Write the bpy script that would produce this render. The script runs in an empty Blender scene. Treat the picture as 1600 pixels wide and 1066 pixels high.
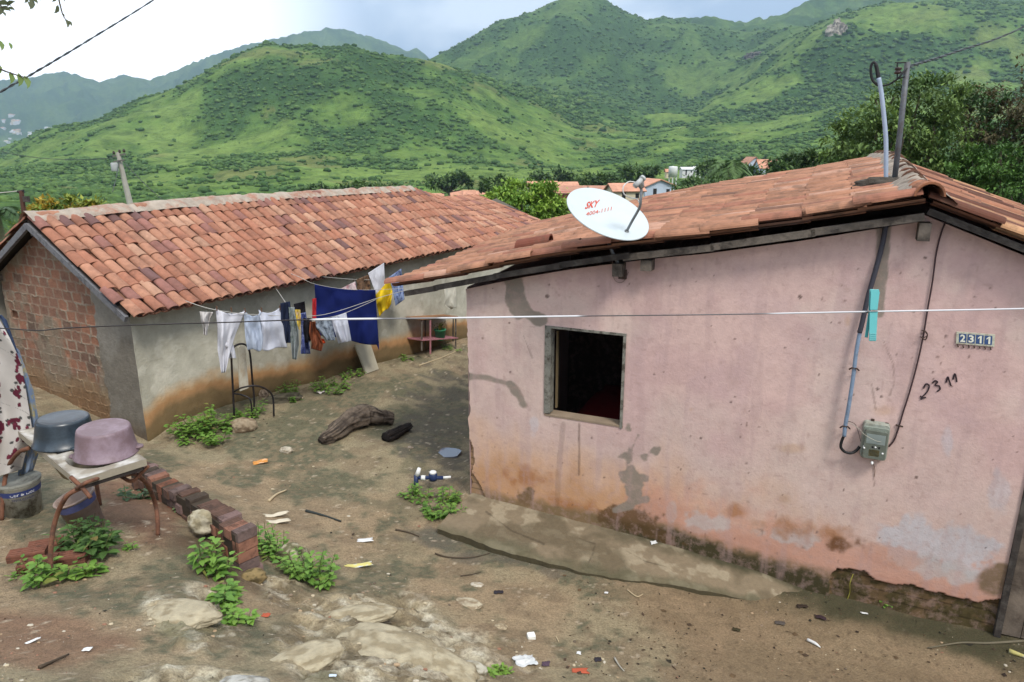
import bpy, bmesh, math, random
import numpy as np
from mathutils import Vector, Matrix
random.seed(7); RNG = np.random.default_rng(7)
sc = bpy.context.scene
R = math.radians

# ------------------------------------------------------------------ camera
F_PX, HZ, CAMH = 1100.0, 234.0, 3.8
TH = math.atan((533 - HZ) / F_PX); SI, CO = math.sin(TH), math.cos(TH)
cd = bpy.data.cameras.new("camera"); cam = bpy.data.objects.new("camera", cd)
sc.collection.objects.link(cam); sc.camera = cam
cd.sensor_width = 36.0; cd.lens = 36.0 * F_PX / 1600.0
cd.clip_start = 0.05; cd.clip_end = 20000
cam.location = (0, 0, CAMH); cam.rotation_euler = (math.pi / 2 - TH, 0, 0)

# ------------------------------------------------------------------ light
SUN_EL, SUN_AZ = 52.0, 152.0      # azimuth clockwise from +Y
sc.view_settings.view_transform = 'Standard'; sc.view_settings.look = 'None'
sc.view_settings.gamma = 1.0; sc.view_settings.exposure = 1.22
w = bpy.data.worlds.new("World"); sc.world = w; w.use_nodes = True
nt = w.node_tree; N = nt.nodes; L = nt.links; N.clear()
def wn(t, **k):
    n = N.new(t)
    for a, b in k.items(): setattr(n, a, b)
    return n
out = wn('ShaderNodeOutputWorld'); bg = wn('ShaderNodeBackground'); L.new(bg.outputs[0], out.inputs[0])
bg.inputs[1].default_value = 0.12
sky = wn('ShaderNodeTexSky', sky_type='NISHITA', sun_disc=False); sky.sun_elevation = R(SUN_EL); sky.sun_rotation = R(SUN_AZ)
tc = wn('ShaderNodeTexCoord')
mp = wn('ShaderNodeMapping'); mp.inputs['Scale'].default_value = (1, 1, 2.6); L.new(tc.outputs['Generated'], mp.inputs[0])
no = wn('ShaderNodeTexNoise'); no.inputs['Scale'].default_value = 3.2; no.inputs['Detail'].default_value = 7; no.inputs['Roughness'].default_value = .55
no.inputs['Distortion'].default_value = .35
L.new(mp.outputs[0], no.inputs[0])
# brightness of the cloud layer: white glare low in the north-west, bluish grey towards the east
dotn = wn('ShaderNodeVectorMath', operation='DOT_PRODUCT'); L.new(tc.outputs['Generated'], dotn.inputs[0])
dotn.inputs[1].default_value = Vector((-.72, .68, .12)).normalized()
mr = wn('ShaderNodeMapRange'); mr.inputs[1].default_value = .79; mr.inputs[2].default_value = .94; mr.interpolation_type = 'SMOOTHSTEP'
L.new(dotn.outputs['Value'], mr.inputs[0])
cr = wn('ShaderNodeValToRGB'); L.new(no.outputs[0], cr.inputs[0])
e = cr.color_ramp.elements; e[0].position = .45; e[0].color = (2.0, 2.45, 3.1, 1); e[1].position = .62; e[1].color = (4.6, 4.9, 5.2, 1)
m1 = wn('ShaderNodeMix', data_type='RGBA'); L.new(mr.outputs[0], m1.inputs[0]); L.new(cr.outputs[0], m1.inputs[6]); m1.inputs[7].default_value = (13, 13, 13, 1)
# upper sky (the light over the yard) a plain bright overcast
sep = wn('ShaderNodeSeparateXYZ'); L.new(tc.outputs['Generated'], sep.inputs[0])
mr2 = wn('ShaderNodeMapRange'); mr2.inputs[1].default_value = .35; mr2.inputs[2].default_value = .75; L.new(sep.outputs[2], mr2.inputs[0])
m2 = wn('ShaderNodeMix', data_type='RGBA'); L.new(mr2.outputs[0], m2.inputs[0]); L.new(m1.outputs[2], m2.inputs[6]); m2.inputs[7].default_value = (6.6, 6.9, 7.3, 1)
m3 = wn('ShaderNodeMix', data_type='RGBA'); m3.inputs[0].default_value = .9; L.new(sky.outputs[0], m3.inputs[6]); L.new(m2.outputs[2], m3.inputs[7])
L.new(m3.outputs[2], bg.inputs[0])
sl = bpy.data.lights.new("sun", 'SUN'); sl.energy = 1.35; sl.angle = R(14); sl.color = (1.0, .95, .87)
so = bpy.data.objects.new("sun", sl); sc.collection.objects.link(so)
az, el = R(SUN_AZ), R(SUN_EL)
sd = Vector((math.sin(az) * math.cos(el), math.cos(az) * math.cos(el), math.sin(el)))
so.rotation_euler = sd.to_track_quat('Z', 'Y').to_euler(); so.location = (0, 0, 30)

# ------------------------------------------------------------------ maths helpers
def ray(u, v):
    a = (u - 800) / F_PX; ww = (533 - v) / F_PX
    return np.array([a, CO + ww * SI, -SI + ww * CO])
CAM = np.array([0, 0, CAMH])
def atz(u, v, z): d = ray(u, v); return CAM + d * ((z - CAMH) / d[2])
def att(u, v, t): return CAM + ray(u, v) * t
def aty(u, v, y): d = ray(u, v); return CAM + d * (y / d[1])
def atplane(u, v, P, n): d = ray(u, v); return CAM + d * (np.dot(np.array(P) - CAM, n) / np.dot(d, n))
def px(P):
    P = np.asarray(P, float) - CAM
    t = P[..., 1] * CO - P[..., 2] * SI; up = P[..., 1] * SI + P[..., 2] * CO
    t = np.where(t < .3, .3, t)
    return 800 + F_PX * P[..., 0] / t, 533 - F_PX * up / t
def vpdir(x):
    d = ray(x, HZ); d[2] = 0; return d / np.linalg.norm(d)
def lin(c):
    c = np.asarray(c, float) / 255.0
    return np.where(c <= .04045, c / 12.92, ((c + .055) / 1.055) ** 2.4)
def col(r, g, b, k=1.0): return tuple(np.clip(lin((r, g, b)) * k, 0, .95))
_tabs = {}
def vnoise(x, y, z=0.0, seed=0):
    if seed not in _tabs: _tabs[seed] = np.random.default_rng(1000 + seed).random((64, 64, 16))
    T = _tabs[seed]
    x = np.asarray(x, float); y = np.asarray(y, float); z = np.asarray(z, float) + 0 * x
    xi = np.floor(x).astype(int); yi = np.floor(y).astype(int); zi = np.floor(z).astype(int)
    fx, fy, fz = x - xi, y - yi, z - zi
    fx = fx * fx * (3 - 2 * fx); fy = fy * fy * (3 - 2 * fy); fz = fz * fz * (3 - 2 * fz)
    x0, x1, y0, y1, z0, z1 = xi % 64, (xi + 1) % 64, yi % 64, (yi + 1) % 64, zi % 16, (zi + 1) % 16
    a = (T[x0, y0, z0] * (1 - fx) + T[x1, y0, z0] * fx) * (1 - fy) + (T[x0, y1, z0] * (1 - fx) + T[x1, y1, z0] * fx) * fy
    b = (T[x0, y0, z1] * (1 - fx) + T[x1, y0, z1] * fx) * (1 - fy) + (T[x0, y1, z1] * (1 - fx) + T[x1, y1, z1] * fx) * fy
    return a * (1 - fz) + b * fz
def fbm(x, y, z=0.0, seed=0, o=4):
    s, a, t = 0, 1.0, 0
    for k in range(o):
        s = s + a * vnoise(x * 2 ** k + 17.3 * k, y * 2 ** k + 5.1 * k, z * 2 ** k if not np.isscalar(z) or z else 0.0, seed + k); t += a; a *= .5
    return s / t            # 0..1, mean .5
def sstep(a, b, x): t = np.clip((x - a) / (b - a), 0, 1); return t * t * (3 - 2 * t)
def mixc(c, d, f): f = np.clip(f, 0, 1)[..., None]; return c * (1 - f) + np.asarray(d) * f
def pdist(U, V, pts):
    """distance from U,V to a polyline"""
    best = np.full(np.shape(U), 1e9)
    for (a, b), (c, d) in zip(pts[:-1], pts[1:]):
        dx, dy = c - a, d - b; t = np.clip(((U - a) * dx + (V - b) * dy) / (dx * dx + dy * dy + 1e-9), 0, 1)
        best = np.minimum(best, np.hypot(U - a - t * dx, V - b - t * dy))
    return best
def ell(U, V, cx, cy, rx, ry, rot=0):
    c, s = math.cos(R(rot)), math.sin(R(rot)); dx, dy = U - cx, V - cy
    return np.hypot((dx * c + dy * s) / rx, (-dx * s + dy * c) / ry)

# ------------------------------------------------------------------ materials
_mats = {}
def mat(name, c=(.5, .5, .5), rough=.8, var=.12, scale=6, bump=.15, bscale=60, metal=0, attr=False, spec=.3, dirt=None, dirtamt=.5, dirtscale=3, trans=0, rvar=0, bdist=.01):
    if name in _mats: return _mats[name]
    m = bpy.data.materials.new(name); m.use_nodes = True; t = m.node_tree; n = t.nodes; l = t.links
    b = n['Principled BSDF']; b.inputs['Roughness'].default_value = rough; b.inputs['Metallic'].default_value = metal
    b.inputs['Specular IOR Level'].default_value = spec
    co = n.new('ShaderNodeTexCoord')
    def noise(s, d=4, r=.6):
        x = n.new('ShaderNodeTexNoise'); x.inputs['Scale'].default_value = s; x.inputs['Detail'].default_value = d; x.inputs['Roughness'].default_value = r
        l.new(co.outputs['Object'], x.inputs['Vector']); return x
    if attr:
        a = n.new('ShaderNodeAttribute'); a.attribute_name = 'Col'; base = a.outputs['Color']
    else:
        a = n.new('ShaderNodeRGB'); a.outputs[0].default_value = (*c[:3], 1); base = a.outputs[0]
    if var > 0:
        x = noise(scale, 6); mrn = n.new('ShaderNodeMapRange'); mrn.inputs[1].default_value = .3; mrn.inputs[2].default_value = .7
        mrn.inputs[3].default_value = 1 - var; mrn.inputs[4].default_value = 1 + var; l.new(x.outputs[0], mrn.inputs[0])
        mu = n.new('ShaderNodeVectorMath'); mu.operation = 'SCALE'; l.new(base, mu.inputs[0]); l.new(mrn.outputs[0], mu.inputs['Scale']); base = mu.outputs[0]
        if rvar:
            mq = n.new('ShaderNodeMapRange'); mq.inputs[1].default_value = .35; mq.inputs[2].default_value = .65
            mq.inputs[3].default_value = rough - rvar; mq.inputs[4].default_value = min(1, rough + rvar); l.new(x.outputs[0], mq.inputs[0]); l.new(mq.outputs[0], b.inputs['Roughness'])
    if dirt is not None:
        x = noise(dirtscale, 7, .7); mrn = n.new('ShaderNodeMapRange'); mrn.inputs[1].default_value = .48; mrn.inputs[2].default_value = .62
        mrn.inputs[4].default_value = dirtamt; l.new(x.outputs[0], mrn.inputs[0])
        mx = n.new('ShaderNodeMix'); mx.data_type = 'RGBA'; l.new(mrn.outputs[0], mx.inputs[0]); l.new(base, mx.inputs[6]); mx.inputs[7].default_value = (*dirt[:3], 1); base = mx.outputs[2]
    l.new(base, b.inputs['Base Color'])
    if bump > 0:
        x = noise(bscale, 5, .65); bp = n.new('ShaderNodeBump'); bp.inputs['Strength'].default_value = bump; bp.inputs['Distance'].default_value = bdist
        l.new(x.outputs[0], bp.inputs['Height']); l.new(bp.outputs[0], b.inputs['Normal'])
    if trans > 0:
        tr = n.new('ShaderNodeBsdfTranslucent'); l.new(base, tr.inputs[0]); ms = n.new('ShaderNodeMixShader'); ms.inputs[0].default_value = trans
        l.new(b.outputs[0], ms.inputs[1]); l.new(tr.outputs[0], ms.inputs[2]); l.new(ms.outputs[0], n['Material Output'].inputs[0])
    _mats[name] = m; return m
def solid(name, r=128, g=128, b=128, **k):
    if name in _mats: return _mats[name]
    kk = k.pop('k', 1.0); return mat(name, col(r, g, b, kk), **k)

# ------------------------------------------------------------------ object helpers
def tag(o, label=None, cat=None, group=None, kind=None):
    if label: o['label'] = label
    if cat: o['category'] = cat
    if group: o['group'] = group
    if kind: o['kind'] = kind
    return o
def thing(name, loc, label, cat, group=None):
    o = bpy.data.objects.new(name, None); o.location = tuple(float(q) for q in loc); o.empty_display_size = .1
    sc.collection.objects.link(o); return tag(o, label, cat, group)
class MB:
    def __init__(s): s.v = []; s.f = []; s.c = []; s.n = 0
    def add(s, V, Fs, c=None):
        V = np.asarray(V, float).reshape(-1, 3); s.v.append(V)
        if c is None: c = (.5, .5, .5)
        c = np.asarray(c, float); s.c.append(np.broadcast_to(c, (len(V), 3)) if c.ndim == 1 else c)
        if isinstance(Fs, np.ndarray): s.f.append(Fs + s.n)
        else: s.f.append([tuple(i + s.n for i in f) for f in Fs])
        s.n += len(V); return s
    def box(s, o, X, Y, Z, c=None):
        """box from corner o with edge vectors X,Y,Z"""
        o, X, Y, Z = map(lambda q: np.array(q, float), (o, X, Y, Z))
        if np.dot(np.cross(X, Y), Z) < 0: X, Y = Y, X
        V = [o, o + X, o + X + Y, o + Y, o + Z, o + X + Z, o + X + Y + Z, o + Y + Z]
        return s.add(V, [(3, 2, 1, 0), (4, 5, 6, 7), (0, 1, 5, 4), (1, 2, 6, 5), (2, 3, 7, 6), (3, 0, 4, 7)], c)
    def beam(s, a, b, wd, ht, c=None, up=(0, 0, 1)):
        a = np.array(a, float); b = np.array(b, float); d = b - a; ln = np.linalg.norm(d); d /= ln
        sd_ = np.cross(d, up); sd_ /= np.linalg.norm(sd_); u = np.cross(sd_, d)
        return s.box(a - sd_ * wd / 2 - u * ht / 2, d * ln, sd_ * wd, u * ht, c)
    def tube(s, pts, r, c=None, n=8, cap=True):
        pts = np.array(pts, float); m = len(pts); r = np.broadcast_to(np.array(r, float), (m,))
        d = np.gradient(pts, axis=0); d /= np.linalg.norm(d, axis=1)[:, None] + 1e-12
        up = np.array([0, 0, 1.0]) if abs(d[0][2]) < .9 else np.array([1.0, 0, 0])
        x = np.cross(d[0], up); x /= np.linalg.norm(x); V = []
        for i in range(m):
            x = x - d[i] * np.dot(x, d[i]); x /= np.linalg.norm(x); y = np.cross(d[i], x)
            for k in range(n):
                a = 2 * math.pi * k / n; V.append(pts[i] + r[i] * (x * math.cos(a) + y * math.sin(a)))
        Fs = [(i * n + k, i * n + (k + 1) % n, (i + 1) * n + (k + 1) % n, (i + 1) * n + k) for i in range(m - 1) for k in range(n)]
        if cap: Fs += [tuple(range(n - 1, -1, -1)), tuple((m - 1) * n + k for k in range(n))]
        return s.add(V, Fs, c)
    def lathe(s, o, prof, c=None, n=32, ax=(0, 0, 1), el=1.0, rot=0, close=False):
        o = np.array(o, float); az_ = np.array(ax, float); az_ /= np.linalg.norm(az_)
        X = np.cross(az_, (0, 1, 0) if abs(az_[1]) < .9 else (1, 0, 0)); X /= np.linalg.norm(X); Y = np.cross(az_, X); V = []
        for (r_, h) in prof:
            for k in range(n):
                a = 2 * math.pi * k / n
                p = X * math.cos(a) * r_ + Y * math.sin(a) * r_ * el
                if rot:
                    cx, sx = math.cos(rot), math.sin(rot); p = X * (math.cos(a) * r_ * cx - math.sin(a) * r_ * el * sx) + Y * (math.cos(a) * r_ * sx + math.sin(a) * r_ * el * cx)
                V.append(o + p + az_ * h)
        m = len(prof)
        Fs = [(i * n + k, i * n + (k + 1) % n, (i + 1) * n + (k + 1) % n, (i + 1) * n + k) for i in range(m - 1) for k in range(n)]
        if close: Fs += [tuple(range(n - 1, -1, -1)), tuple((m - 1) * n + k for k in range(n))]
        return s.add(V, Fs, c)
    def build(s, name, m, parent=None, smooth=False, solidify=0, org=None):
        V = np.concatenate(s.v); Cc = np.concatenate([np.array(c) for c in s.c])
        o0 = np.array(parent.matrix_world.translation if parent and parent.type == 'EMPTY' and False else (0, 0, 0), float)
        if parent is not None:
            q = parent; o0 = np.zeros(3)
            while q is not None: o0 += np.array(q.location); q = q.parent
        elif org is not None: o0 = np.array(org, float)
        me = bpy.data.meshes.new(name)
        tot, lt = [], []
        for f in s.f:
            if isinstance(f, np.ndarray): tot.append(f.reshape(-1)); lt.append(np.full(len(f), f.shape[1]))
            else:
                tot.append(np.array([i for q in f for i in q], int)); lt.append(np.array([len(q) for q in f], int))
        tot = np.concatenate(tot).astype(np.int32); lt = np.concatenate(lt).astype(np.int32)
        me.vertices.add(len(V)); me.vertices.foreach_set('co', (V - o0).astype(np.float32).ravel())
        me.loops.add(len(tot)); me.loops.foreach_set('vertex_index', tot)
        me.polygons.add(len(lt)); me.polygons.foreach_set('loop_start', np.concatenate([[0], np.cumsum(lt)[:-1]]).astype(np.int32))
        me.polygons.foreach_set('use_smooth', np.full(len(lt), smooth))
        me.update(calc_edges=True)
        at = me.color_attributes.new('Col', 'FLOAT_COLOR', 'POINT')
        at.data.foreach_set('color', np.concatenate([np.clip(Cc, 0, 1), np.ones((len(V), 1))], 1).astype(np.float32).ravel())
        me.materials.append(m); me.validate()
        o = bpy.data.objects.new(name, me); sc.collection.objects.link(o)
        if parent is not None: o.parent = parent
        elif org is not None: o.location = tuple(o0)
        if solidify:
            md = o.modifiers.new('thickness', 'SOLIDIFY'); md.thickness = solidify; md.offset = 0
        return o
def gridfaces(nx, ny):
    i = np.arange(nx - 1)[:, None] * ny + np.arange(ny - 1)[None]; i = i.ravel()
    return np.stack([i, i + ny, i + ny + 1, i + 1], 1)
def single(name, mb, m, label, cat, group=None, smooth=False, solidify=0, org=None):
    if org is None: org = np.concatenate(mb.v).min(0) * .5 + np.concatenate(mb.v).max(0) * .5; org[2] = np.concatenate(mb.v)[:, 2].min()
    return tag(mb.build(name, m, None, smooth, solidify, org), label, cat, group)
def curve_pts(pts, n=6):
    """Catmull-Rom through points"""
    P = np.array(pts, float); P = np.vstack([2 * P[0] - P[1], P, 2 * P[-1] - P[-2]]); o = []
    for i in range(1, len(P) - 2):
        for t in np.linspace(0, 1, n, endpoint=False):
            o.append(.5 * ((2 * P[i]) + (-P[i - 1] + P[i + 1]) * t + (2 * P[i - 1] - 5 * P[i] + 4 * P[i + 1] - P[i + 2]) * t * t + (-P[i - 1] + 3 * P[i] - 3 * P[i + 1] + P[i + 2]) * t ** 3))
    o.append(P[-2]); return np.array(o)
def sag(a, b, s, n=24):
    a, b = np.array(a, float), np.array(b, float); t = np.linspace(0, 1, n)[:, None]
    p = a + (b - a) * t; p[:, 2] -= (4 * s * t * (1 - t))[:, 0]; return p
def ico(sub):
    bm = bmesh.new(); bmesh.ops.create_icosphere(bm, subdivisions=sub, radius=1)
    V = np.array([v.co[:] for v in bm.verts]); Fc = np.array([[v.index for v in f.verts] for f in bm.faces]); bm.free(); return V, Fc
ICO = {k: ico(k) for k in (1, 2, 3, 4, 5)}
def text_mesh(txt, size, shear=0, offset=0, extrude=.0):
    c = bpy.data.curves.new('txt', 'FONT'); c.body = txt; c.size = size; c.shear = shear; c.offset = offset; c.extrude = extrude; c.resolution_u = 3
    o = bpy.data.objects.new('txt', c); sc.collection.objects.link(o)
    dg = bpy.context.evaluated_depsgraph_get(); me = bpy.data.meshes.new_from_object(o.evaluated_get(dg))
    V = np.array([v.co[:] for v in me.vertices]).reshape(-1, 3); Fc = [tuple(p.vertices) for p in me.polygons]
    bpy.data.objects.remove(o); bpy.data.curves.remove(c); bpy.data.meshes.remove(me); return V, Fc

# ------------------------------------------------------------------ frames of the two houses
PK = atz(735, 770, 0); PD = vpdir(1300); PW = np.array([PD[1], -PD[0], 0]); UP = np.array([0, 0, 1.0])
def ph(s, d, z): return PK + PW * s + PD * d + UP * z            # pink house: s along front, d into depth
def pw(u, v, d=0):                                                # picture point on the plane d in front of / behind the wall
    p = atplane(u, v, PK + PD * d, PD); return p
LB = atz(235, 690, .2); LD = vpdir(1442); LW = np.array([-LD[1], LD[0], 0])
LB0 = LB.copy(); LB0[2] = 0
def lh(s, o, z): return LB0 + LD * s + LW * o + UP * z
def lw(u, v, off=0): return atplane(u, v, LB0 + LW * off, LW)

# ------------------------------------------------------------------ near ground
cp = []
for u, v, z in [(235,690,.2),(262,662,.34),(340,640,.32),(430,614,.235),(500,595,.16),(560,580,.08),(657,550,-.04),(715,534,-.13),(600,600,.05),(50,600,.5),(140,650,.36),
    (735,770,-.03),(1000,838,-.12),(1150,885,-.22),(1300,925,-.28),(1553,990,-.3),(685,822,-.14),(870,880,-.2),(1100,915,-.3),(1250,960,-.33),
    (600,700,.0),(450,750,.1),(700,708,-.12),(650,620,-.15),(700,780,-.1),(300,720,.25),(560,800,.05),(330,690,.2),
    (800,900,-.12),(900,1000,-.03),(1100,1050,-.15),(1500,1050,-.36),(1300,1010,-.34),(1000,950,-.2),
    (570,880,.12),(460,860,.35),(430,905,.48),(500,930,.42),(420,800,.25),(280,740,.38),(350,790,.42),
    (600,980,.42),(620,1050,.72),(750,1060,.42),(700,960,.15),(520,1050,.9),
    (80,910,.87),(245,835,.82),(150,850,.87),(20,800,.85),(70,740,.72),(180,720,.6),(375,868,.62),(300,860,.74),(180,790,.8),
    (300,950,.9),(200,960,1.02),(100,1000,1.12),(0,1066,1.4),(300,1060,1.2),(450,1040,1.0),(400,960,.72),(0,620,.62),(20,520,.7)]:
    cp.append(atz(u, v, z))
for q in [(-14,12,1.0),(-12,20,.4),(-6,16,.2),(0,20,-.9),(6,16,-.6),(12,12,-.5),(9,4,-.3),(6,3,-.1),(4,1,1.0),(0,0,2.2),(-4,0,2.5),(-8,3,1.7),(-12,5,1.5),(0,3,1.0),(-9,9,.9),(4.5,7,-.25),(3,2.2,.6),(9,0,.6),(2,12,-.6)]:
    cp.append(np.array(q, float))
cp = np.array(cp)
def _phi(r2): return .5 * r2 * np.log(r2 + 1e-9)
_A = _phi(((cp[:, None, :2] - cp[None, :, :2]) ** 2).sum(-1)) + np.eye(len(cp)) * .06
_P = np.hstack([np.ones((len(cp), 1)), cp[:, :2]])
_S = np.linalg.solve(np.block([[_A, _P], [_P.T, np.zeros((3, 3))]]), np.concatenate([cp[:, 2], np.zeros(3)]))
def near_z(x, y):
    x = np.asarray(x, float); y = np.asarray(y, float); z = _S[-3] + _S[-2] * x + _S[-1] * y
    for k, c in enumerate(cp): z = z + _S[k] * _phi((x - c[0]) ** 2 + (y - c[1]) ** 2)
    return z
def ground_rough(x, y):
    n = (fbm(x * .9, y * .9, seed=3, o=3) - .5) * .06 + (fbm(x * 4, y * 4, seed=5, o=4) - .5) * .035
    U, V = px(np.stack([x, y, near_z(x, y)], -1))
    rock = rockmask(U, V)
    r = 1 - np.abs(2 * fbm(x * 1.6 + y * .5, y * 2.4, seed=9, o=5) - 1)
    crag = np.abs(fbm(x * 3.1 - y * 1.2, y * 4.2 + x * .8, seed=91, o=4) - .5)
    n = n + rock * .85 * ((r - .72) * .22 - np.exp(-(crag / .02) ** 2) * .04 + (np.abs(fbm(x * 7 + y * 3, y * 9, seed=93, o=4) - .5)) * .11 - .02)
    yard = sstep(870, 960, V + (U - 900) * -.05) * sstep(700, 900, U)
    n = n * (1 - .55 * yard)
    n = n + (fbm(x * 22, y * 22, seed=13, o=2) - .5) * .010
    return n
def rockmask(U, V):
    nn = (fbm(U / 60, V / 40, seed=21, o=4) - .5) * 1.5
    m = np.zeros(np.shape(U))
    for e_ in [(610, 1030, 190, 75, 12), (560, 965, 110, 35, 0), (290, 972, 74, 34, 15), (500, 1000, 75, 30, -20), (700, 1075, 130, 40, 10), (440, 925, 40, 30, 0), (300, 1064, 110, 20, 0), (320, 940, 40, 20, 40)]:
        m = np.maximum(m, 1.35 - ell(U, V, *e_) + nn * .55)
    return sstep(.05, .5, m)
def Gz(x, y): return float(near_z(x, y) + ground_rough(np.array([x]), np.array([y]))[0])
def G(u, v):
    """point of the ground seen at a picture point"""
    d = ray(u, v); ts = np.arange(2.0, 26, .02); P = CAM + d * ts[:, None]
    h = P[:, 2] - near_z(P[:, 0], P[:, 1]); i = int(np.argmax(h < 0)); t = ts[i]
    p = CAM + d * t; p[2] = Gz(p[0], p[1]); return p

def make_ground():
    xs = np.concatenate([np.arange(-13, -5.5, .06), np.arange(-5.5, 6.2, .026), np.arange(6.2, 10, .08)])
    ys = np.concatenate([np.arange(-2, 2.6, .1), np.arange(2.6, 9.5, .026), np.arange(9.5, 15.4, .06)])
    X, Y = np.meshgrid(xs, ys, indexing='ij'); Z0 = near_z(X, Y); U, V = px(np.stack([X, Y, Z0], -1))
    Z = Z0 + ground_rough(X, Y)
    n1 = fbm(X * 1.1, Y * 1.1, seed=31, o=5); n2 = fbm(X * 5, Y * 5, seed=41, o=4); n3 = fbm(X * 20, Y * 20, seed=51, o=3)
    C = np.zeros(X.shape + (3,)) + lin((160, 146, 116))
    C = mixc(C, lin((168, 142, 112)), sstep(.45, .65, n1) * .6)                       # redder sand
    C = mixc(C, lin((134, 114, 90)), sstep(.5, .62, n2) * .5)
    # algae film: greyish green patches
    gm = np.zeros(X.shape)
    for (cx, cy, rx, ry, ro) in [(440,690,95,38,0),(560,620,110,22,-12),(360,640,60,30,0),(500,760,90,26,0),(640,660,90,30,0),(380,745,60,20,0),(190,935,150,28,0),(270,900,70,30,0),
            (480,900,80,28,0),(600,905,70,26,-10),(760,865,110,16,14),(900,890,120,15,14),(60,810,60,60,0),(350,1000,110,28,0),(640,610,60,16,-12),(690,670,60,60,0),(60,690,60,40,0),(240,730,40,30,0),(1290,950,340,17,16),(1500,1010,180,22,13),(1120,915,120,14,14),(930,910,70,24,15)]:
        gm = np.maximum(gm, 1.25 - ell(U, V, cx, cy, rx, ry, ro))
    gm = sstep(.1, .55, gm + (fbm(U / 26, V / 13, seed=61, o=5) - .5) * 1.9)
    C = mixc(C, lin((98, 98, 76)), gm * (.45 + .5 * sstep(.4, .6, n3)))
    gm2 = sstep(.56, .66, fbm(X * 1.7 + 9, Y * 2.1, seed=71, o=5)) * sstep(0, 1, (970 - V) / 200) * (V > 560)
    C = mixc(C, lin((104, 102, 78)), gm2 * .55)
    # smooth wet silt in the lower right
    silt = sstep(0, 1, (U - 900 - (V - 870) * .35) / 130 + (n1 - .5) * 1.2) * sstep(850, 880, V)
    C = mixc(C, lin((148, 126, 98)), silt * .8)
    C = mixc(C, lin((124, 106, 80)), silt * sstep(.5, .6, fbm(X * 1.4, Y * 3.5, seed=75, o=4)) * .4)
    # grey wet runnel; damp ground beside the pink corner with shade painted in
    wet = sstep(.0, .5, 1.2 - ell(U, V, 690, 665, 70, 80, 10) + (n2 - .5) * 1.6)
    wet = np.maximum(wet, sstep(.0, .5, 1.1 - ell(U, V, 700, 850, 80, 20, 14) + (n2 - .5) * 1.5) * .9)
    wet = np.maximum(wet, sstep(.0, .5, 1.1 - pdist(U, V, [(640, 835), (720, 868), (800, 880), (900, 900)]) / 12 + (n2 - .5) * 1.5) * .8)
    C = mixc(C, lin((104, 98, 86)), wet * (.35 + .4 * sstep(.42, .58, n2)))
    # dark moss along the foot of the pink wall
    bm_ = sstep(0, 1, 1.2 - pdist(U, V, [(1060, 880), (1150, 893), (1300, 938), (1430, 975), (1600, 1020)]) / 38 + (n2 - .5) * 1.2)
    C = mixc(C, lin((62, 63, 40)), bm_ * .88)
    # reddish clay under the table and by the bricks
    red = sstep(0, .6, 1.1 - ell(U, V, 210, 790, 90, 50, 20) + (n2 - .5) * 1.5) + sstep(0, .6, 1.1 - ell(U, V, 70, 1010, 120, 40, 0) + (n1 - .5) * 2) * .8
    C = mixc(C, lin((136, 98, 76)), np.clip(red, 0, 1) * .75)
    dk = sstep(0, .6, 1.1 - ell(U, V, 340, 870, 90, 34, 25) + (n2 - .5) * 1.5)
    C = mixc(C, lin((92, 76, 58)), dk * .7)
    # rock outcrop
    rk = rockmask(U, V); rr = fbm(X * 3, Y * 4, seed=81, o=5)
    RC = np.zeros(X.shape + (3,)) + lin((178, 162, 130)); RC = mixc(RC, lin((206, 196, 170)), sstep(.5, .66, rr)); RC = mixc(RC, lin((124, 112, 88)), sstep(.5, .36, rr))
    RC = mixc(RC, lin((226, 218, 196)), sstep(.56, .64, fbm(X * 9, Y * 12, seed=83, o=4)) * .6); RC = mixc(RC, lin((120, 104, 78)), sstep(.44, .36, fbm(X * 12, Y * 9, seed=84, o=4)) * .7); crag = np.abs(fbm(X * 3.1 - Y * 1.2, Y * 4.2 + X * .8, seed=91, o=4) - .5); RC = mixc(RC, lin((96, 84, 62)), np.exp(-(crag / .016) ** 2) * .8)
    RC = mixc(RC, lin((108, 108, 78)), sstep(.55, .68, fbm(X * 2, Y * 2, seed=95, o=4)) * .6)
    rk = rk * (.68 + .32 * sstep(.35, .55, fbm(X * 2.5, Y * 3, seed=97, o=4))); C = C * (1 - rk[..., None]) + RC * rk[..., None]
    # grass beyond the left house
    gr = sstep(0, .5, 1.3 - ell(U, V, 10, 500, 46, 60, 0) + (n2 - .5)) * (Y > 8.8)
    C = mixc(C, lin((96, 120, 56)), gr * .8)
    # grit
    g = vnoise(X * 34, Y * 34, seed=101); C = mixc(C, lin((206, 190, 164)), sstep(.86, .93, g) * (1 - silt * .85) * sstep(.4, .6, n2) * .7)
    g = vnoise(X * 30 + 7, Y * 30, seed=102); C = mixc(C, lin((84, 68, 50)), sstep(.84, .93, g) * .55)
    C = C * (.86 + .28 * n3)[..., None]
    m = mat('ground_earth', attr=True, rough=.86, var=.24, scale=60, bump=.95, bscale=85, spec=.3, bdist=.02, dirt=col(96, 80, 60, .6), dirtamt=.38, dirtscale=45)
    b = MB().add(np.stack([X, Y, Z], -1).reshape(-1, 3), gridfaces(*X.shape), (C * .77).reshape(-1, 3))
    tag(b.build('ground', m, None, True), kind='structure')
make_ground()

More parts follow.
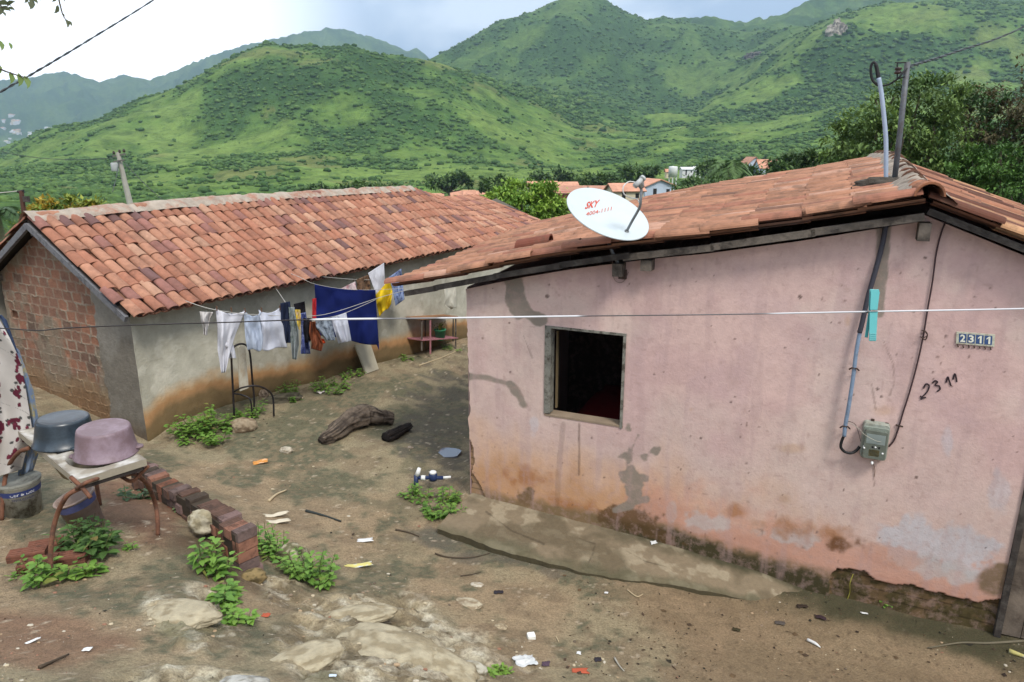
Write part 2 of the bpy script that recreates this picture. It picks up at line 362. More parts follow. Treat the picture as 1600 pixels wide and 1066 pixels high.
# ------------------------------------------------------------------ far terrain: valley, foothills and mountains
HL = [
 (14,   None),
 (40,   [(-900,-1.2),(2600,-2.2)]),
 (110,  [(-900,-2.5),(500,-6.0),(1100,-4.0),(2600,-1.0)]),
]
HV = [
 (250,  [(-1500,250),(-300,268),(0,300),(300,306),(600,312),(900,298),(1100,282),(1250,272),(1500,262),(2600,230)]),
 (450,  [(-1500,200),(-500,270),(-100,285),(0,268),(200,250),(430,238),(700,262),(900,268),(1100,256),(1300,240),(1600,225),(2600,120)]),
 (720,  [(-1500,220),(-500,290),(-200,275),(0,238),(60,214),(150,190),(220,160),(300,128),(340,108),(380,92),(430,73),(470,76),(540,84),(600,93),(700,110),(760,130),(830,160),(900,192),(1000,212),(1100,200),(1200,186),(1300,160),(1400,150),(1700,140),(2600,60)]),
 (1050, [(-1500,230),(0,285),(300,240),(430,170),(600,165),(700,150),(830,150),(900,140),(1000,165),(1080,170),(1150,125),(1190,90),(1230,58),(1280,30),(1330,15),(1400,5),(1500,4),(1600,10),(1800,40),(2600,0)]),
 (1500, [(-1500,235),(0,285),(400,262),(560,235),(620,165),(675,100),(720,74),(760,54),(800,36),(850,13),(880,4),(900,3),(940,8),(970,26),(1000,38),(1030,32),(1060,36),(1100,43),(1150,52),(1200,50),(1250,66),(1300,45),(1600,40),(2600,20)]),
 (2100, [(-1500,240),(0,262),(400,250),(560,235),(700,150),(850,90),(1000,70),(1150,56),(1200,46),(1240,22),(1300,-2),(1350,-14),(1400,-22),(1600,-30),(2600,-40)]),
 (2900, [(-1500,200),(-500,205),(0,218),(100,214),(200,206),(300,178),(400,140),(470,110),(600,120),(700,130),(1200,100),(2600,60)]),
 (4200, [(-1500,120),(-500,135),(-100,124),(0,133),(60,127),(90,121),(120,117),(145,122),(170,132),(190,127),(210,121),(232,124),(250,130),(300,112),(340,97),(380,86),(430,74),(470,62),(520,56),(560,61),(600,74),(625,84),(640,92),(655,86),(668,96),(690,118),(800,120),(1200,100),(2600,60)]),
 (5600, [(-1500,190),(0,190),(600,180),(2600,160)]),
]
def dirz(v): ww = (533 - v) / F_PX; return (-SI + ww * CO) / (CO + ww * SI)
US = np.concatenate([np.arange(-1500, -100, 22), np.arange(-100, 1700, 3.0), np.arange(1700, 2600, 22)])
AN_Y = [14.0, 40.0, 110.0] + [float(a) for a, _ in HV]
AN_Z = [None] + [np.interp(US, *zip(*a)) for _, a in HL[1:]] + [CAMH + y * dirz(np.interp(US, *zip(*a))) for y, a in HV]
XU = (US - 800) / F_PX / (CO + (533 - HZ) / F_PX * SI)
AN_Z[0] = near_z(np.clip(XU * 14, -13, 10), np.full(len(US), 14.0)) - .12
AN_Z = np.array(AN_Z)
def cubic_y(yq):
    """monotone cubic through the anchors along the distance (log) axis -> (len(yq), len(US))"""
    x = np.log(AN_Y); h = np.diff(x)[:, None]; d = np.diff(AN_Z, axis=0) / h; m = np.zeros_like(AN_Z)
    for i in range(1, len(x) - 1):
        s = (d[i - 1] * d[i]) > 0; m[i] = np.where(s, 2 * d[i - 1] * d[i] / (d[i - 1] + d[i] + 1e-9 * np.sign(d[i] + 1e-12)), 0)
    m[0], m[-1] = d[0], d[-1]; q = np.log(yq); o = np.zeros((len(yq), AN_Z.shape[1]))
    for k, xx in enumerate(q):
        i = min(max(int(np.searchsorted(x, xx)) - 1, 0), len(x) - 2); t = (xx - x[i]) / (x[i + 1] - x[i]); hh = x[i + 1] - x[i]
        o[k] = (2 * t**3 - 3 * t * t + 1) * AN_Z[i] + (t**3 - 2 * t * t + t) * hh * m[i] + (-2 * t**3 + 3 * t * t) * AN_Z[i + 1] + (t**3 - t * t) * hh * m[i + 1]
    return o
YS = np.exp(np.linspace(math.log(14.0), math.log(5600), 520))
TZ = cubic_y(YS)
TX = YS[:, None] * XU[None]; TY = np.repeat(YS[:, None], len(US), 1)
def relief(X, Y):
    a = sstep(150, 700, Y)
    rid = 1 - np.abs(2 * fbm(X / 210 + 3, Y / 260, seed=111, o=5) - 1)
    crest = np.ones(np.shape(X))
    for yc in (720, 1050, 1500, 4200): crest = crest * (1 - .75 * np.exp(-((np.log(Y) - math.log(yc)) / .09) ** 2))
    return a * ((rid - .75) * 75 * np.clip(Y / 1500, .4, 1.5) * crest) + sstep(40, 300, Y) * (fbm(X / 28, Y / 28, seed=121, o=4) - .5) * (6 + Y / 260)
TZ = TZ + relief(TX, TY)
def far_z(x, y):
    u = x / y * F_PX * (CO + (533 - HZ) / F_PX * SI) + 800
    i = np.clip(np.searchsorted(US, u) - 1, 0, len(US) - 2); f = (u - US[i]) / (US[i + 1] - US[i])
    q = np.log(y); k = (q - math.log(14.0)) / (math.log(5600) - math.log(14.0)) * (len(YS) - 1); k0 = np.clip(k.astype(int), 0, len(YS) - 2); g = k - k0
    return (TZ[k0, i] * (1 - f) + TZ[k0, i + 1] * f) * (1 - g) + (TZ[k0 + 1, i] * (1 - f) + TZ[k0 + 1, i + 1] * f) * g
def scrub(X, Y):
    return fbm(X / 95, Y / 95, seed=131, o=5) * .6 + fbm(X / 24, Y / 24, seed=141, o=4) * .4
def make_hills():
    X, Y, Z = TX, TY, TZ
    s = scrub(X, Y); C = np.zeros(X.shape + (3,)) + lin((112, 142, 68))
    C = mixc(C, lin((136, 160, 82)), sstep(.48, .36, s) * .8)
    C = mixc(C, lin((82, 114, 60)), sstep(.45, .56, s))
    C = mixc(C, lin((70, 100, 54)), sstep(.54, .62, s))
    hi = sstep(900, 1300, Y); C = mixc(C, lin((84, 114, 62)), hi * .5)
    br = sstep(.62, .68, fbm(X / 60 + 40, Y / 60, seed=151, o=3)) * sstep(1200, 500, Y) * (s < .5)
    C = mixc(C, lin((150, 128, 92)), br * .35)
    gz = np.gradient(Z, axis=0) / np.gradient(Y, axis=0)
    m = mat('hill_scrub', attr=True, rough=.95, var=.3, scale=.07, bump=1, bscale=.22, spec=.05, bdist=3.0, dirt=lin((58, 86, 46)) * .62, dirtamt=.55, dirtscale=.11)
    b = MB().add(np.stack([X, Y, Z], -1).reshape(-1, 3), gridfaces(*X.shape)[:, ::-1], (C * .62).reshape(-1, 3))
    tag(b.build('hills', m, None, True), kind='structure')
make_hills()
def make_bushes():
    pool = []; cols_ = []
    def scatter(n, y0, y1, r0, r1, sub, thr, seed, umin=-250, umax=1850):
        rg = np.random.default_rng(seed); k = n * 6
        y = np.exp(rg.uniform(math.log(y0), math.log(y1), k)); u = rg.uniform(umin, umax, k)
        x = y * (u - 800) / F_PX / (CO + (533 - HZ) / F_PX * SI); s = scrub(x, y)
        keep = rg.random(k) < sstep(thr - .05, thr + .07, s) + .03
        x, y, u = x[keep][:n], y[keep][:n], u[keep][:n]; z = far_z(x, y); r = rg.uniform(r0, r1, len(x)) ** 1.0 * (1 + rg.random(len(x)) ** 4 * 1.2)
        V0, F0 = ICO[sub]
        for i in range(len(x)):
            j = 1 + .55 * (vnoise(V0[:, 0] * 1.7 + i * 3.1, V0[:, 1] * 1.7 + i, V0[:, 2] * 1.7 + 5, seed=161) - .5) * 1.3
            V = V0 * j[:, None] * r[i] * np.array([1, 1, .58]) + (x[i], y[i], z[i] + r[i] * .35)
            g = rg.random(); c = lin((78, 110, 60)) * (1 - g) + lin((114, 144, 76)) * g
            pool.append((V, F0, c * .62))
    scatter(1500, 60, 200, .3, .9, 2, .40, 1, 300, 1500)
    scatter(6500, 150, 420, .4, 1.2, 2, .44, 2)
    scatter(16000, 300, 760, .5, 1.5, 1, .48, 3)
    scatter(14000, 700, 1550, .9, 2.6, 1, .46, 4, 300, 1850)
    b = MB(); b.n = 0
    Vs = np.concatenate([p[0] for p in pool]); off = np.cumsum([0] + [len(p[0]) for p in pool])
    Fs = np.concatenate([p[1] + o for p, o in zip(pool, off)]); Cs = np.concatenate([np.broadcast_to(p[2], p[0].shape) for p in pool])
    Cs = Cs * (.82 + .36 * vnoise(Vs[:, 0] * .9, Vs[:, 1] * .9, Vs[:, 2] * .9, seed=171))[:, None]
    b.add(Vs, Fs, Cs)
    m = mat('bush_leaves', attr=True, rough=.9, var=.35, scale=.8, bump=1, bscale=2.2, spec=.1, bdist=.6)
    tag(b.build('scrub_woodland', m, None, True), 'dark green scrub and low trees covering the valley and hillsides', 'woodland', kind='stuff')
make_bushes()
#==PART2==
# ------------------------------------------------------------------ clay tile roofs
def tile(b, P, A, B_, Nn, wd, ln, h, c, taper=.85, seg=9, th=.014, up=True, arc=1.0):
    """barrel tile: starts at P (lower end, centre), runs along A (up the slope), B_ across, Nn normal"""
    V = []; q = seg + 1
    for (t, w_) in ((0, 1.0), (1, taper)):
        for lay in (0, 1):
            for k in range(q):
                a = math.pi * k / seg; x = math.cos(a) * (wd * w_ / 2 - lay * th * .8); y = math.sin(a) * (h * (.9 + .1 * w_) - lay * th)
                if not up: y = -y
                V.append(P + A * (t * ln) + B_ * x + Nn * y)
    Fs = []
    for k in range(seg):
        Fs.append((k, k + 1, 2 * q + k + 1, 2 * q + k)); Fs.append((q + k + 1, q + k, 3 * q + k, 3 * q + k + 1))
        Fs.append((k + 1, k, q + k, q + k + 1)); Fs.append((2 * q + k, 2 * q + k + 1, 3 * q + k + 1, 3 * q + k))
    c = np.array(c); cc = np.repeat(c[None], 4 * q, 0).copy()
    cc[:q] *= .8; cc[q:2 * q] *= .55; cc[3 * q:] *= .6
    b.add(V, Fs, cc)
def tile_roof(b, surf, sc_, oc, rg, wd, h, pal, jit=.008, arcup=True, colrange=None, skip=None, pan=True):
    """surf(a, t)->point; a across position, t 0 at eave .. 1 at ridge; sc_ list of a; oc rows count"""
    for i, a in enumerate(sc_):
        rows = oc(a) if callable(oc) else oc
        for r in range(rows):
            t0, t1 = r / rows, (r + 1) / rows
            if skip and skip(i, r): continue
            p0, p1 = surf(a, t0), surf(a, t1); A = p1 - p0; ln = np.linalg.norm(A); A = A / ln
            pb = surf(a + .05, t0); Bv = pb - p0; Bv /= np.linalg.norm(Bv); Nn = np.cross(Bv, A); Nn = Nn if Nn[2] > 0 else -Nn
            c = pal(rg, i, r)
            yaw = rg.normal(0, .012); A2 = A + Bv * yaw + Nn * .04; A2 /= np.linalg.norm(A2)
            j = rg.normal(0, jit * (2.2 if i < 2 else 1), 3)
            # cap tile: lower end lifted on the one below
            P = p0 + Nn * (.055 + abs(j[0]) * .6) + Bv * j[1] - A * (.03 - j[2])
            A3 = A - Nn * .035 + Bv * yaw; A3 /= np.linalg.norm(A3)
            tile(b, P, A3, Bv, Nn, wd * 1.0, ln * 1.16, h, c)
            if pan and i < len(sc_) - 1:
                hw = (sc_[i + 1] - a) / 2; q0 = surf(a + hw, t0); q1 = surf(a + hw, t1); A4 = (q1 - q0); A4 /= np.linalg.norm(A4); A4 = A4 - Nn * .03
                tile(b, q0 + Nn * .05 - A * .02, A4, Bv, Nn, wd * 1.0, ln * 1.14, h * .8, pal(rg, i + 500, r) * .9, up=False, seg=7)
M_TILE = mat('clay_tile', attr=True, rough=.86, var=.14, scale=14, bump=.25, bscale=70, spec=.2, dirt=col(110, 78, 66, .6), dirtamt=.45, dirtscale=3)
M_TILE2 = mat('weathered_clay_tile', attr=True, rough=.9, var=.16, scale=10, bump=.35, bscale=60, spec=.15, dirt=col(112, 88, 74, .62), dirtamt=.6, dirtscale=4)
M_WOOD = mat('weathered_wood', col(120, 110, 100, .6), rough=.9, var=.35, scale=9, bump=.5, bscale=45, dirt=col(50, 44, 40, .6), dirtamt=.8, dirtscale=6)
M_DARKWOOD = mat('blackened_wood', col(70, 64, 60, .6), rough=.95, var=.4, scale=12, bump=.5, bscale=50, dirt=col(120, 114, 106, .6), dirtamt=.5, dirtscale=7)
M_MORTAR = mat('mortar', col(172, 158, 142, .6), rough=.95, var=.25, scale=9, bump=.7, bscale=40, dirt=col(96, 84, 74, .6), dirtamt=.6, dirtscale=7)
M_BLACK = mat('black_plastic', col(34, 34, 36, .7), rough=.6, var=.1, bump=.1)
M_WHITE = mat('white_paper', col(235, 235, 232, .75), rough=.7, var=.05, bump=.2, bscale=20)

# ------------------------------------------------------------------ painted walls
def wall_grid(S, Zt, fz0, fz1, P, colf, dispf, nrm, b, hole=None):
    """vertical wall sheet; S along values; nz rows between fz0(s) and fz1(s)"""
    ns, nz = len(S), Zt
    t = np.linspace(0, 1, nz); Sg = np.repeat(S[:, None], nz, 1); Zg = fz0(S)[:, None] * (1 - t) + fz1(S)[:, None] * t
    if hole is not None: Zg = hole(Sg, Zg)
    Q = P(Sg, Zg); U, V = px(Q); C = colf(Sg, Zg, U, V); D = dispf(Sg, Zg, U, V)
    Q = Q + np.asarray(nrm) * D[..., None]
    return Q, C, Sg, Zg

# ---- pink house
front_s = [-1.25, -1.05, -.87, -.09, .63, 1.16, 1.89, 2.45, 3.21, 4.1, 4.75, 9.3]
front_z = [2.28, 2.32, 2.36, 2.53, 2.72, 2.84, 2.98, 3.07, 3.22, 3.42, 3.16, 1.4]
def roof_z(s, d): return np.interp(s, front_s, front_z) + .22 * sstep(-.3, 4.2, d) - .02
def wall_top(s): return roof_z(s, 0) - np.where(np.asarray(s) > 4.1, .10, .16)
base_z = lambda s: np.interp(s, [-.2, 0, 2, 3.8, 5.1, 9], [-.03, -.02, -.10, -.24, -.30, -.5])
WIN = (.905, 1.735, 1.10, 2.05); DOOR = (5.14, 5.98, -.2, 1.92)
def pink_colour(S, Z, U, V):
    C = np.zeros(S.shape + (3,)) + lin((224, 192, 184))
    n1 = fbm(S * 2.2, Z * 2.2, seed=201, o=5); n2 = fbm(S * 9, Z * 9, seed=211, o=4); n3 = fbm(S * 30, Z * 30, seed=221, o=3)
    nv = fbm(S * 14, Z * 1.6, seed=231, o=4)           # vertical streaks
    hb = Z - base_z(S)                                  # height above the foot
    C = mixc(C, lin((210, 176, 172)), sstep(.5, .64, n1) * .6)
    C = mixc(C, lin((226, 206, 194)), sstep(.5, .68, fbm(S * 1.1 + 4, Z * 1.4, seed=235, o=5)) * .55); C = mixc(C, lin((190, 164, 170)), sstep(.52, .66, fbm(S * 1.7, Z * .9 + 7, seed=236, o=5)) * .2)
    C = mixc(C, lin((214, 192, 182)), sstep(1.9, .8, hb + (n1 - .5) * 1.4) * .7)
    C = mixc(C, lin((218, 180, 154)), sstep(1.15, .5, hb + (n1 - .5) * .9 + (nv - .5) * .25) * sstep(6.5, 1.5, S) * .9)
    C = mixc(C, lin((200, 154, 114)), sstep(.62, .22, hb + (n1 - .5) * .7 + (nv - .5) * .35) * sstep(3.4, 1.6, S) * .85)
    # red undercoat showing low on the right
    red = sstep(.85, .35, hb + (n2 - .5) * .5 + (n1 - .5) * .4) * sstep(1.7, 2.2, S)
    C = mixc(C, lin((208, 158, 138)), red * .85)
    # worn whitewash patches
    def blob(lst, k=1.0, amp=1.3, sharp=.35):
        m = np.full(S.shape, -9.0)
        for e_ in lst: m = np.maximum(m, 1.0 - ell(U, V, *e_))
        return sstep(0, sharp, m + (n2 - .5) * amp * .9 + (nv - .5) * amp * .5 + (n3 - .5) * .25) * k
    C = mixc(C, lin((202, 198, 202)), blob([(1430,845,60,36,12),(1500,862,75,42,10),(1400,838,30,26,0)], .85))
    C = mixc(C, lin((196, 190, 188)), blob([(1100,818,42,18,5),(1050,803,9,20,0),(1240,838,60,20,10),(1470,890,70,20,12)], .7))
    C = mixc(C, lin((202, 200, 208)), blob([(1560,770,22,40,0),(1480,690,10,26,0),(835,665,8,18,0)], .45))
    C = mixc(C, lin((198, 150, 130)), blob([(1010,800,60,30,15),(1150,850,160,16,12),(1460,925,120,14,12),(1390,870,60,20,10)], .6))
    # brown rust/mud splashes
    C = mixc(C, lin((172, 116, 72)), blob([(1155,800,26,14,0),(1230,825,62,24,8),(1300,835,50,26,10),(820,745,50,22,0),(900,790,90,18,12)], .75, 1.5, .9))
    C = mixc(C, lin((112, 76, 48)), blob([(1312,850,42,18,0)], .9, 1.8, .7))
    C = mixc(C, lin((190, 150, 108)), blob([(1240,700,30,9,0),(1225,780,20,10,0),(1375,640,30,12,0),(1080,640,8,5,0),(1325,500,6,12,0)], .4, 1.4, 1.0))
    # damp dark band and moss along the foot
    foot = hb + (n2 - .5) * .12 - np.interp(S, [0, 1, 1.6, 2.2, 3, 5.2], [.06, .10, .13, .20, .16, .20])
    C = mixc(C, lin((120, 104, 76)), sstep(.08, -.03, foot) * .85)
    C = mixc(C, lin((62, 60, 38)), sstep(.02, -.06, foot) * sstep(1.3, 2.0, S) * .92)
    C = mixc(C, lin((96, 74, 48)), blob([(975,808,60,22,5),(1010,830,60,14,15)], .85))
    # grey cement repairs
    def band(pts, wd, amp=8): return sstep(1.5, -1.5, pdist(U, V, pts) - wd + (n2 - .5) * amp + (n1 - .5) * amp)
    cem = np.maximum.reduce([band([(802, 436), (806, 470), (815, 486)], 13, 10), band([(806, 484), (830, 492), (845, 500)], 9, 10), band([(720, 587), (762, 591), (795, 600)], 4.5, 5), band([(795, 600), (812, 618), (818, 632)], 7, 9),
                             band([(982, 672), (996, 680), (988, 700), (980, 726), (988, 748), (992, 772)], 9, 26), band([(962, 716), (985, 708), (1004, 712), (1022, 703)], 6, 20), band([(972, 740), (1010, 748)], 3, 16), band([(990, 770), (985, 790), (962, 798)], 6, 6), band([(985, 785), (1010, 780)], 5, 6),
                             band([(1380, 345), (1378, 420), (1372, 485)], 11, 9)])
    C = mixc(C, lin((146, 136, 124)), cem * .92)
    bare = sstep(0, .3, 1.1 - ell(U, V, 1556, 905, 34, 26, -30) + (n2 - .5) * .6); C = mixc(C, lin((136, 114, 92)), bare)
    bare = sstep(0, .2, 1.0 - ell(U, V, 824, 776, 14, 14, 30) + (n2 - .5) * 1.2); C = mixc(C, lin((128, 104, 78)), bare)
    # dark drips under the sill and cracks
    for pts, wd, k in [([(905, 662), (905, 700), (904, 742)], 1.2, .6), ([(880, 662), (872, 740), (870, 790)], 4, .25), ([(1380, 532), (1396, 570), (1397, 600), (1390, 618)], .8, .45), ([(818, 525), (826, 545), (832, 560)], .8, .4), ([(1364, 720), (1366, 760)], .8, .5), ([(1362, 600), (1368, 640)], .7, .4),
                       ([(953, 440), (958, 500), (950, 560)], .6, .12), ([(1105, 300), (1140, 470)], .5, .0)]:
        C = mixc(C, lin((92, 76, 66)), sstep(wd + .9, wd - .5, pdist(U, V, pts) + (n2 - .5) * 3) * k)
    # nail holes
    rg = np.random.default_rng(5)
    hs = [(855,463,3),(1250,464,3),(1320,470,2),(1371,608,2.5),(1377,620,2),(1445,403,2.5),(1410,700,1.5),(1432,746,2.5),(1465,558,1.6),(1478,526,2),(1514,558,2.2),(858,445,1.5),(1022,585,1.5),(1160,380,2),(1400,555,1.5),(1340,545,2)] + [(rg.uniform(740, 1590), rg.uniform(420, 860), rg.uniform(.7, 1.7)) for _ in range(110)]
    for (x, y, r) in hs: C = mixc(C, lin((84, 66, 58)), sstep(r + .8, r - .6, np.hypot(U - x, V - y)) * .8)
    sp = vnoise(S * 26, Z * 26, seed=241); C = mixc(C, lin((176, 148, 140)), sstep(.86, .95, sp) * .35)
    C = mixc(C, lin((120, 96, 84)), sstep(.93, .98, vnoise(S * 19 + 3, Z * 19, seed=242)) * sstep(1.6, .4, hb) * .5)
    C = mixc(C, lin((188, 160, 158)), sstep(.55, .75, nv) * .3)
    # exposed block at the broken left corner
    bk = corner_break(U, V, n2); rows = np.abs(((Z + .02) / .075) % 1 - .5) > .43
    C = C * (1 - bk[..., None]) + (lin((168, 138, 106)) * np.ones_like(C) * np.where(rows, .45, 1.0)[..., None]) * bk[..., None]
    lost = low_loss(S, Z, U, V, n2); C = C * (1 - lost[..., None]) + (mixc(np.zeros(S.shape + (3,)) + lin((84, 74, 48)), lin((120, 96, 70)), sstep(.5, .62, n2) * .7) * np.where(np.abs((Z / .11 + (n2 - .5) * .6) % 1 - .5) > .44, .5, 1)[..., None] * (.7 + .6 * n3[..., None])) * lost[..., None]
    return C * (.95 + .1 * n3[..., None]) * .74
def corner_break(U, V, n2):
    edge = np.interp(V, [665, 680, 700, 722, 740, 755, 775], [722, 730, 738, 741, 737, 748, 756])
    return ((U < edge + (n2 - .5) * 5) & (V > 668)).astype(float)
def low_loss(S, Z, U, V, n2):
    lim = np.interp(U, [1290, 1310, 1350, 1370, 1430, 1480, 1520, 1560, 1600], [905, 888, 893, 908, 918, 932, 942, 936, 940])
    return ((V > lim + (n2 - .5) * 8) & (U > 1296)).astype(float)
def pink_disp(S, Z, U, V):
    n2 = fbm(S * 9, Z * 9, seed=211, o=4)
    d = (fbm(S * 1.6, Z * 1.6, seed=251, o=3) - .5) * .014 + (n2 - .5) * .003
    d = d - corner_break(U, V, n2) * .022 - low_loss(S, Z, U, V, n2) * .03
    rg = np.random.default_rng(5)
    return d
house = thing('pink_house', ph(0, 0, 0), 'pink plastered single-storey house with tiled gable roof, open window and stained lower wall', 'house')
def make_pink():
    # front wall as a fine sheet with the openings cut along grid lines
    S = np.concatenate([np.linspace(0, WIN[0], 76)[:-1], np.linspace(WIN[0], WIN[1], 70)[:-1], np.linspace(WIN[1], DOOR[0], 290)[:-1], np.linspace(DOOR[0], DOOR[1], 12)[:-1], np.linspace(DOOR[1], 8.2, 20)])
    zr = np.concatenate([np.linspace(0, .36, 34)[:-1], np.linspace(.36, .66, 80)[:-1], np.linspace(.66, 1, 60)])
    # rows in z: fixed rows for window edges
    z0, z1 = base_z(S) - .25, wall_top(S)
    nz1, nz2, nz3 = 118, 80, 74
    Zg = np.zeros((len(S), nz1 + nz2 + nz3 - 2))
    for i in range(len(S)):
        zb, zc = WIN[2], min(WIN[3], z1[i] - .08)
        Zg[i] = np.concatenate([np.linspace(z0[i], zb, nz1)[:-1], np.linspace(zb, zc, nz2)[:-1], np.linspace(zc, z1[i], nz3)])
    Sg = np.repeat(S[:, None], Zg.shape[1], 1)
    Q = PK + Sg[..., None] * PW + Zg[..., None] * UP; U, V = px(Q)
    C = pink_colour(Sg, Zg, U, V); D = pink_disp(Sg, Zg, U, V); Q = Q - D[..., None] * PD
    # ragged left edge
    Q = Q + PW * (np.where(Sg < .001, (fbm(Zg * 9, Zg * 0, seed=261, o=4) - .5) * .05, 0))[..., None]
    Fs = gridfaces(*Sg.shape); cS = Sg.ravel()[Fs].mean(1); cZ = Zg.ravel()[Fs].mean(1)
    hole = ((cS > WIN[0]) & (cS < WIN[1]) & (cZ > WIN[2]) & (cZ < WIN[3])) | ((cS > DOOR[0]) & (cS < DOOR[1]) & (cZ < DOOR[3]))
    b = MB().add(Q.reshape(-1, 3), Fs[~hole], C.reshape(-1, 3))
    pc = col(206, 176, 174, .62)
    # thickness of the openings, side, back and inner walls
    T = .15
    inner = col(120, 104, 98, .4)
    for (a, z_, c_, z2) in ((WIN[0], WIN[2], WIN[1], WIN[3]), (DOOR[0], -.45, DOOR[1], DOOR[3])):
        for p, q in (((a, z_), (c_, z_)), ((c_, z_), (c_, z2)), ((c_, z2), (a, z2)), ((a, z2), (a, z_))):
            b.add([ph(p[0], 0, p[1]), ph(q[0], 0, q[1]), ph(q[0], T, q[1]), ph(p[0], T, p[1])], [(0, 1, 2, 3)], col(150, 128, 108, .55))
    DD = 7.0
    def quad(pts, c): b.add(pts, [tuple(range(len(pts)))], c)
    for s_ in (0, 8.2):
        n_ = 14; ds = np.linspace(0, DD, n_)
        V_ = [ph(s_, d, -.9) for d in ds] + [ph(s_, d, float(roof_z(s_, d)) - .14) for d in ds]
        b.add(V_, [(i, i + 1, n_ + i + 1, n_ + i) for i in range(n_ - 1)], pc)
    ss = np.linspace(0, 8.2, 20)
    V_ = [ph(s_, DD, -.9) for s_ in ss] + [ph(s_, DD, float(roof_z(s_, DD)) - .14) for s_ in ss]
    b.add(V_, [(i, i + 1, 20 + i + 1, 20 + i) for i in range(19)], pc)
    # inner faces of the front wall (round the openings) and a partition with the room behind the window
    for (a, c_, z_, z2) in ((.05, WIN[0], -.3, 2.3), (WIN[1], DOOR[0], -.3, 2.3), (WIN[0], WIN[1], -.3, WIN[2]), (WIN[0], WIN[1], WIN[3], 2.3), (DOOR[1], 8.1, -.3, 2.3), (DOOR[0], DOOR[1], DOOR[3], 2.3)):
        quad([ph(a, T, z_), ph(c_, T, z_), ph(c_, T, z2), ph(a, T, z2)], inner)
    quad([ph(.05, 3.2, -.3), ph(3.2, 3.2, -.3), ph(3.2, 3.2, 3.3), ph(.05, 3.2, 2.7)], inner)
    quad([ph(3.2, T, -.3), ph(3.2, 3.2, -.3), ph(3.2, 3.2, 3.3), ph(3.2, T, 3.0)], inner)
    b.build('wall', mat('pink_plaster', attr=True, rough=.9, var=.06, scale=4, bump=.35, bscale=40, spec=.15, dirt=col(196, 164, 156, .74), dirtamt=.3, dirtscale=11), house, True)
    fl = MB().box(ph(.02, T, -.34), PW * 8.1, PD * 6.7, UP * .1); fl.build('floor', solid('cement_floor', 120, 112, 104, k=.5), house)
    # roof sheet under the tiles (dark battens seen as black gaps) and tiles
    rg = np.random.default_rng(11)
    def pal(rg, i, r):
        base = lin((190, 138, 110)) * (1 - .0) ; k = rg.random()
        c = base * (.86 + .26 * rg.random())
        if k < .16: c = lin((178, 122, 100))
        if k > .92: c = lin((206, 160, 136))
        if .16 <= k < .22: c = lin((140, 104, 88))
        return c * .66
    rb = MB(); cols = np.arange(-.17, 7.15, .172)
    def sL(a, t): s_ = -.80 + t * 4.86; return ph(s_, a, float(roof_z(s_, a)) + .0)
    def sR(a, t): s_ = 9.0 - t * 4.82; return ph(s_, a, float(roof_z(s_, a)) + .0)
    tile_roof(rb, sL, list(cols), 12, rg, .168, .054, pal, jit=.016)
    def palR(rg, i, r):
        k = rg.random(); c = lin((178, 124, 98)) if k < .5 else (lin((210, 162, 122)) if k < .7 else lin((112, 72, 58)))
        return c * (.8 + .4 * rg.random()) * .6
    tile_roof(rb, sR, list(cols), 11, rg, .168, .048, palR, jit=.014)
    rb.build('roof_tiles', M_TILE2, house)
    # ridge caps bedded in mortar
    rd = MB(); d = -.32; k = 0
    while d < 7.1:
        p = ph(4.1, d, float(roof_z(4.1, max(d, 0))) + .05 + rg.normal(0, .008)); Av = PD + PW * rg.normal(0, .03) - UP * .008; Av /= np.linalg.norm(Av)
        c = [lin((196, 132, 98)), lin((150, 104, 84)), lin((120, 96, 84)), lin((176, 140, 116))][0 if k == 0 else rg.integers(1, 4)] * .6
        tile(rd, p, Av, PW, UP, .21, .46, .11, c, th=.018); d += .36; k += 1
    rd.build('ridge_cap', M_TILE2, house)
    mo = MB(); n_ = 90; dd = np.linspace(-.26, 7.1, n_); ps = np.linspace(-.2, .2, 11)
    Dg, Pg = np.meshgrid(dd, ps, indexing='ij')
    hh = .085 + .06 * np.cos(Pg / .2 * math.pi / 2) + (fbm(Dg * 6, Pg * 9, seed=271, o=4) - .5) * .06
    base = roof_z(4.1, np.maximum(Dg, 0)) - np.abs(Pg) * np.where(Pg > 0, .4, .22)
    mo.add((PK + PW * (4.1 + Pg)[..., None] + PD * Dg[..., None] + UP * (base + hh)[..., None]).reshape(-1, 3), gridfaces(n_, 11), lin((150, 130, 110)) * .55)
    mo.build('ridge_mortar', M_MORTAR, house, True)
    # soffit: dark laths seen from below, purlins, verge boards
    so_ = MB(); ss = np.array([-.78, -.5, 0, .7, 1.4, 2.2, 3.1, 4.1, 4.75, 6, 8.8])
    for d0, d1 in ((-.17, 7.0),):
        dv = np.linspace(d0, d1, 12); V_ = [ph(s_, d, float(roof_z(s_, d)) + .012) for s_ in ss for d in dv]
        so_.add(V_, gridfaces(len(ss), 12))
    so_.build('roof_boarding', solid('dark_battens', 60, 50, 44, k=.5, rough=1), house)
    vb = MB()
    pts = [(-.66, -.085), (-.3, -.075), (.4, -.075), (1.1, -.085), (1.75, -.075)]
    for p_, q_ in zip(pts[:-1], pts[1:]): vb.beam(ph(p_[0], -.165, float(roof_z(p_[0], 0)) + p_[1]), ph(q_[0] + .03, -.165, float(roof_z(q_[0], 0)) + q_[1]), .05, .055)
    vb.build('verge_board', M_DARKWOOD, house)
    vb = MB(); pts = [(1.72, -.095), (2.5, -.09), (3.3, -.085), (4.07, -.10)]
    for p_, q_ in zip(pts[:-1], pts[1:]): vb.beam(ph(p_[0], -.16, float(roof_z(p_[0], 0)) + p_[1]), ph(q_[0] + .03, -.16, float(roof_z(q_[0], 0)) + q_[1]), .05, .06)
    vb.build('verge_board', M_WOOD, house)
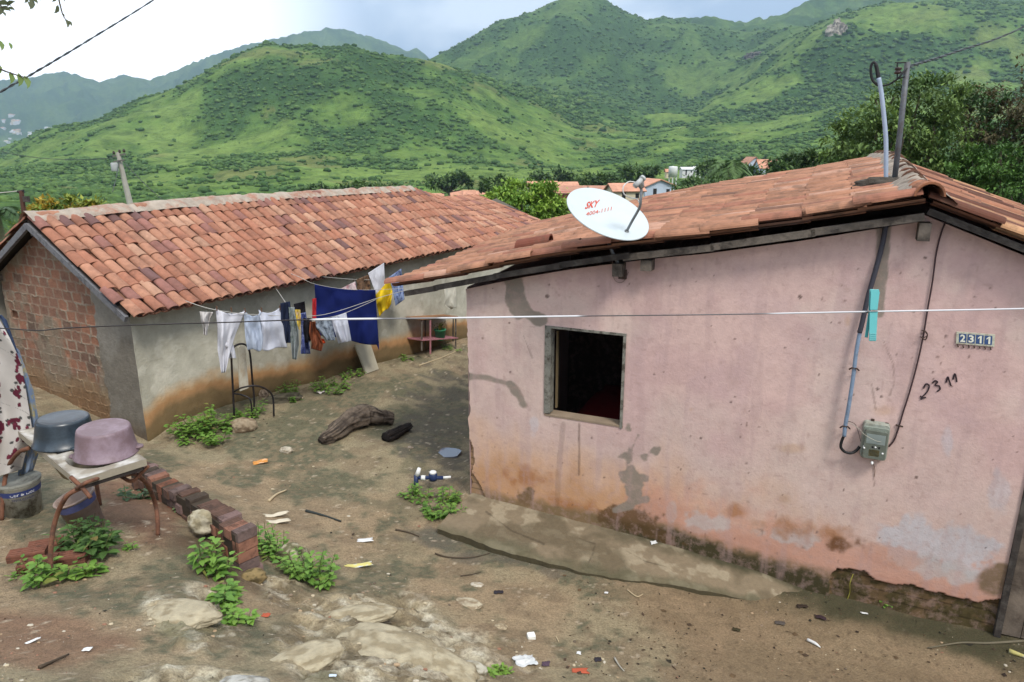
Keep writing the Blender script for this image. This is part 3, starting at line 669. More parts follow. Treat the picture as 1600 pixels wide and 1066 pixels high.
    vb = MB(); vb.beam(ph(4.12, -.155, float(roof_z(4.12, 0)) - .055), ph(8.9, -.155, float(roof_z(8.9, 0)) - .055), .04, .05); vb.build('verge_board', M_DARKWOOD, house)
    for s_, w_, h_ in ((1.93, .10, .10), (4.12, .085, .14), (1.66, .09, .12)):
        z_ = float(roof_z(s_, 0)) - .15
        q = MB().box(ph(s_ - w_ / 2, -.15, z_ - h_), PW * w_, PD * .55, UP * h_); q.build('purlin_end', M_WOOD, house)
    # window frame
    wf = thing('window', ph(WIN[0], 0, WIN[2]), None, None); wf.parent = house; wf.location = tuple(ph(WIN[0], 0, WIN[2]) - np.array(house.location))
    a, c_, z_, z2 = WIN
    f = MB(); f.box(ph(a - .012, -.012, z_ + .02), PW * .066, PD * .11, UP * (z2 - z_ - .01)); f.box(ph(c_ - .022, -.012, z_ - .02), PW * .028, PD * .11, UP * (z2 - z_ + .02)); f.box(ph(a - .012, -.014, z2 - .005), PW * (c_ - a + .02), PD * .11, UP * .024)
    f.build('frame', mat('peeling_grey_paint', col(150, 148, 138, .6), rough=.85, var=.3, scale=12, bump=.5, bscale=50, dirt=col(70, 62, 50, .6), dirtamt=.85, dirtscale=14), wf)
    f = MB().box(ph(a - .01, -.006, z_ - .012), PW * (c_ - a + .02), PD * .15, UP * .02); f.build('sill', solid('sill_cement', 166, 146, 124, k=.6), wf)
    f = MB().box(ph(a + .055, .15, z_ + .03), PW * .018, PD * .035, UP * (z2 - z_ - .1)); f.build('shutter', solid('shutter_wood', 150, 130, 96, k=.5), wf)
    # door, two boards and jamb
    a, c_, z_, z2 = DOOR; z_ = -.31
    dr = MB(); x = a + .045
    for k in range(5):
        dr.box(ph(x, .02 + .003 * (k % 2), z_ + .02), PW * .143, PD * .03, UP * (z2 - z_ - .04)); x += .149
    dr.build('door', mat('door_wood', col(128, 116, 104, .6), rough=.8, var=.35, scale=5, bump=.5, bscale=30, dirt=col(74, 62, 54, .6), dirtamt=.7, dirtscale=3), house)
    fr = MB(); fr.box(ph(a - .01, -.02, z_), PW * .05, PD * .12, UP * (z2 - z_)); fr.box(ph(c_ - .04, -.02, z_), PW * .05, PD * .12, UP * (z2 - z_)); fr.box(ph(a - .01, -.022, z2 - .01), PW * (c_ - a + .02), PD * .12, UP * .05)
    fr.build('door_frame', M_DARKWOOD, house)
    # hand painted number
    st = MB(); m_ = solid('paint_black', 70, 54, 60, k=.5)
    for pts in [[(1443,607),(1447,600),(1452,603),(1449,612),(1441,620),(1438,619)],[(1441,621),(1439,624),(1442,622),(1447,621)],
                [(1457,599),(1461,595),(1465,597),(1461,602),(1467,603),(1469,608),(1464,612)],[(1478,598),(1481,589),(1483,594),(1486,603)],[(1489,593),(1492,584),(1494,590),(1495,597)]]:
        st.tube(curve_pts([pw(u, v, -.006) for u, v in pts], 4), .006, n=6)
    st.build('painted_number', m_, house)
make_pink()

# ---- concrete apron along the foot of the pink wall
def make_apron():
    outer = [(684, 822), (740, 842), (800, 862), (870, 882), (940, 897), (1000, 905), (1080, 915), (1160, 932), (1250, 962)]
    O = np.array([atz(u, v, z) for (u, v), z in zip(outer, [-.03, -.05, -.08, -.11, -.14, -.17, -.22, -.29, -.35])])
    so = (O - PK) @ PW; do = (O - PK) @ PD
    S = np.linspace(so[0], so[-1], 230); n = 46; t = np.linspace(0, 1, n)
    Dout = np.interp(S, so, do) + (fbm(S * 5, S * 0, seed=301, o=4) - .5) * .07; Zout = np.interp(S, so, O[:, 2])
    Din = np.where(S < 0, 0, -.0); Din = np.interp(S, [so[0], 0, .01, 9], [do[0] + .25, .02, .02, .02])
    D = Din[:, None] * (1 - t) + Dout[:, None] * t; Zin = np.where(S < 0, Zout + .02, base_z(S) + .01)
    Z = Zin[:, None] * (1 - t) + Zout[:, None] * t; Sg = np.repeat(S[:, None], n, 1)
    Z = Z + (fbm(Sg * 3, D * 3, seed=311, o=4) - .5) * .03 - .045 * sstep(S[-1] - .5, S[-1], Sg)
    dr = np.maximum(0, t[None] - .97) / .03; Z = Z - dr * .02
    Q = PK + PW * Sg[..., None] + PD * D[..., None]; Q[..., 2] = Z
    U, V = px(Q); n2 = fbm(Sg * 6, D * 6, seed=321, o=5); n1 = fbm(Sg * 1.8, D * 1.8, seed=331, o=4)
    C = np.zeros(Sg.shape + (3,)) + lin((144, 128, 104)); C = mixc(C, lin((176, 162, 136)), sstep(.54, .62, n2) * .8)
    C = mixc(C, lin((106, 94, 72)), sstep(.5, .62, n1) * .7); C = mixc(C, lin((84, 84, 60)), sstep(.75, 1, t[None] + (n2 - .5) * .4 + 0 * Sg) * .6)
    C = mixc(C, lin((68, 66, 44)), sstep(.3, .0, t[None] + (n2 - .5) * .5) * sstep(1.2, 2.2, Sg) * .85)
    for pts in [[(980,862),(1010,878),(1040,885)], [(760,800),(800,830),(850,850)], [(905,842),(930,850),(925,870),(912,890)]]: C = mixc(C, lin((74, 64, 48)), sstep(2, .5, pdist(U, V, pts) + (n2 - .5) * 4) * .6)
    b = MB().add(Q.reshape(-1, 3), gridfaces(*Sg.shape), (C * .62).reshape(-1, 3))
    for edge in (Q[:, -1], Q[0, :]):
        m = len(edge); V_ = np.concatenate([edge, edge - UP * .35]); b.add(V_, [(i, i + 1, m + i + 1, m + i) for i in range(m - 1)], lin((92, 84, 62)) * .6)
    tag(b.build('pavement', mat('old_concrete', attr=True, rough=.9, var=.12, scale=20, bump=.5, bscale=50, bdist=.02), None, True), kind='structure')
make_apron()

# ---- grey house on the left
lhouse = thing('grey_house', lh(0, 0, 0), 'long grey plastered house with bare brick gable end and orange barrel tile roof', 'house')
def lridge(s): return np.interp(s, [-.5, -.1, 1.2, 3.5, 7.75, 8.9, 12], [2.93, 2.93, 2.95, 2.97, 2.93, 2.66, 2.62])
def lbase(s): return np.interp(s, [-.5, 0, .3, 1.0, 2, 3, 3.8, 4.6, 5.7, 7, 12], [.2, .22, .34, .33, .24, .165, .10, .045, -.02, -.12, -.5])
OFR = 1.6
def lroof(s, o):
    """roof surface: o from the near wall (0) to the ridge (1.6) and down the other side"""
    ze = np.interp(s, [0, 2, 5.5, 11.4], [2.04, 2.03, 2.03, 1.96]); zr = lridge(s)
    o = np.asarray(o, float); f = np.where(o <= OFR, o / OFR, (2 * OFR - o) / OFR); return ze + (zr - ze) * f - .012
def make_left():
    # long plastered wall
    S = np.linspace(-.035, 11.4, 560); n = 130
    t = np.linspace(0, 1, n); z0 = lbase(S) - .3; z1 = lroof(S, 0) - .05
    Z = z0[:, None] * (1 - t) + z1[:, None] * t; Sg = np.repeat(S[:, None], n, 1); Q = LB0 + LD * Sg[..., None] + UP * Z[..., None]; U, V = px(Q)
    n1 = fbm(Sg * 1.3, Z * 1.3, seed=401, o=5); n2 = fbm(Sg * 7, Z * 7, seed=411, o=4); hb = Z - lbase(Sg)
    C = np.zeros(Sg.shape + (3,)) + lin((196, 192, 176)); C = mixc(C, lin((168, 164, 148)), sstep(.45, .62, n1) * .7); C = mixc(C, lin((214, 210, 196)), sstep(.58, .66, n2) * .35)
    C = mixc(C, lin((140, 136, 124)), sstep(1.55, 2.0, hb + (n1 - .5) * .5) * .45)  # shade below the eave, painted into the plaster colour
    # trowel patches
    for e_ in [(300,590,26,16,0),(250,600,14,30,0),(420,470,30,16,0),(640,480,30,20,0),(330,500,20,14,0)]: C = mixc(C, lin((206, 200, 184)), sstep(0, .3, 1 - ell(U, V, *e_) + (n2 - .5) * 1.4) * .5)
    C = mixc(C, lin((196, 158, 112)), sstep(.56, .35, hb + (n1 - .5) * .35 + (n2 - .5) * .12) * .85)
    C = mixc(C, lin((176, 124, 78)), sstep(.42, .32, hb + (n1 - .5) * .3 + (n2 - .5) * .15) * .6)
    C = mixc(C, lin((122, 104, 74)), sstep(.34, .20, hb + (n1 - .5) * .28 + (n2 - .5) * .1) * .92)
    C = mixc(C, lin((92, 82, 56)), sstep(.12, .0, hb + (n1 - .5) * .2) * .6)
    C = C * (.92 + .16 * fbm(Sg * 25, Z * 25, seed=421, o=2))[..., None] * .76
    D = (n1 - .5) * .03 * sstep(0, .3, Sg) + (n2 - .5) * .012; Q = Q - LW * D[..., None]
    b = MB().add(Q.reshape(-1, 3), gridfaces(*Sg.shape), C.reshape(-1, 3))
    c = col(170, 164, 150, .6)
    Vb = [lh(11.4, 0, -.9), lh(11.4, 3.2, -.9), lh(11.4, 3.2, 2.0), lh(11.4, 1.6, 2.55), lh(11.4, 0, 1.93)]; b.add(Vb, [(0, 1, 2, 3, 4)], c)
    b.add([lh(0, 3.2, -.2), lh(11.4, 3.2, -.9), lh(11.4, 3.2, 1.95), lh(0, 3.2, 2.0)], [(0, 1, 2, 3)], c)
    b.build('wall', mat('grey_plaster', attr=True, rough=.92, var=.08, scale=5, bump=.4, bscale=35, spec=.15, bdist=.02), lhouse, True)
    # gable end: bare hollow brick with a plastered strip beside the corner
    OO = np.linspace(0, 2.95, 330); n = 300; t = np.linspace(0, 1, n); z0 = np.interp(OO, [0, 3], [-.2, .1]); z1 = lroof(0, OO) - .04
    Z = z0[:, None] * (1 - t) + z1[:, None] * t; Og = np.repeat(OO[:, None], n, 1); Q = LB0 + LW * Og[..., None] + UP * Z[..., None]; U, V = px(Q)
    n1 = fbm(Og * 1.6, Z * 1.6, seed=431, o=5); n2 = fbm(Og * 8, Z * 8, seed=441, o=4); n3 = fbm(Og * 30, Z * 30, seed=451, o=3)
    bh, bw = .135, .215; row = np.floor(Z / bh + (n2 - .5) * .05); fx = (Og + (row % 2) * bw * .5 + vnoise(row * 3.3, row * 0, seed=461) * .12 + (n2 - .5) * .02) / bw; fz = Z / bh
    bx, bz = np.abs((fx + (n3 - .5) * .12) % 1 - .5), np.abs((fz + (n2 - .5) * .3 + (n3 - .5) * .15) % 1 - .5)
    mort = sstep(.40, .46, np.maximum(bx * 1.02, bz)) ; idn = vnoise(np.floor(fx) * 7.7, row * 5.1, seed=471)
    C = np.zeros(Og.shape + (3,)) + lin((156, 118, 100)); C = mixc(C, lin((178, 128, 104)), sstep(.5, .9, idn)); C = mixc(C, lin((120, 102, 90)), sstep(.35, .1, idn) * .9)
    groove = (np.abs((Z / .022) % 1 - .5) > .38) & (mort < .3); C = C * np.where(groove, .78, 1)[..., None]
    smear = sstep(.48, .58, n1); C = mixc(C, lin((166, 152, 134)), mort * (.55 + .45 * sstep(.4, .6, n2))); C = mixc(C, lin((150, 138, 120)), smear * .75)
    deep = (idn > .93) & (mort < .3); C = C * np.where(deep, .5, 1)[..., None]
    edge = .76 + (n2 - .5) * .12 + .0; pl = sstep(.02, -.02, Og - edge); low = sstep(.95, .7, Z + (n1 - .5) * .4 + Og * .0); 
    C = mixc(C, lin((158, 134, 104)), low * .75); C = mixc(C, lin((134, 100, 70)), sstep(.75, .5, Z + (n1 - .5) * .3) * .6)
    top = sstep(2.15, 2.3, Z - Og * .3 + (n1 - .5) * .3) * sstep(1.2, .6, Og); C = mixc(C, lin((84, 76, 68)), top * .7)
    PC = np.zeros_like(C) + lin((152, 146, 136)); PC = mixc(PC, lin((132, 124, 112)), sstep(.45, .6, n1) * .7); PC = mixc(PC, lin((110, 92, 72)), sstep(.55, .3, Z + (n1 - .5) * .3) * .7)
    C = C * (1 - pl[..., None]) + PC * pl[..., None]; C = C * (.85 + .3 * n3[..., None]) * .60
    D = pl * .022 + (1 - pl) * (smear * .012 + np.where(mort > .5, (n2 - .35) * .02, 0) - deep * .03) + (n2 - .5) * .01
    Q = Q - LD * D[..., None]
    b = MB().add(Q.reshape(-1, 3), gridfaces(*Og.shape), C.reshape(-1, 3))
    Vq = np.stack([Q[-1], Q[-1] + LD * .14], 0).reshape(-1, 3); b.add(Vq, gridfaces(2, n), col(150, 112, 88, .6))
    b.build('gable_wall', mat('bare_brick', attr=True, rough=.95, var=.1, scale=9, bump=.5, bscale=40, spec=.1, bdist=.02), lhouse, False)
    # tiles
    rg = np.random.default_rng(12)
    def pal(rg, i, r):
        k = rg.random(); c = lin((204, 148, 120)) if k < .42 else lin((190, 130, 104)) if k < .78 else lin((168, 118, 106)) if k < .9 else lin((212, 164, 136)) if k < .97 else lin((136, 102, 98))
        return c * (.82 + .2 * rg.random() + .16 * float(fbm(np.array(i * .13), np.array(r * .5), seed=491))) * .60
    rb = MB(); cols = list(np.arange(-.14, 11.25, .160))
    smax = lambda a: a
    def sN(a, t):
        o = -.27 + t * (OFR + .27); a2 = a * (1 - .075 * sstep(8.5, 11.2, np.array(a)) * t) if a > 8 else a
        return lh(float(a2), o, float(lroof(float(a2), o)) + .0)
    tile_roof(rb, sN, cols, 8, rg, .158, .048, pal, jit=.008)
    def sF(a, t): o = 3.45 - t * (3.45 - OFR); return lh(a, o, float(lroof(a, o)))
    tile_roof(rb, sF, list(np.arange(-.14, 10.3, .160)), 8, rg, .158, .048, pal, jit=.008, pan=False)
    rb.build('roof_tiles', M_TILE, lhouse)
    un = MB(); SS = np.linspace(-.2, 11.2, 40); oo = np.array([-.2, 0, .8, 1.6, 2.4, 3.3]); un.add([lh(s_ * (1 - (.07 if s_ > 9 and o > 1 else 0)), o, float(lroof(s_, o)) + .02) for s_ in SS for o in oo], gridfaces(40, 6))
    un.build('roof_boarding', mat('dark_battens'), lhouse)
    # ridge mortar
    n_ = 260; dd = np.linspace(-.22, 7.75, n_); ps = np.linspace(-.17, .2, 13); Dg, Pg = np.meshgrid(dd, ps, indexing='ij')
    wv = (fbm(Dg * 5, Pg * 4, seed=481, o=4) - .5); zz = lridge(Dg) - np.abs(Pg) * .52 + .055 + .04 * np.cos(Pg / .2 * math.pi / 2) + wv * .06
    P2 = Pg * (1 + wv * .9)
    zz = zz + .03
    mo = MB().add((LB0 + LD * Dg[..., None] + LW * (OFR + P2)[..., None] + UP * zz[..., None]).reshape(-1, 3), gridfaces(n_, 13))
    mo.build('ridge_mortar', mat('pale_mortar', col(190, 176, 160, .62), rough=.95, var=.2, scale=8, bump=.7, bscale=30, dirt=col(178, 112, 84, .62), dirtamt=.7, dirtscale=3, bdist=.03), lhouse, True)
    rc = MB(); d = -.2
    while d < 7.7: rc = MB(); tile(rc, lh(d, OFR, float(lridge(d)) + .03), LD * 1.0, LW, UP, .2, .38, .085, pal(rg, 0, 0)); rc.build('ridge_cap', M_TILE, lhouse); d += .9 + rg.uniform(0, 1.5)
    # verge: grey steel/wood rafter along the gable plus black boarding underneath
    v = MB(); v.beam(lh(-.2, -.2, float(lroof(0, -.2)) - .045), lh(-.2, OFR, float(lroof(0, OFR)) - .045), .045, .075); v.beam(lh(-.2, OFR, float(lroof(0, OFR)) - .045), lh(-.2, 3.35, float(lroof(0, 3.35)) - .045), .045, .075)
    v.build('verge_board', mat('grey_board', col(132, 132, 136, .6), rough=.8, var=.3, scale=9, bump=.3, bscale=30, dirt=col(60, 54, 54, .6), dirtamt=.7, dirtscale=9), lhouse)
    v = MB(); v.beam(lh(-.13, -.1, float(lroof(0, -.1)) - .09), lh(-.13, OFR, float(lroof(0, OFR)) - .09), .10, .05); v.build('rafter', M_DARKWOOD, lhouse)
    for o, z_ in ((.02, 2.0), (1.6, 2.86), (2.9, 2.15)): MB().box(lh(-.17, o - .03, z_ - .12), LD * .5, LW * .06, UP * .09).build('purlin_end', M_WOOD, lhouse)
make_left()
#==PART3==
# ------------------------------------------------------------------ satellite dish
M_STEEL = mat('galvanised_steel', col(150, 154, 156, .62), rough=.5, metal=.6, var=.15, scale=20, bump=.1, dirt=col(110, 96, 84, .5), dirtamt=.35, dirtscale=12)
def place_text(V, aff, surf):
    """map flat text vertices through picture affine (u0,v0, ux,vx, uy,vy) onto a surface"""
    u0, v0, ux, vx, uy, vy = aff; return np.array([surf(u0 + ux * p[0] + uy * p[1], v0 + vx * p[0] + vy * p[1]) for p in V])
def make_dish():
    c0 = pw(949, 336, -.34); tocam = CAM - c0; tocam /= np.linalg.norm(tocam)
    rgt = np.array([1, 0, 0.]); upi = np.array([0, SI, CO]); e_ = .417 * rgt + .909 * upi; e_ = e_ - tocam * np.dot(e_, tocam); e_ /= np.linalg.norm(e_); nrm = .47 * tocam + .88 * e_; nrm /= np.linalg.norm(nrm)
    RR = 66 * np.linalg.norm(c0 - CAM) / F_PX * .985; dep = .055
    d = thing('satellite_dish', pw(972, 430, -.02), 'white satellite dish with red lettering on a bent steel mast at the pink house', 'satellite dish')
    prof = [(RR * k / 14, dep * (k / 14) ** 2) for k in range(0, 15)]; prof[0] = (.001, 0)
    b = MB().lathe(c0 - nrm * dep * .6, prof + [(RR + .008, dep + .001), (RR + .010, dep - .008), (RR + .002, dep - .012)] + [(RR * k / 14, dep * (k / 14) ** 2 - .012) for k in range(13, 0, -1)], n=72, ax=nrm)
    b.build('reflector', mat('dish_paint', col(222, 232, 234, .58), rough=.45, var=.03, bump=.03, dirt=col(190, 190, 180, .7), dirtamt=.15, dirtscale=4), d, True)
    def surf(u, v, off=.003):
        p = atplane(u, v, c0 - nrm * dep * .6, nrm)
        for _ in range(4):
            r = np.linalg.norm(p - (c0 - nrm * dep * .6) - nrm * np.dot(p - (c0 - nrm * dep * .6), nrm)); p = atplane(u, v, c0 - nrm * dep * .6 + nrm * (dep * (r / RR) ** 2 + off), nrm)
        return p
    red = solid('red_print', 208, 78, 56, k=.65, var=.05, bump=0)
    V, Fc = text_mesh('SKY', 1.0, shear=.25, offset=.028)
    MB().add(place_text(V, (913.5, 326.5, 11.4, -2.2, 3.2, -14.5), surf), Fc).build('lettering', red, d)
    V, Fc = text_mesh('4004-1111', 1.0, offset=.012)
    MB().add(place_text(V, (915.5, 337.5, 9.6, -2.1, 1.4, -8.5), surf), Fc).build('lettering', solid('faded_print', 214, 110, 92, k=.6, var=.05, bump=0), d)
    a0 = surf(979, 362, .0)
    def lift(u, v, h): return atplane(u, v, c0 + nrm * h, nrm)
    arm = [a0, lift(988, 345, .12), lift(999, 325, .26), lift(1001, 312, .33), lift(1002, 296, .40), lift(996, 288, .44)]
    MB().tube(curve_pts(arm, 5), .012, n=10).build('feed_arm', M_STEEL, d, True)
    MB().lathe(a0, [(.02, -.004), (.02, .01), (.014, .014)], ax=nrm, n=12, close=True).build('arm_bracket', M_STEEL, d)
    f = MB(); q0, q1 = lift(992, 291, .45), lift(1003, 280, .50); f.tube([q0, q1], [.024, .02], n=14); f.tube([q1, q1 + (q1 - q0) * .25], [.028, .026], n=14); f.tube([lift(1002, 280, .50), lift(1003, 292, .42)], .02, n=10)
    f.build('feed_horn', solid('grey_plastic', 190, 192, 190, k=.65, rough=.5), d, True)
    MB().tube(curve_pts([lift(996, 286, .46), lift(983, 284, .44), lift(974, 292, .40), lift(975, 303, .35), lift(985, 309, .31), lift(995, 311, .29), lift(999, 317, .26)], 6), .005, n=6).build('cable', solid('white_cable', 220, 220, 215, k=.75, rough=.5), d, True)
    MB().tube(curve_pts([c0 - nrm * (dep * .6 + .012), c0 - nrm * .09, pw(951, 378, -.10), pw(956, 392, -.09), pw(966, 412, -.06), pw(975, 433, -.015)], 6), .0165, n=12).build('mast', M_STEEL, d, True)
    k = MB(); k.box(pw(966, 436, -.035), PW * .075, PD * .03, UP * .09); k.build('wall_bracket', solid('rusty_plate', 84, 66, 58, k=.6), d)
    MB().tube(curve_pts([pw(957, 405, -.02), pw(957, 428, -.015), pw(963, 440, -.012), pw(974, 440, -.012), pw(982, 425, -.012)], 6), .0035, n=6).build('loose_cable', solid('dull_cable', 160, 140, 136, k=.6), d, True)
make_dish()

# ------------------------------------------------------------------ things on the pink wall
def make_wall_things():
    # meter
    m = thing('electricity_meter', pw(1362, 718, -.01), 'grey electricity meter box hanging crooked on the pink wall', 'meter')
    TL, TR, BRr, BL = [pw(u, v, -.0) for u, v in ((1349, 655), (1393, 662), (1384, 717), (1343, 711))]
    X = (TR - TL + BRr - BL) / 2; Y = (BL - TL + BRr - TR) / 2; O = TL; nn = -PD
    def prism(name, x0, y0, x1, y1, d0, d1, mt, r=.12, parent=m):
        pts = []
        for cx, cy, a0 in ((x1 - r, y1 - r, 0), (x0 + r, y1 - r, 90), (x0 + r, y0 + r, 180), (x1 - r, y0 + r, 270)):
            for k in range(5): a = R(a0 + 22.5 * k); pts.append((cx + r * math.cos(a), cy + r * math.sin(a)))
        n = len(pts); V = [O + X * p[0] + Y * p[1] + nn * d0 for p in pts] + [O + X * (.5 + (p[0] - .5) * .95) + Y * (.5 + (p[1] - .5) * .96) + nn * d1 for p in pts]
        return MB().add(V, [tuple(range(n, 2 * n))] + [(i, (i + 1) % n, n + (i + 1) % n, n + i) for i in range(n)]).build(name, mt, parent)
    gcase = mat('meter_case', col(176, 182, 170, .62), rough=.5, var=.15, scale=20, bump=.1, dirt=col(120, 104, 80, .6), dirtamt=.4, dirtscale=18)
    prism('case', 0, 0, 1, 1, 0, .075, gcase); prism('cover_rim', .03, .09, .97, .97, .075, .083, mat('meter_rim', col(150, 158, 146, .6), rough=.4), r=.08)
    prism('cover', .08, .14, .92, .93, .083, .125, mat('smoky_cover', col(120, 128, 118, .6), rough=.22, var=.2, scale=14, spec=.6, bump=.05), r=.08)
    def patch(name, x0, y0, x1, y1, d, mt): MB().box(O + X * x0 + Y * y0 + nn * d, X * (x1 - x0), Y * (y1 - y0), nn * .004).build(name, mt, m)
    patch('dial_plate', .16, .24, .84, .50, .122, solid('dial_grey', 152, 164, 160, k=.65, rough=.3)); patch('label_plate', .30, .66, .68, .84, .121, solid('olive_plate', 122, 112, 74, k=.6))
    for k in range(3): patch('register', .38 + k * .12, .56, .45 + k * .12, .62, .122, M_BLACK)
    for (x, y) in ((.12, .62), (.52, .56), (.80, .70), (.48, 1.02)):
        MB().lathe(O + X * x + Y * y + nn * .10, [(.009, 0), (.011, .01), (.008, .03), (.002, .035)], ax=nn - UP * .4, n=10, close=True).build('seal_knob', M_WHITE, m, True)
    for (x, y) in ((.28, -.05), (.80, .0)): MB().box(O + X * x + Y * y, X * .12, Y * .07, nn * .02).build('fixing_lug', solid('rusty_plate'), m)
    MB().tube(curve_pts([pw(1324, 658, -.08), pw(1342, 670, -.14), pw(1352, 680, -.15), pw(1372, 690, -.14), pw(1390, 690, -.06)], 5), .0022, n=5).build('binding_wire', solid('pale_wire', 190, 186, 170, k=.7), m)
    MB().tube(curve_pts([pw(1320, 657, -.09), pw(1335, 662, -.12), pw(1341, 675, -.1), pw(1345, 690, -.08)], 5), .0025, n=5).build('binding_wire', solid('dark_wire', 70, 60, 58, k=.6), m)
    MB().tube(curve_pts([pw(1363, 722, -.02), pw(1367, 733, -.012), pw(1366, 745, -.01)], 5), .002, n=5).build('binding_wire', solid('brown_wire', 120, 90, 60, k=.6), m)
    # conduit
    c = thing('conduit_pipe', pw(1318, 700, -.05), 'grey plastic conduit with black hose running down the pink wall to the meter', 'pipe')
    up_ = [(1386, 342, -.03), (1378, 385, -.03), (1366, 430, -.035), (1356, 465, -.04), (1347, 505, -.05), (1343, 520, -.055)]
    MB().tube(curve_pts([pw(*q) for q in up_], 6), .020, n=12).build('hose', solid('dark_hose', 78, 78, 90, k=.5, rough=.6), c, True)
    MB().tube(curve_pts([pw(*q) for q in [(1345, 512, -.052), (1338, 550, -.065), (1333, 590, -.08), (1327, 630, -.09), (1321, 664, -.095), (1319, 682, -.095)]], 6), .0165, n=12).build('pipe', mat('pvc_grey', col(142, 164, 190, .62), rough=.45, var=.1, scale=12, bump=.05, dirt=col(96, 100, 110, .6), dirtamt=.4, dirtscale=14), c, True)
    MB().tube(curve_pts([pw(*q) for q in [(1319, 680, -.095), (1315, 690, -.095), (1314, 699, -.095), (1320, 706, -.09), (1330, 708, -.08), (1338, 704, -.06), (1343, 698, -.04)]], 6), .0125, n=10).build('elbow_hose', M_BLACK, c, True)
    for (u, v, d) in ((1334, 577, -.02), (1320, 668, -.03)): MB().tube([pw(u - 7, v, d), pw(u - 3, v - 2, d - .085), pw(u + 5, v - 1, d - .08), pw(u + 8, v + 2, d + .01)], .007, n=6).build('clamp', solid('rusty_plate'), c)
    # cable on the right
    c = thing('wall_cable', pw(1392, 696, -.01), 'thin dark cable sagging down the pink wall from the gable peak to the meter', 'cable')
    MB().tube(curve_pts([pw(u, v, -.014) for u, v in [(1482, 338), (1472, 360), (1463, 395), (1457, 440), (1450, 480), (1443, 523), (1434, 565), (1422, 610), (1411, 645), (1403, 672), (1397, 688), (1389, 698)]], 5), .0065, n=8).build('cable', solid('brown_cable', 84, 62, 66, k=.5, rough=.7), c, True)
    kn = MB()
    for i in range(1): kn.tube(curve_pts([pw(1440 + i, 516 + i * 4, -.02), pw(1446, 519 + i * 3, -.035), pw(1449 + i % 2, 525 + i, -.02), pw(1441, 528 + i, -.02)], 4), .004, n=5)
    kn.build('fixing_knot', solid('rusty_plate'), c); MB().tube([pw(1400, 664, -.01), pw(1411, 667, -.03)], .007, n=6).build('fixing_nail', solid('rusty_plate'), c)
    MB().tube(curve_pts([pw(1444, 516, -.015), pw(1449, 522, -.035), pw(1446, 531, -.02), pw(1438, 526, -.03)], 4), .005, n=5).build('fixing_knot', solid('rusty_plate'), c)
    # number plate
    p = thing('number_plate', pw(1494, 537, 0), 'small white plate with blue squares reading 2311 on the pink wall', 'number plate')
    TL, TR, BR_, BL = [pw(u, v) for u, v in ((1494, 518), (1554.5, 522.5), (1553, 541.5), (1493.5, 536.5))]
    X = (TR - TL + BR_ - BL) / 2; Y = (TL - BL + TR - BR_) / 2; O = BL
    MB().box(O, X, Y, nn * .012).build('plate', mat('plate_white', col(206, 206, 186, .75), rough=.4, var=.08, dirt=col(120, 84, 60, .6), dirtamt=.5, dirtscale=30), p)
    for k in range(4):
        MB().box(O + X * (.07 + k * .222) + Y * .13 + nn * .012, X * .195, Y * .74, nn * .0015).build('blue_square', solid('enamel_blue', 66, 92, 138, k=.7, rough=.35), p)
        V, Fc = text_mesh('2311'[k], 1.0, offset=.03) if k < 2 else (np.array([(.5, 0, 0), (1, 0, 0), (1, 1, 0), (.62, 1, 0), (0, .74, 0), (0, .56, 0), (.5, .76, 0)]), [tuple(range(7))]); V = V - V.min(0); V = V / V.max(0).clip(1e-6)
        w_ = .135 if k < 2 else .10
        MB().add([O + X * (.07 + k * .222 + .0975 - w_ / 2 + q[0] * w_) + Y * (.19 + q[1] * .62) + nn * .0152 for q in V], Fc).build('numeral', solid('enamel_white', 228, 228, 212, k=.8, rough=.35), p)
    r = np.random.default_rng(3)
    for k in range(7): u = 1496 + k * 8.5; MB().tube([pw(u, 538 + r.uniform(0, 2) + k * .6, -.012), pw(u + 1.5, 542 + r.uniform(0, 2) + k * .6, -.004)], .004, n=5).build('rust_drip', solid('rusty_plate'), p)
make_wall_things()

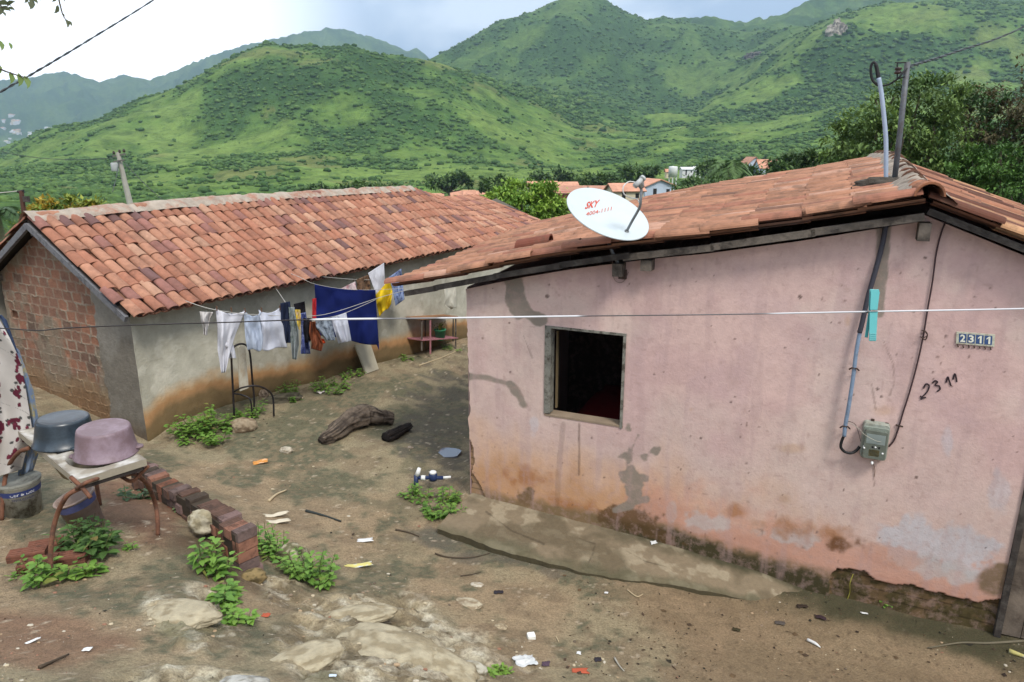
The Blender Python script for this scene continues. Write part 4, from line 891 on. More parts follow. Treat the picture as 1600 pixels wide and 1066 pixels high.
# ------------------------------------------------------------------ masts on the pink roof
def hit_roof(u, v):
    d = ray(u, v); ts = np.arange(4.5, 14, .01); P = CAM + d * ts[:, None]; s_ = (P - PK) @ PW; q = (P - PK) @ PD
    h = P[:, 2] - roof_z(s_, q) - .04; ok = (h < 0) & (s_ > -1) & (q > -.2); i = int(np.argmax(ok)); return P[i] if ok.any() else pw(u, v, .6)
def make_masts():
    b1 = hit_roof(1386, 293); b2 = hit_roof(1397, 291); q1 = np.dot(b1 - PK, PD); q2 = np.dot(b2 - PK, PD)
    m = thing('conduit_mast', b1, 'pale grey plastic pipe with black hose hook standing on the pink house roof', 'pipe')
    MB().tube(curve_pts([b1 - UP * .08] + [pw(u, v, q1) for u, v in [(1384.5, 250), (1384, 215), (1381, 180), (1377, 145), (1373, 122)]], 8), .020, n=14).build('pipe', mat('pvc_pale', col(176, 190, 210, .68), rough=.4, var=.08, bump=.05), m, True)
    MB().tube(curve_pts([pw(u, v, q1) for u, v in [(1373.5, 126), (1371, 112), (1368, 100), (1364, 98), (1361, 104), (1361, 116), (1364, 126), (1370, 132)]], 6), [.019] * 6 + [.017] * 6 + [.012] * 31, n=10).build('hose_hook', M_BLACK, m, True)
    m2 = thing('service_mast', b2, 'leaning dark grey steel pole with insulator standing on the pink house roof', 'pole')
    MB().tube([b2 - UP * .1, pw(1407, 200, q2), pw(1418, 97, q2)], .025, n=14).build('pole', mat('pole_steel', col(112, 116, 120, .6), rough=.6, metal=.3, var=.2, scale=9, dirt=col(86, 62, 50, .6), dirtamt=.5, dirtscale=7), m2, True)
    i_ = MB(); i_.tube([pw(1402, 98, q2 - .03), pw(1402, 124, q2 - .03)], .006, n=6); i_.tube([pw(1398, 98, q2 - .03), pw(1416, 98, q2 - .03)], .006, n=6); i_.tube([pw(1400, 124, q2 - .03), pw(1414, 120, q2 - .03)], .006, n=6)
    i_.build('insulator_bracket', M_BLACK, m2)
    MB().lathe(pw(1402.5, 116, q2 - .03), [(.012, 0), (.03, .005), (.03, .02), (.018, .03), (.03, .042), (.03, .055), (.012, .06)], n=14, close=True).build('insulator', solid('brown_ceramic', 62, 44, 40, k=.6, rough=.3), m2, True)
    n_ = 60; a = curve_pts([pw(1421, 104, q2), att(1500, 79, 8.6), att(1600, 42, 11.5), att(1760, -40, 17)], 40); tw = MB(); cc = MB()
    for k, cb in ((0, tw), (1, cc)):
        ph_ = k * math.pi; t = np.arange(len(a)); cb.tube(a + np.stack([np.cos(t * .9 + ph_) * 0, np.cos(t * .9 + ph_) * .007, np.sin(t * .9 + ph_) * .008], 1), .0085, n=6)
    w_ = thing('power_cable', a[0], 'black twisted power cable from the roof pole up past the right edge', 'cable')
    tw.build('strand', M_BLACK, w_, True); cc.build('strand', solid('grey_strand', 96, 104, 104, k=.6), w_, True)
    MB().tube(curve_pts([pw(1421, 104, q2), pw(1412, 112, q2 - .04), pw(1404, 122, q2 - .05), pw(1396, 128, q2), pw(1386, 133, q1), pw(1372, 134, q1), pw(1366, 128, q1)], 8), .009, n=7).build('lead', M_BLACK, w_, True)
    # mortar mound round the foot of the masts
    V, Fc = ICO[4]; j = 1 + (fbm(V[:, 0] * 2 + 3, V[:, 1] * 2, V[:, 2] * 2 + 2, seed=501, o=4) - .5) * .9; c = (b1 + b2) / 2
    M_ = np.stack([PW, PD, UP]); Q = c + (V * j[:, None] * (.30, .17, .11)) @ M_ - UP * .015
    MB().add(Q, Fc).build('mortar_mound', mat('mossy_mortar', col(92, 84, 74, .6), rough=1, var=.4, scale=16, bump=1, bscale=50, bdist=.02), house, True)
    # broken tile and yellow scrap on the roof
    p = hit_roof(835, 391); r_ = np.random.default_rng(4)
    bt = MB(); tile(bt, p + UP * .02 - PW * .2, (PW + UP * .22) / 1.02, PD, UP, .19, .40, .085, lin((150, 92, 76)) * .6, th=.018)
    single('loose_roof_tile', bt, M_TILE2, 'loose brown clay tile lying raised near the left front edge of the pink house roof', 'tile')
    p = hit_roof(1063, 344); single('yellow_scrap', MB().tube(curve_pts([p + UP * .02 - PW * .05, p + UP * .03 - PW * .03, p + UP * .02, p + UP * .03 + PW * .03, p + UP * .015 + PW * .05], 4), .008, n=6), solid('yellow_plastic', 232, 196, 60, k=.8, rough=.4), 'small yellow plastic scrap lying on the pink house roof tiles', 'litter')
make_masts()

# ------------------------------------------------------------------ foreground wire and peg
def make_wire():
    ps = [(-3000, 470, 1.5), (-1400, 492, 1.35), (-400, 505, 1.25), (-120, 508, 1.2), (0, 513, 1.15), (45, 516, 1.14), (66, 516.5, 1.14), (100, 513, 1.13), (200, 508.5, 1.12), (350, 504, 1.1), (490, 499.5, 1.09), (700, 497, 1.08), (910, 494, 1.07), (1130, 491.5, 1.07), (1364, 487, 1.07), (1600, 482.5, 1.07), (1900, 474, 1.08), (2300, 462, 1.1), (3400, 434, 1.15), (4600, 402, 1.2)]
    P = curve_pts([att(*q) for q in ps], 24); U, V = px(P); n = 8
    wht = np.clip(np.interp(U, [485, 492, 588, 596, 684, 690, 706, 712, 905, 912, 1195, 1210, 1700], [0, 1, 1, .25, .35, .9, .9, 1, 1, 0.05, .15, .9, 1]), 0, 1)
    rad = np.interp(U, [0, 480, 494, 586, 600, 700, 905, 915, 1200, 1220, 1600], [.0010, .0010, .0016, .0016, .0011, .0014, .0014, .0009, .0010, .0013, .0013])
    C = lin((40, 34, 34)) * (1 - wht[:, None]) + lin((214, 214, 216)) * .75 * wht[:, None]
    b = MB().tube(P, rad, c=np.repeat(C, n, 0), n=n)
    single('clothes_wire', b, mat('wire_coat', attr=True, rough=.5, var=.1, bump=0), 'foreground clothes wire with worn white coating stretched across the whole view', 'wire', smooth=True)
    # peg
    c = att(1364, 489, 1.07); S_ = 1.07 / F_PX; rg = np.array([1, 0, 0.]); up_ = np.array([0, SI, CO]); fw = np.cross(up_, rg)
    def Q(u, v, d=0): return c + rg * (u - 1364 + d * 480) * S_ - up_ * (v - 489) * S_ + fw * d
    p = thing('clothes_peg', Q(1364, 533), 'teal plastic clothes peg clipped on the foreground wire', 'clothes peg')
    teal = mat('teal_plastic', col(96, 184, 184, .66), rough=.4, var=.05, bump=.04, spec=.4)
    def jaw(pts, d0, d1, name, mt):
        V = [Q(u, v, d0) for u, v in pts] + [Q(u, v, d1) for u, v in pts]; n = len(pts)
        o = MB().add(V, [tuple(range(n)), tuple(range(2 * n - 1, n - 1, -1))] + [(i, n + i, n + (i + 1) % n, (i + 1) % n) for i in range(n)]).build(name, mt, p)
        md = o.modifiers.new('bevel', 'BEVEL'); md.width = .0006; md.segments = 2; return o
    jaw([(1360.5, 453), (1372.5, 453), (1374, 458), (1370.5, 485), (1359, 485)], -.010, -.003, 'jaw', teal)
    jaw([(1358.5, 487), (1371, 487), (1368.5, 533), (1357.5, 533)], -.010, -.003, 'jaw_handle', teal)
    jaw([(1359, 452), (1366, 452), (1361, 486), (1357, 486)], .000, .006, 'jaw', teal)
    jaw([(1357, 487), (1362, 487), (1356, 528), (1351, 527)], .000, .006, 'jaw_handle', teal)
    for k in range(4): jaw([(1358, 521 + k * 3.0), (1369, 521 + k * 3.0), (1369, 522.2 + k * 3.0), (1358, 522.2 + k * 3.0)], -.0112, -.0098, 'grip_rib', teal)
    MB().tube([Q(1357, 489, .007), Q(1354, 488, -.002), Q(1357, 487, -.0115), Q(1371, 487, -.0115)], .0007, n=6).build('spring', M_STEEL, p)
make_wire()

# ------------------------------------------------------------------ clothes lines and washing
def ctube(name, pts, r, mt, label, cat, group=None): return single(name, MB().tube(pts, r, n=6), mt, label, cat, group, smooth=True)
M_LINE = solid('line_white', 196, 192, 184, k=.7, rough=.7, bump=0)
ctube('clothes_line', curve_pts([lw(262, 458, -.01), lw(300, 474, -.4), lw(340, 485, -.85), lw(400, 492, -.9), lw(480, 494, -.9), lw(522, 488, -.9), lw(590, 466, -.9), lw(640, 452, -.8)], 8), .004, M_LINE, 'lower white clothes line carrying the pale shirts along the grey house', 'clothes line')
ctube('clothes_line', curve_pts([lw(448, 425, -.02), lw(470, 434, -.5), lw(492, 444, -.62), lw(540, 452, -.62), lw(587, 453, -.62), lw(640, 450, -.6)], 8), .0035, M_LINE, 'clothes line from the eave carrying the big blue sheet', 'clothes line')
ctube('clothes_line', curve_pts([lw(462, 425, -.02), lw(500, 432, -.3), lw(560, 437, -.42), lw(620, 436, -.42), lw(700, 425, -.3)], 8), .0035, M_LINE, 'upper clothes line behind the blue sheet carrying the white towel and yellow cloth', 'clothes line')
ctube('clothes_line', curve_pts([lw(421, 437, -.02), lw(434, 455, -.4), lw(447, 474, -.85)], 4), .0035, M_LINE, 'short cord slanting from the tile eave down to the dark trousers', 'cord')
ctube('clothes_line', curve_pts([lw(494, 499, -1.0), lw(520, 495, -1.0), lw(545, 487, -1.0), lw(588, 468, -.9)], 6), .0035, M_LINE, 'thin cord carrying the white shorts before the blue sheet', 'cord')
def cloth(name, Lp, Rp, off, mt, label, cat='clothing', folds=5, amp=.02, sag_=0, bot=0, colf=None, tilt=0, group='washing on the clothes lines', nu=26, nv=36, plane=None, thick=.004, wave=None):
    def res(P, n):
        P = np.array(P, float); d = np.concatenate([[0], np.cumsum(np.hypot(*np.diff(P, axis=0).T))]); t = np.linspace(0, d[-1], n)
        return np.stack([np.interp(t, d, P[:, 0]), np.interp(t, d, P[:, 1])], 1)
    a, b_ = res(Lp, nv), res(Rp, nv); h = abs(hash(label)) % 97 if False else (sum(map(ord, label)) % 97)
    V = []; C = []
    for j in range(nv):
        t = j / (nv - 1)
        for i in range(nu):
            s_ = i / (nu - 1); u = a[j, 0] * (1 - s_) + b_[j, 0] * s_; v = a[j, 1] * (1 - s_) + b_[j, 1] * s_
            v += sag_ * 4 * s_ * (1 - s_) * (1 - t) ** 2 + bot * math.sin(s_ * 7 + h) * t + bot * 1.2 * 4 * s_ * (1 - s_) * t
            ff = math.sin(s_ * folds * 3.3 + h + 1.6 * math.sin(t * 2.6 + h)) * amp * (.3 + .8 * t) + (float(vnoise(s_ * 3.2 + h, t * 2.4, seed=521)) - .5) * amp * 3.2 + (float(vnoise(s_ * 8 + h, t * 5, seed=522)) - .5) * amp
            p = (plane or (lambda u, v, o: lw(u, v, o)))(u, v, off + tilt * t + ff); V.append(p)
            if colf: C.append(colf(s_, t))
    V = np.array(V); F_ = gridfaces(nv, nu)
    m_ = MB().add(V, F_, np.array(C) if colf else None)
    return single(name, m_, mt, label, cat, group, smooth=True, solidify=thick)
def fab(name, r=128, g=128, b=128, **k): return solid(name, r, g, b, **dict(dict(k=.68, rough=.95, var=.07, scale=9, bump=.25, bscale=24, trans=.12, spec=.1), **k))
def pattern(name, c1, c2, scale, thr=.5, c3=None):
    m = mat(name, col(*c1, .68), rough=.95, var=.05, bump=.15, dirt=col(*c2, .68), dirtamt=1, dirtscale=scale); return m
wh, wh2, lb = fab('cotton_white', 232, 232, 240), fab('cotton_white_blue', 222, 226, 240), fab('cotton_light_blue', 196, 208, 228)
cloth('scarf', [(312, 487), (314, 500), (318, 514), (318, 523)], [(333, 488), (328, 498), (325, 512), (323, 524)], -.82, fab('off_white', 216, 210, 206), 'small white sock hanging alone leftmost on the lower line', 'sock', 2, .03)
cloth('white_shirt', [(337, 482), (340, 515), (340, 548), (346, 583)], [(383, 486), (374, 508), (366, 528), (352, 582)], -.88, wh, 'white long sleeved shirt hanging by its hem above the broken chair', 'shirt', 3, .03, 6)
cloth('white_shirt', [(341, 530), (356, 556), (358, 560)], [(360, 520), (366, 545), (369, 560)], -.86, wh, 'white shirt sleeve end hanging behind the chair frame top', 'shirt', 2, .02)
cloth('pale_blue_shirt', [(381, 484), (382, 510), (384, 530), (387, 545)], [(409, 486), (410, 510), (411, 530), (409, 546)], -.88, lb, 'pale blue shirt hanging between two white shirts', 'shirt', 3, .025, 9, 2)
cloth('white_tee', [(404, 484), (409, 510), (410, 546)], [(438, 480), (443, 508), (449, 541)], -.9, wh2, 'white tee shirt hanging beside the dark trousers', 'shirt', 3, .025, 7, 2)
cloth('dark_trousers', [(438, 474), (439, 500), (447, 536)], [(453, 471), (456, 500), (454, 536)], -.92, fab('denim_dark', 46, 54, 78), 'dark navy trousers right of the white tee shirt', 'trousers', 3, .03)
cloth('grey_trousers', [(451, 480), (453, 510), (455, 540), (457, 561)], [(460, 480), (466, 512), (467, 540), (463, 562)], -.97, pattern('grey_green_print', (150, 158, 160), (86, 104, 96), 7), 'long grey green trousers hanging lowest beside the yellow top', 'trousers', 3, .03)
cloth('black_cloth', [(459, 475), (460, 492), (462, 500)], [(476, 471), (478, 490), (479, 500)], -.86, fab('cotton_black', 34, 32, 38), 'black cloth behind the small yellow top', 'cloth', 2, .015)
cloth('child_shirt', [(461, 484), (461, 500), (465, 514)], [(469, 484), (470, 500), (469, 516)], -.98, pattern('yellow_print', (222, 190, 70), (216, 190, 190), 14), 'small yellow and pink top on the lower line', 'top', 2, .02)
cloth('blue_print_dress', [(469, 490), (471, 520), (470, 553)], [(478, 488), (482, 520), (485, 553)], -.94, pattern('blue_print', (58, 70, 130), (140, 150, 190), 13), 'dark blue printed dress hanging beside brown shorts', 'dress', 3, .025)
cloth('black_trousers', [(474, 497), (475, 520), (476, 536)], [(487, 497), (488, 515), (485, 534)], -.97, fab('cotton_black'), 'narrow black garment between blue print and brown shorts', 'trousers', 2, .02)
cloth('brown_shorts', [(484, 503), (483, 520), (487, 536), (486, 545)], [(495, 502), (500, 522), (505, 538), (502, 549)], -1.0, fab('brown_cotton', 132, 76, 52), 'brown shorts on the lower line left of grey printed shorts', 'shorts', 3, .03)
cloth('red_cloth', [(488, 467), (488, 498)], [(494, 466), (494, 498)], -.70, fab('red_cotton', 206, 56, 62), 'narrow red cloth at the left edge of the blue sheet', 'cloth', 1, .01)
cloth('orange_cloth', [(498, 528), (502, 538)], [(506, 530), (509, 536)], -.98, fab('orange_cotton', 226, 90, 50), 'small orange red cloth end below the brown shorts', 'cloth', 1, .01)
cloth('grey_print_shorts', [(492, 498), (494, 512), (510, 532)], [(517, 497), (520, 512), (524, 532)], -1.02, pattern('grey_print', (158, 170, 184), (84, 94, 108), 16), 'grey printed shorts beside the white shorts', 'shorts', 4, .02)
cloth('white_shorts', [(517, 497), (522, 516), (529, 537)], [(541, 489), (545, 510), (549, 533)], -1.03, wh2, 'white shorts hanging in front of the blue sheet', 'shorts', 4, .025)
cloth('blue_sheet', [(491.5, 444), (493, 480), (496, 522)], [(586.5, 453), (589, 495), (592, 538)], -.62, fab('royal_blue', 30, 42, 104, var=.1, scale=3, trans=.08), 'large royal blue sheet on the middle line', 'sheet', 6, .035, 3, 2, nu=60, nv=50)
cloth('blue_sheet_fringe', [(586, 534), (590, 542)], [(592, 534), (592, 547)], -.62, fab('royal_blue'), 'loose corner tassel at the lower right of the blue sheet', 'cloth', 1, .01)
cloth('pink_print_cloth', [(533, 451), (540, 470)], [(555, 440), (560, 470)], -.42, pattern('pink_print', (226, 206, 206), (160, 60, 80), 8), 'white and pink printed cloth peeping over the blue sheet', 'cloth', 2, .02)
cloth('leopard_cloth', [(557, 437), (560, 470)], [(577, 429), (581, 470)], -.42, pattern('leopard_print', (130, 100, 76), (52, 40, 34), 24), 'brown leopard print cloth left of the white towel', 'cloth', 2, .02)
cloth('white_towel', [(575, 427), (582, 445), (588, 462)], [(600, 411), (601, 432), (603, 452)], -.45, fab('cotton_white'), 'white towel hung high on the upper line', 'towel', 2, .015)
cloth('yellow_cloth', [(587, 461), (589, 478), (593, 493)], [(609, 436), (613, 455), (611, 474)], -.5, fab('bright_yellow', 240, 204, 44, var=.1), 'bright yellow cloth hanging right of the blue sheet', 'cloth', 3, .03, 0, 2)
cloth('batik_cloth', [(607, 434), (613, 450), (618, 478)], [(627, 420), (629, 440), (632, 468)], -.42, pattern('batik_print', (150, 168, 208), (56, 72, 128), 15), 'blue and white patterned cloth at the right end of the upper line', 'cloth', 2, .025)
cloth('cream_cloth', [(694, 452), (696, 468), (694, 478), (703, 484)], [(712, 446), (713, 460), (713, 472), (713, 480)], -.6, fab('cream_cotton', 226, 222, 206), 'cream cloth hanging by the corner of the pink house', 'cloth', 2, .02)
pg = np.random.default_rng(9)
for k, (u, v, o) in enumerate([(338, 482, -.88), (361, 484, -.88), (382, 485, -.88), (408, 484, -.9), (437, 481, -.9)]):
    c_ = lw(u, v, o); MB_ = MB().box(c_ - LD * .006 - UP * .03, LD * .012, -LW * .014, UP * .06)
    single('small_clothes_peg', MB_, solid('peg_wood', 120, 90, 70, k=.6), 'tiny brown wooden peg holding the pale shirts on the lower line', 'clothes peg', 'pegs on the lower line')

# ------------------------------------------------------------------ yard objects by the grey wall
M_BLACKSTEEL = mat('black_steel', col(58, 56, 60, .5), rough=.45, metal=.3, var=.2, scale=20, bump=.1, dirt=col(96, 70, 54, .5), dirtamt=.5, dirtscale=14)
def make_chair():
    o0 = -.50; f0 = lw(367, 648, o0); t = thing('broken_chair', f0, 'broken black tubular chair frame with narrow white back panel against the grey wall', 'chair')
    MB().tube(curve_pts([lw(u, v, o0) for u, v in [(366, 650), (364, 610), (362, 570), (362, 552), (367, 541), (378, 537.5), (387, 542), (391, 556), (394, 590), (397, 622), (397, 642)]], 6), .0135, n=10).build('back_frame', M_BLACKSTEEL, t, True)
    MB().tube(curve_pts([lw(366, 612, o0), lw(378, 606, o0 - .12), lw(398, 603, o0 - .22), lw(415, 608, o0 - .25), lw(426, 620, o0 - .25), lw(428, 650, o0 - .25)], 6), .0125, n=10).build('front_leg', M_BLACKSTEEL, t, True)
    MB().tube(curve_pts([lw(366, 615, o0), lw(380, 618, o0 - .05), lw(391, 625, o0 - .12), lw(394, 648, o0 - .12)], 6), .011, n=10).build('seat_rail', M_BLACKSTEEL, t, True)
    V = [lw(u, v, o0 - .01) for u, v in ((370, 543), (374, 540), (379, 540), (382, 545), (387, 606), (374, 611))]; n = len(V); V2 = [p - LW * .02 for p in V]
    MB().add(V + V2, [tuple(range(n))[::-1], tuple(range(n, 2 * n))] + [(i, (i + 1) % n, n + (i + 1) % n, n + i) for i in range(n)]).build('back_panel', mat('panel_cream', col(216, 210, 192, .68), rough=.6, var=.06, dirt=col(170, 130, 80, .6), dirtamt=.4, dirtscale=6), t)
make_chair()
def make_board():
    b0, b1 = G(571, 586), G(590, 579); t0, t1 = lw(553, 540, -.03), lw(577, 538, -.03); n = np.cross(b1 - b0, t0 - b0); n /= np.linalg.norm(n)
    V = [b0, b1, t1, t0]; V = V + [p + n * .03 for p in V]; single('leaning_board', MB().add(V, [(3, 2, 1, 0), (4, 5, 6, 7), (0, 1, 5, 4), (1, 2, 6, 5), (2, 3, 7, 6), (3, 0, 4, 7)]), mat('board_cream', col(196, 188, 166, .64), rough=.85, var=.08, scale=5), 'pale square board leaning against the foot of the grey wall', 'board')
make_board()
def make_shelf():
    off = -.34; g = lw(672, 553, off); t = thing('plant_shelf', g, 'rickety pink painted shelf standing by the grey wall near the pink house corner', 'shelf')
    pk = mat('faded_pink_paint', col(190, 128, 136, .6), rough=.8, var=.2, scale=12, dirt=col(120, 96, 80, .6), dirtamt=.4, dirtscale=10); wd_ = .34
    def P(u, v, o=0): return lw(u, v, off + o)
    for (u, v0, v1, o, m_) in ((672.5, 501, 553, 0, pk), (659, 501, 548, .02, M_WOOD), (712, 498, 545, .02, M_WOOD), (664, 500, 544, wd_, M_DARKWOOD), (708, 498, 540, wd_, M_DARKWOOD)): MB().beam(P(u, v1, o), P(u, v0, o), .03, .03, up=(1, 0, 0)).build('leg', m_, t)
    for (va, vb, ua, ub, m_) in ((500, 496, 657, 716, mat('rusty_board', col(176, 128, 90, .6), rough=.9, var=.2)), (533, 529, 659, 716, pk)):
        a, b_ = P(ua, va, -.01), P(ub, vb, -.01); MB().box(a, b_ - a, LW * (wd_ + .03), UP * .022).build('board', m_, t)
    c = P(688, 533, .10); c[2] += .028
    k = thing('green_bucket', c, 'green bucket planter standing on the pink shelf', 'bucket')
    MB().lathe(c, [(.001, 0), (.085, 0), (.115, .2), (.123, .2), (.123, .215), (.108, .215), (.08, .02)], n=24).build('bucket', solid('green_plastic', 66, 158, 112, k=.62, rough=.5), k, True)
    s = MB(); r = np.random.default_rng(2)
    for i in range(9): a = r.uniform(-1, 1); s.tube(curve_pts([c + UP * .18 + LD * a * .04, c + UP * .27 + LD * a * .07, c + UP * (.33 + r.uniform(-.03, .05)) + LD * (a * .13 + .03) - LW * .03], 4), .006, n=5)
    s.build('plant_stems', solid('straw_stem', 170, 164, 84, k=.6), k, True)
    s = MB()
    for i in range(40): s.add(*leaf(c + UP * r.uniform(.2, .34) + LD * r.normal(0, .06) + LW * r.normal(0, .04), r.normal(0, 1, 3), .06, .03), c=lin((98, 112, 60)) * .6)
    s.build('leaves', M_LEAF, k)
# ------------------------------------------------------------------ leaves and plants
M_LEAF = mat('leaf', attr=True, rough=.55, var=.15, scale=14, bump=.15, bscale=40, spec=.35, trans=.28)
M_TREELEAF = mat('tree_leaf', attr=True, rough=.6, var=.2, scale=2, bump=0, spec=.3, trans=.2)
M_STEM = solid('green_stem', 92, 104, 56, k=.6); M_BARK = mat('bark', col(120, 108, 92, .6), rough=.95, var=.3, scale=6, bump=.8, bscale=18, bdist=.03)
def leaf(p, d, ln, wd_, up=None):
    """heart-ish leaf folded at the midrib; p base, d direction"""
    d = np.array(d, float); d[2] *= .5; d /= np.linalg.norm(d) + 1e-9
    s = np.cross(d, (0, 0, 1.0)); s /= np.linalg.norm(s) + 1e-9; u = np.cross(s, d)
    V = [p, p + d * ln * .3 + s * wd_ * .5 + u * wd_ * .12, p + d * ln * .68 + s * wd_ * .36 + u * wd_ * .05, p + d * ln - u * ln * .12, p + d * ln * .68 - s * wd_ * .36 + u * wd_ * .05, p + d * ln * .3 - s * wd_ * .5 + u * wd_ * .12, p + d * ln * .45 - u * wd_ * .02]
    return V, [(0, 6, 1), (1, 6, 2), (2, 6, 3), (3, 6, 4), (4, 6, 5), (5, 6, 0)]
make_shelf()
def leafcloud(P, D, ln, wd_, Cc):
    """many leaves at once: P,D (n,3), ln,wd (n,), Cc (n,3) -> V,F,C"""
    n = len(P); D = D / (np.linalg.norm(D, axis=1)[:, None] + 1e-9); s = np.cross(D, (0, 0, 1.0)); s /= np.linalg.norm(s, axis=1)[:, None] + 1e-9; u = np.cross(s, D)
    ln = ln[:, None]; wd_ = wd_[:, None]
    V = np.stack([P, P + D * ln * .4 + s * wd_ * .5 + u * wd_ * .1, P + D * ln - u * ln * .1, P + D * ln * .4 - s * wd_ * .5 + u * wd_ * .1], 1).reshape(-1, 3)
    i = np.arange(n)[:, None] * 4; F_ = np.concatenate([i + [[0, 1, 2]], i + [[0, 2, 3]]]); return V, F_, np.repeat(Cc, 4, 0)
def weed(pos, h, rad, n, ls, label, hue=(104, 150, 60), hue2=(150, 190, 84), seed=0, name='weed', cat='weed', group=None, stems=None):
    r = np.random.default_rng(seed + 700); pos = np.array(pos, float); t = thing(name, pos, label, cat, group)
    ns = stems or max(4, n // 14); st = MB(); lf = MB()
    for k in range(ns):
        a = r.uniform(0, 2 * math.pi); rr = rad * math.sqrt(r.random()); bx, by = pos[0] + math.cos(a) * rr * .75, pos[1] + math.sin(a) * rr * .75
        base = np.array([bx, by, Gz(bx, by) - .01]); hh = h * r.uniform(.45, 1.05) * (1 - .35 * rr / rad)
        tip = base + np.array([math.cos(a) * rr * .5, math.sin(a) * rr * .5, hh]) + r.normal(0, .02, 3); mid = (base + tip) / 2 + r.normal(0, .012, 3)
        C_ = curve_pts([base, mid, tip], 5); st.tube(C_, np.linspace(.0035, .0015, len(C_)) * (1 + h), n=5, cap=False)
        m = max(3, n // ns)
        for i in range(m):
            q = C_[min(len(C_) - 1, int((.22 + .78 * (i + r.random()) / m) * (len(C_) - 1)))]; b_ = i * 2.4 + r.normal(0, .4)
            d = np.array([math.cos(b_), math.sin(b_), r.uniform(-.3, .7)]); L_ = ls * r.uniform(.6, 1.25) * (1.1 - .4 * i / m); f = r.random() * .6 + .4 * (k % 3) / 2; c = (lin((150, 130, 74)) if r.random() < .05 else lin(hue)) * (1 - f) + lin(hue2) * f
            nr = r.random() < .14; V, Fc = leaf(q + d * .015, d, L_ * (1.5 if nr else 1), L_ * (.2 if nr else r.uniform(.6, .85))); lf.add(V, Fc, c * .6)
    st.build('stem', M_STEM, t, True); lf.build('leaves', M_LEAF, t); return t
weed(G(325, 682), .42, .36, 420, .085, 'large bright green weed clump at the foot of the grey wall left of the stone', seed=1)
weed(G(292, 672), .18, .14, 60, .06, 'small light weed sprout left of the large clump by the grey wall corner', seed=2)
weed(G(392, 655), .22, .24, 150, .06, 'low green weeds around the broken chair legs', seed=3)
weed(G(452, 618), .32, .14, 90, .06, 'thin upright weed behind the dark stone near the grey wall', seed=4)
weed(G(462, 632), .14, .16, 80, .05, 'low weed patch in front of the dark stone by the wall', seed=5)
weed(G(515, 608), .30, .30, 230, .06, 'green weed clump at the wall foot above the plastic scrap', seed=6)
weed(G(552, 590), .24, .18, 120, .055, 'weed clump touching the leaning board', seed=7)
weed(G(638, 562), .14, .2, 90, .05, 'small weed left of the pink shelf', seed=8)
weed(G(705, 545), .18, .22, 90, .05, 'weeds growing under the pink shelf', seed=9)
weed(G(650, 775), .20, .15, 120, .055, 'weed clump left of the blue water meter', seed=10)
weed(G(690, 800), .26, .24, 260, .065, 'bright weed clump between the water meter and the concrete apron', seed=11)
weed(G(672, 815), .14, .1, 50, .05, 'small weed tuft at the sharp corner of the concrete apron', seed=12)
weed(G(418, 868), .36, .17, 300, .05, 'fine leaved weed clump right of the brick wall end', hue=(100, 160, 60), seed=13)
weed(G(486, 905), .36, .19, 260, .07, 'leafy weed clump right of the round mossy stone', seed=14)
weed(G(334, 900), .34, .12, 110, .085, 'broad leaved weed below the end of the brick wall', seed=15, stems=9)
weed(G(352, 940), .22, .13, 110, .08, 'trailing broad leaved weed running down the bank', seed=16)
weed(G(372, 975), .14, .10, 90, .055, 'fine weed tip at the lower end of the trailing plant', hue=(120, 170, 60), seed=17)
weed(G(146, 868), .34, .2, 200, .085, 'tall dark green weed growing under the wash table', hue=(84, 116, 60), hue2=(120, 160, 84), seed=18)
weed(G(78, 915), .26, .16, 80, .08, 'weed with broad leaves around the front table leg', seed=19)
weed(G(142, 898), .16, .08, 44, .075, 'single weed beside the reddish brick slab', seed=20)
weed(G(45, 905), .13, .10, 60, .05, 'small weed left of the front table leg', seed=21)
weed(G(208, 862), .07, .04, 50, .03, 'tiny bright green tuft alone on the bare bank', hue=(120, 180, 60), seed=22)
weed(G(290, 806), .12, .1, 50, .06, 'narrow leaved weed under the middle of the brick wall', hue=(120, 140, 90), hue2=(150, 170, 120), seed=23)
weed(G(205, 782), .16, .12, 70, .06, 'dark weed behind the right table leg', hue=(70, 96, 60), hue2=(96, 120, 80), seed=24)
weed(G(776, 1052), .10, .08, 70, .05, 'yellow green weed tuft at the bottom edge beside crumpled plastic', hue=(130, 170, 60), seed=25)
weed(G(1260, 913), .10, .03, 16, .04, 'tiny weed sprout at the foot of the pink wall below the meter', seed=26, stems=3)
weed(G(1386, 950), .10, .04, 24, .04, 'small weed sprout at the pink wall foot near the door', seed=27, stems=3)
single('dry_stalk', MB().tube(curve_pts([G(1324, 938), G(1324, 938) + UP * .08 + PW * .01, pw(1328, 912, -.04), pw(1333, 897, -.02)], 5), .004, n=6), solid('dry_stem', 170, 164, 70, k=.6), 'bent yellow stem leaning on the pink wall foot', 'stem')
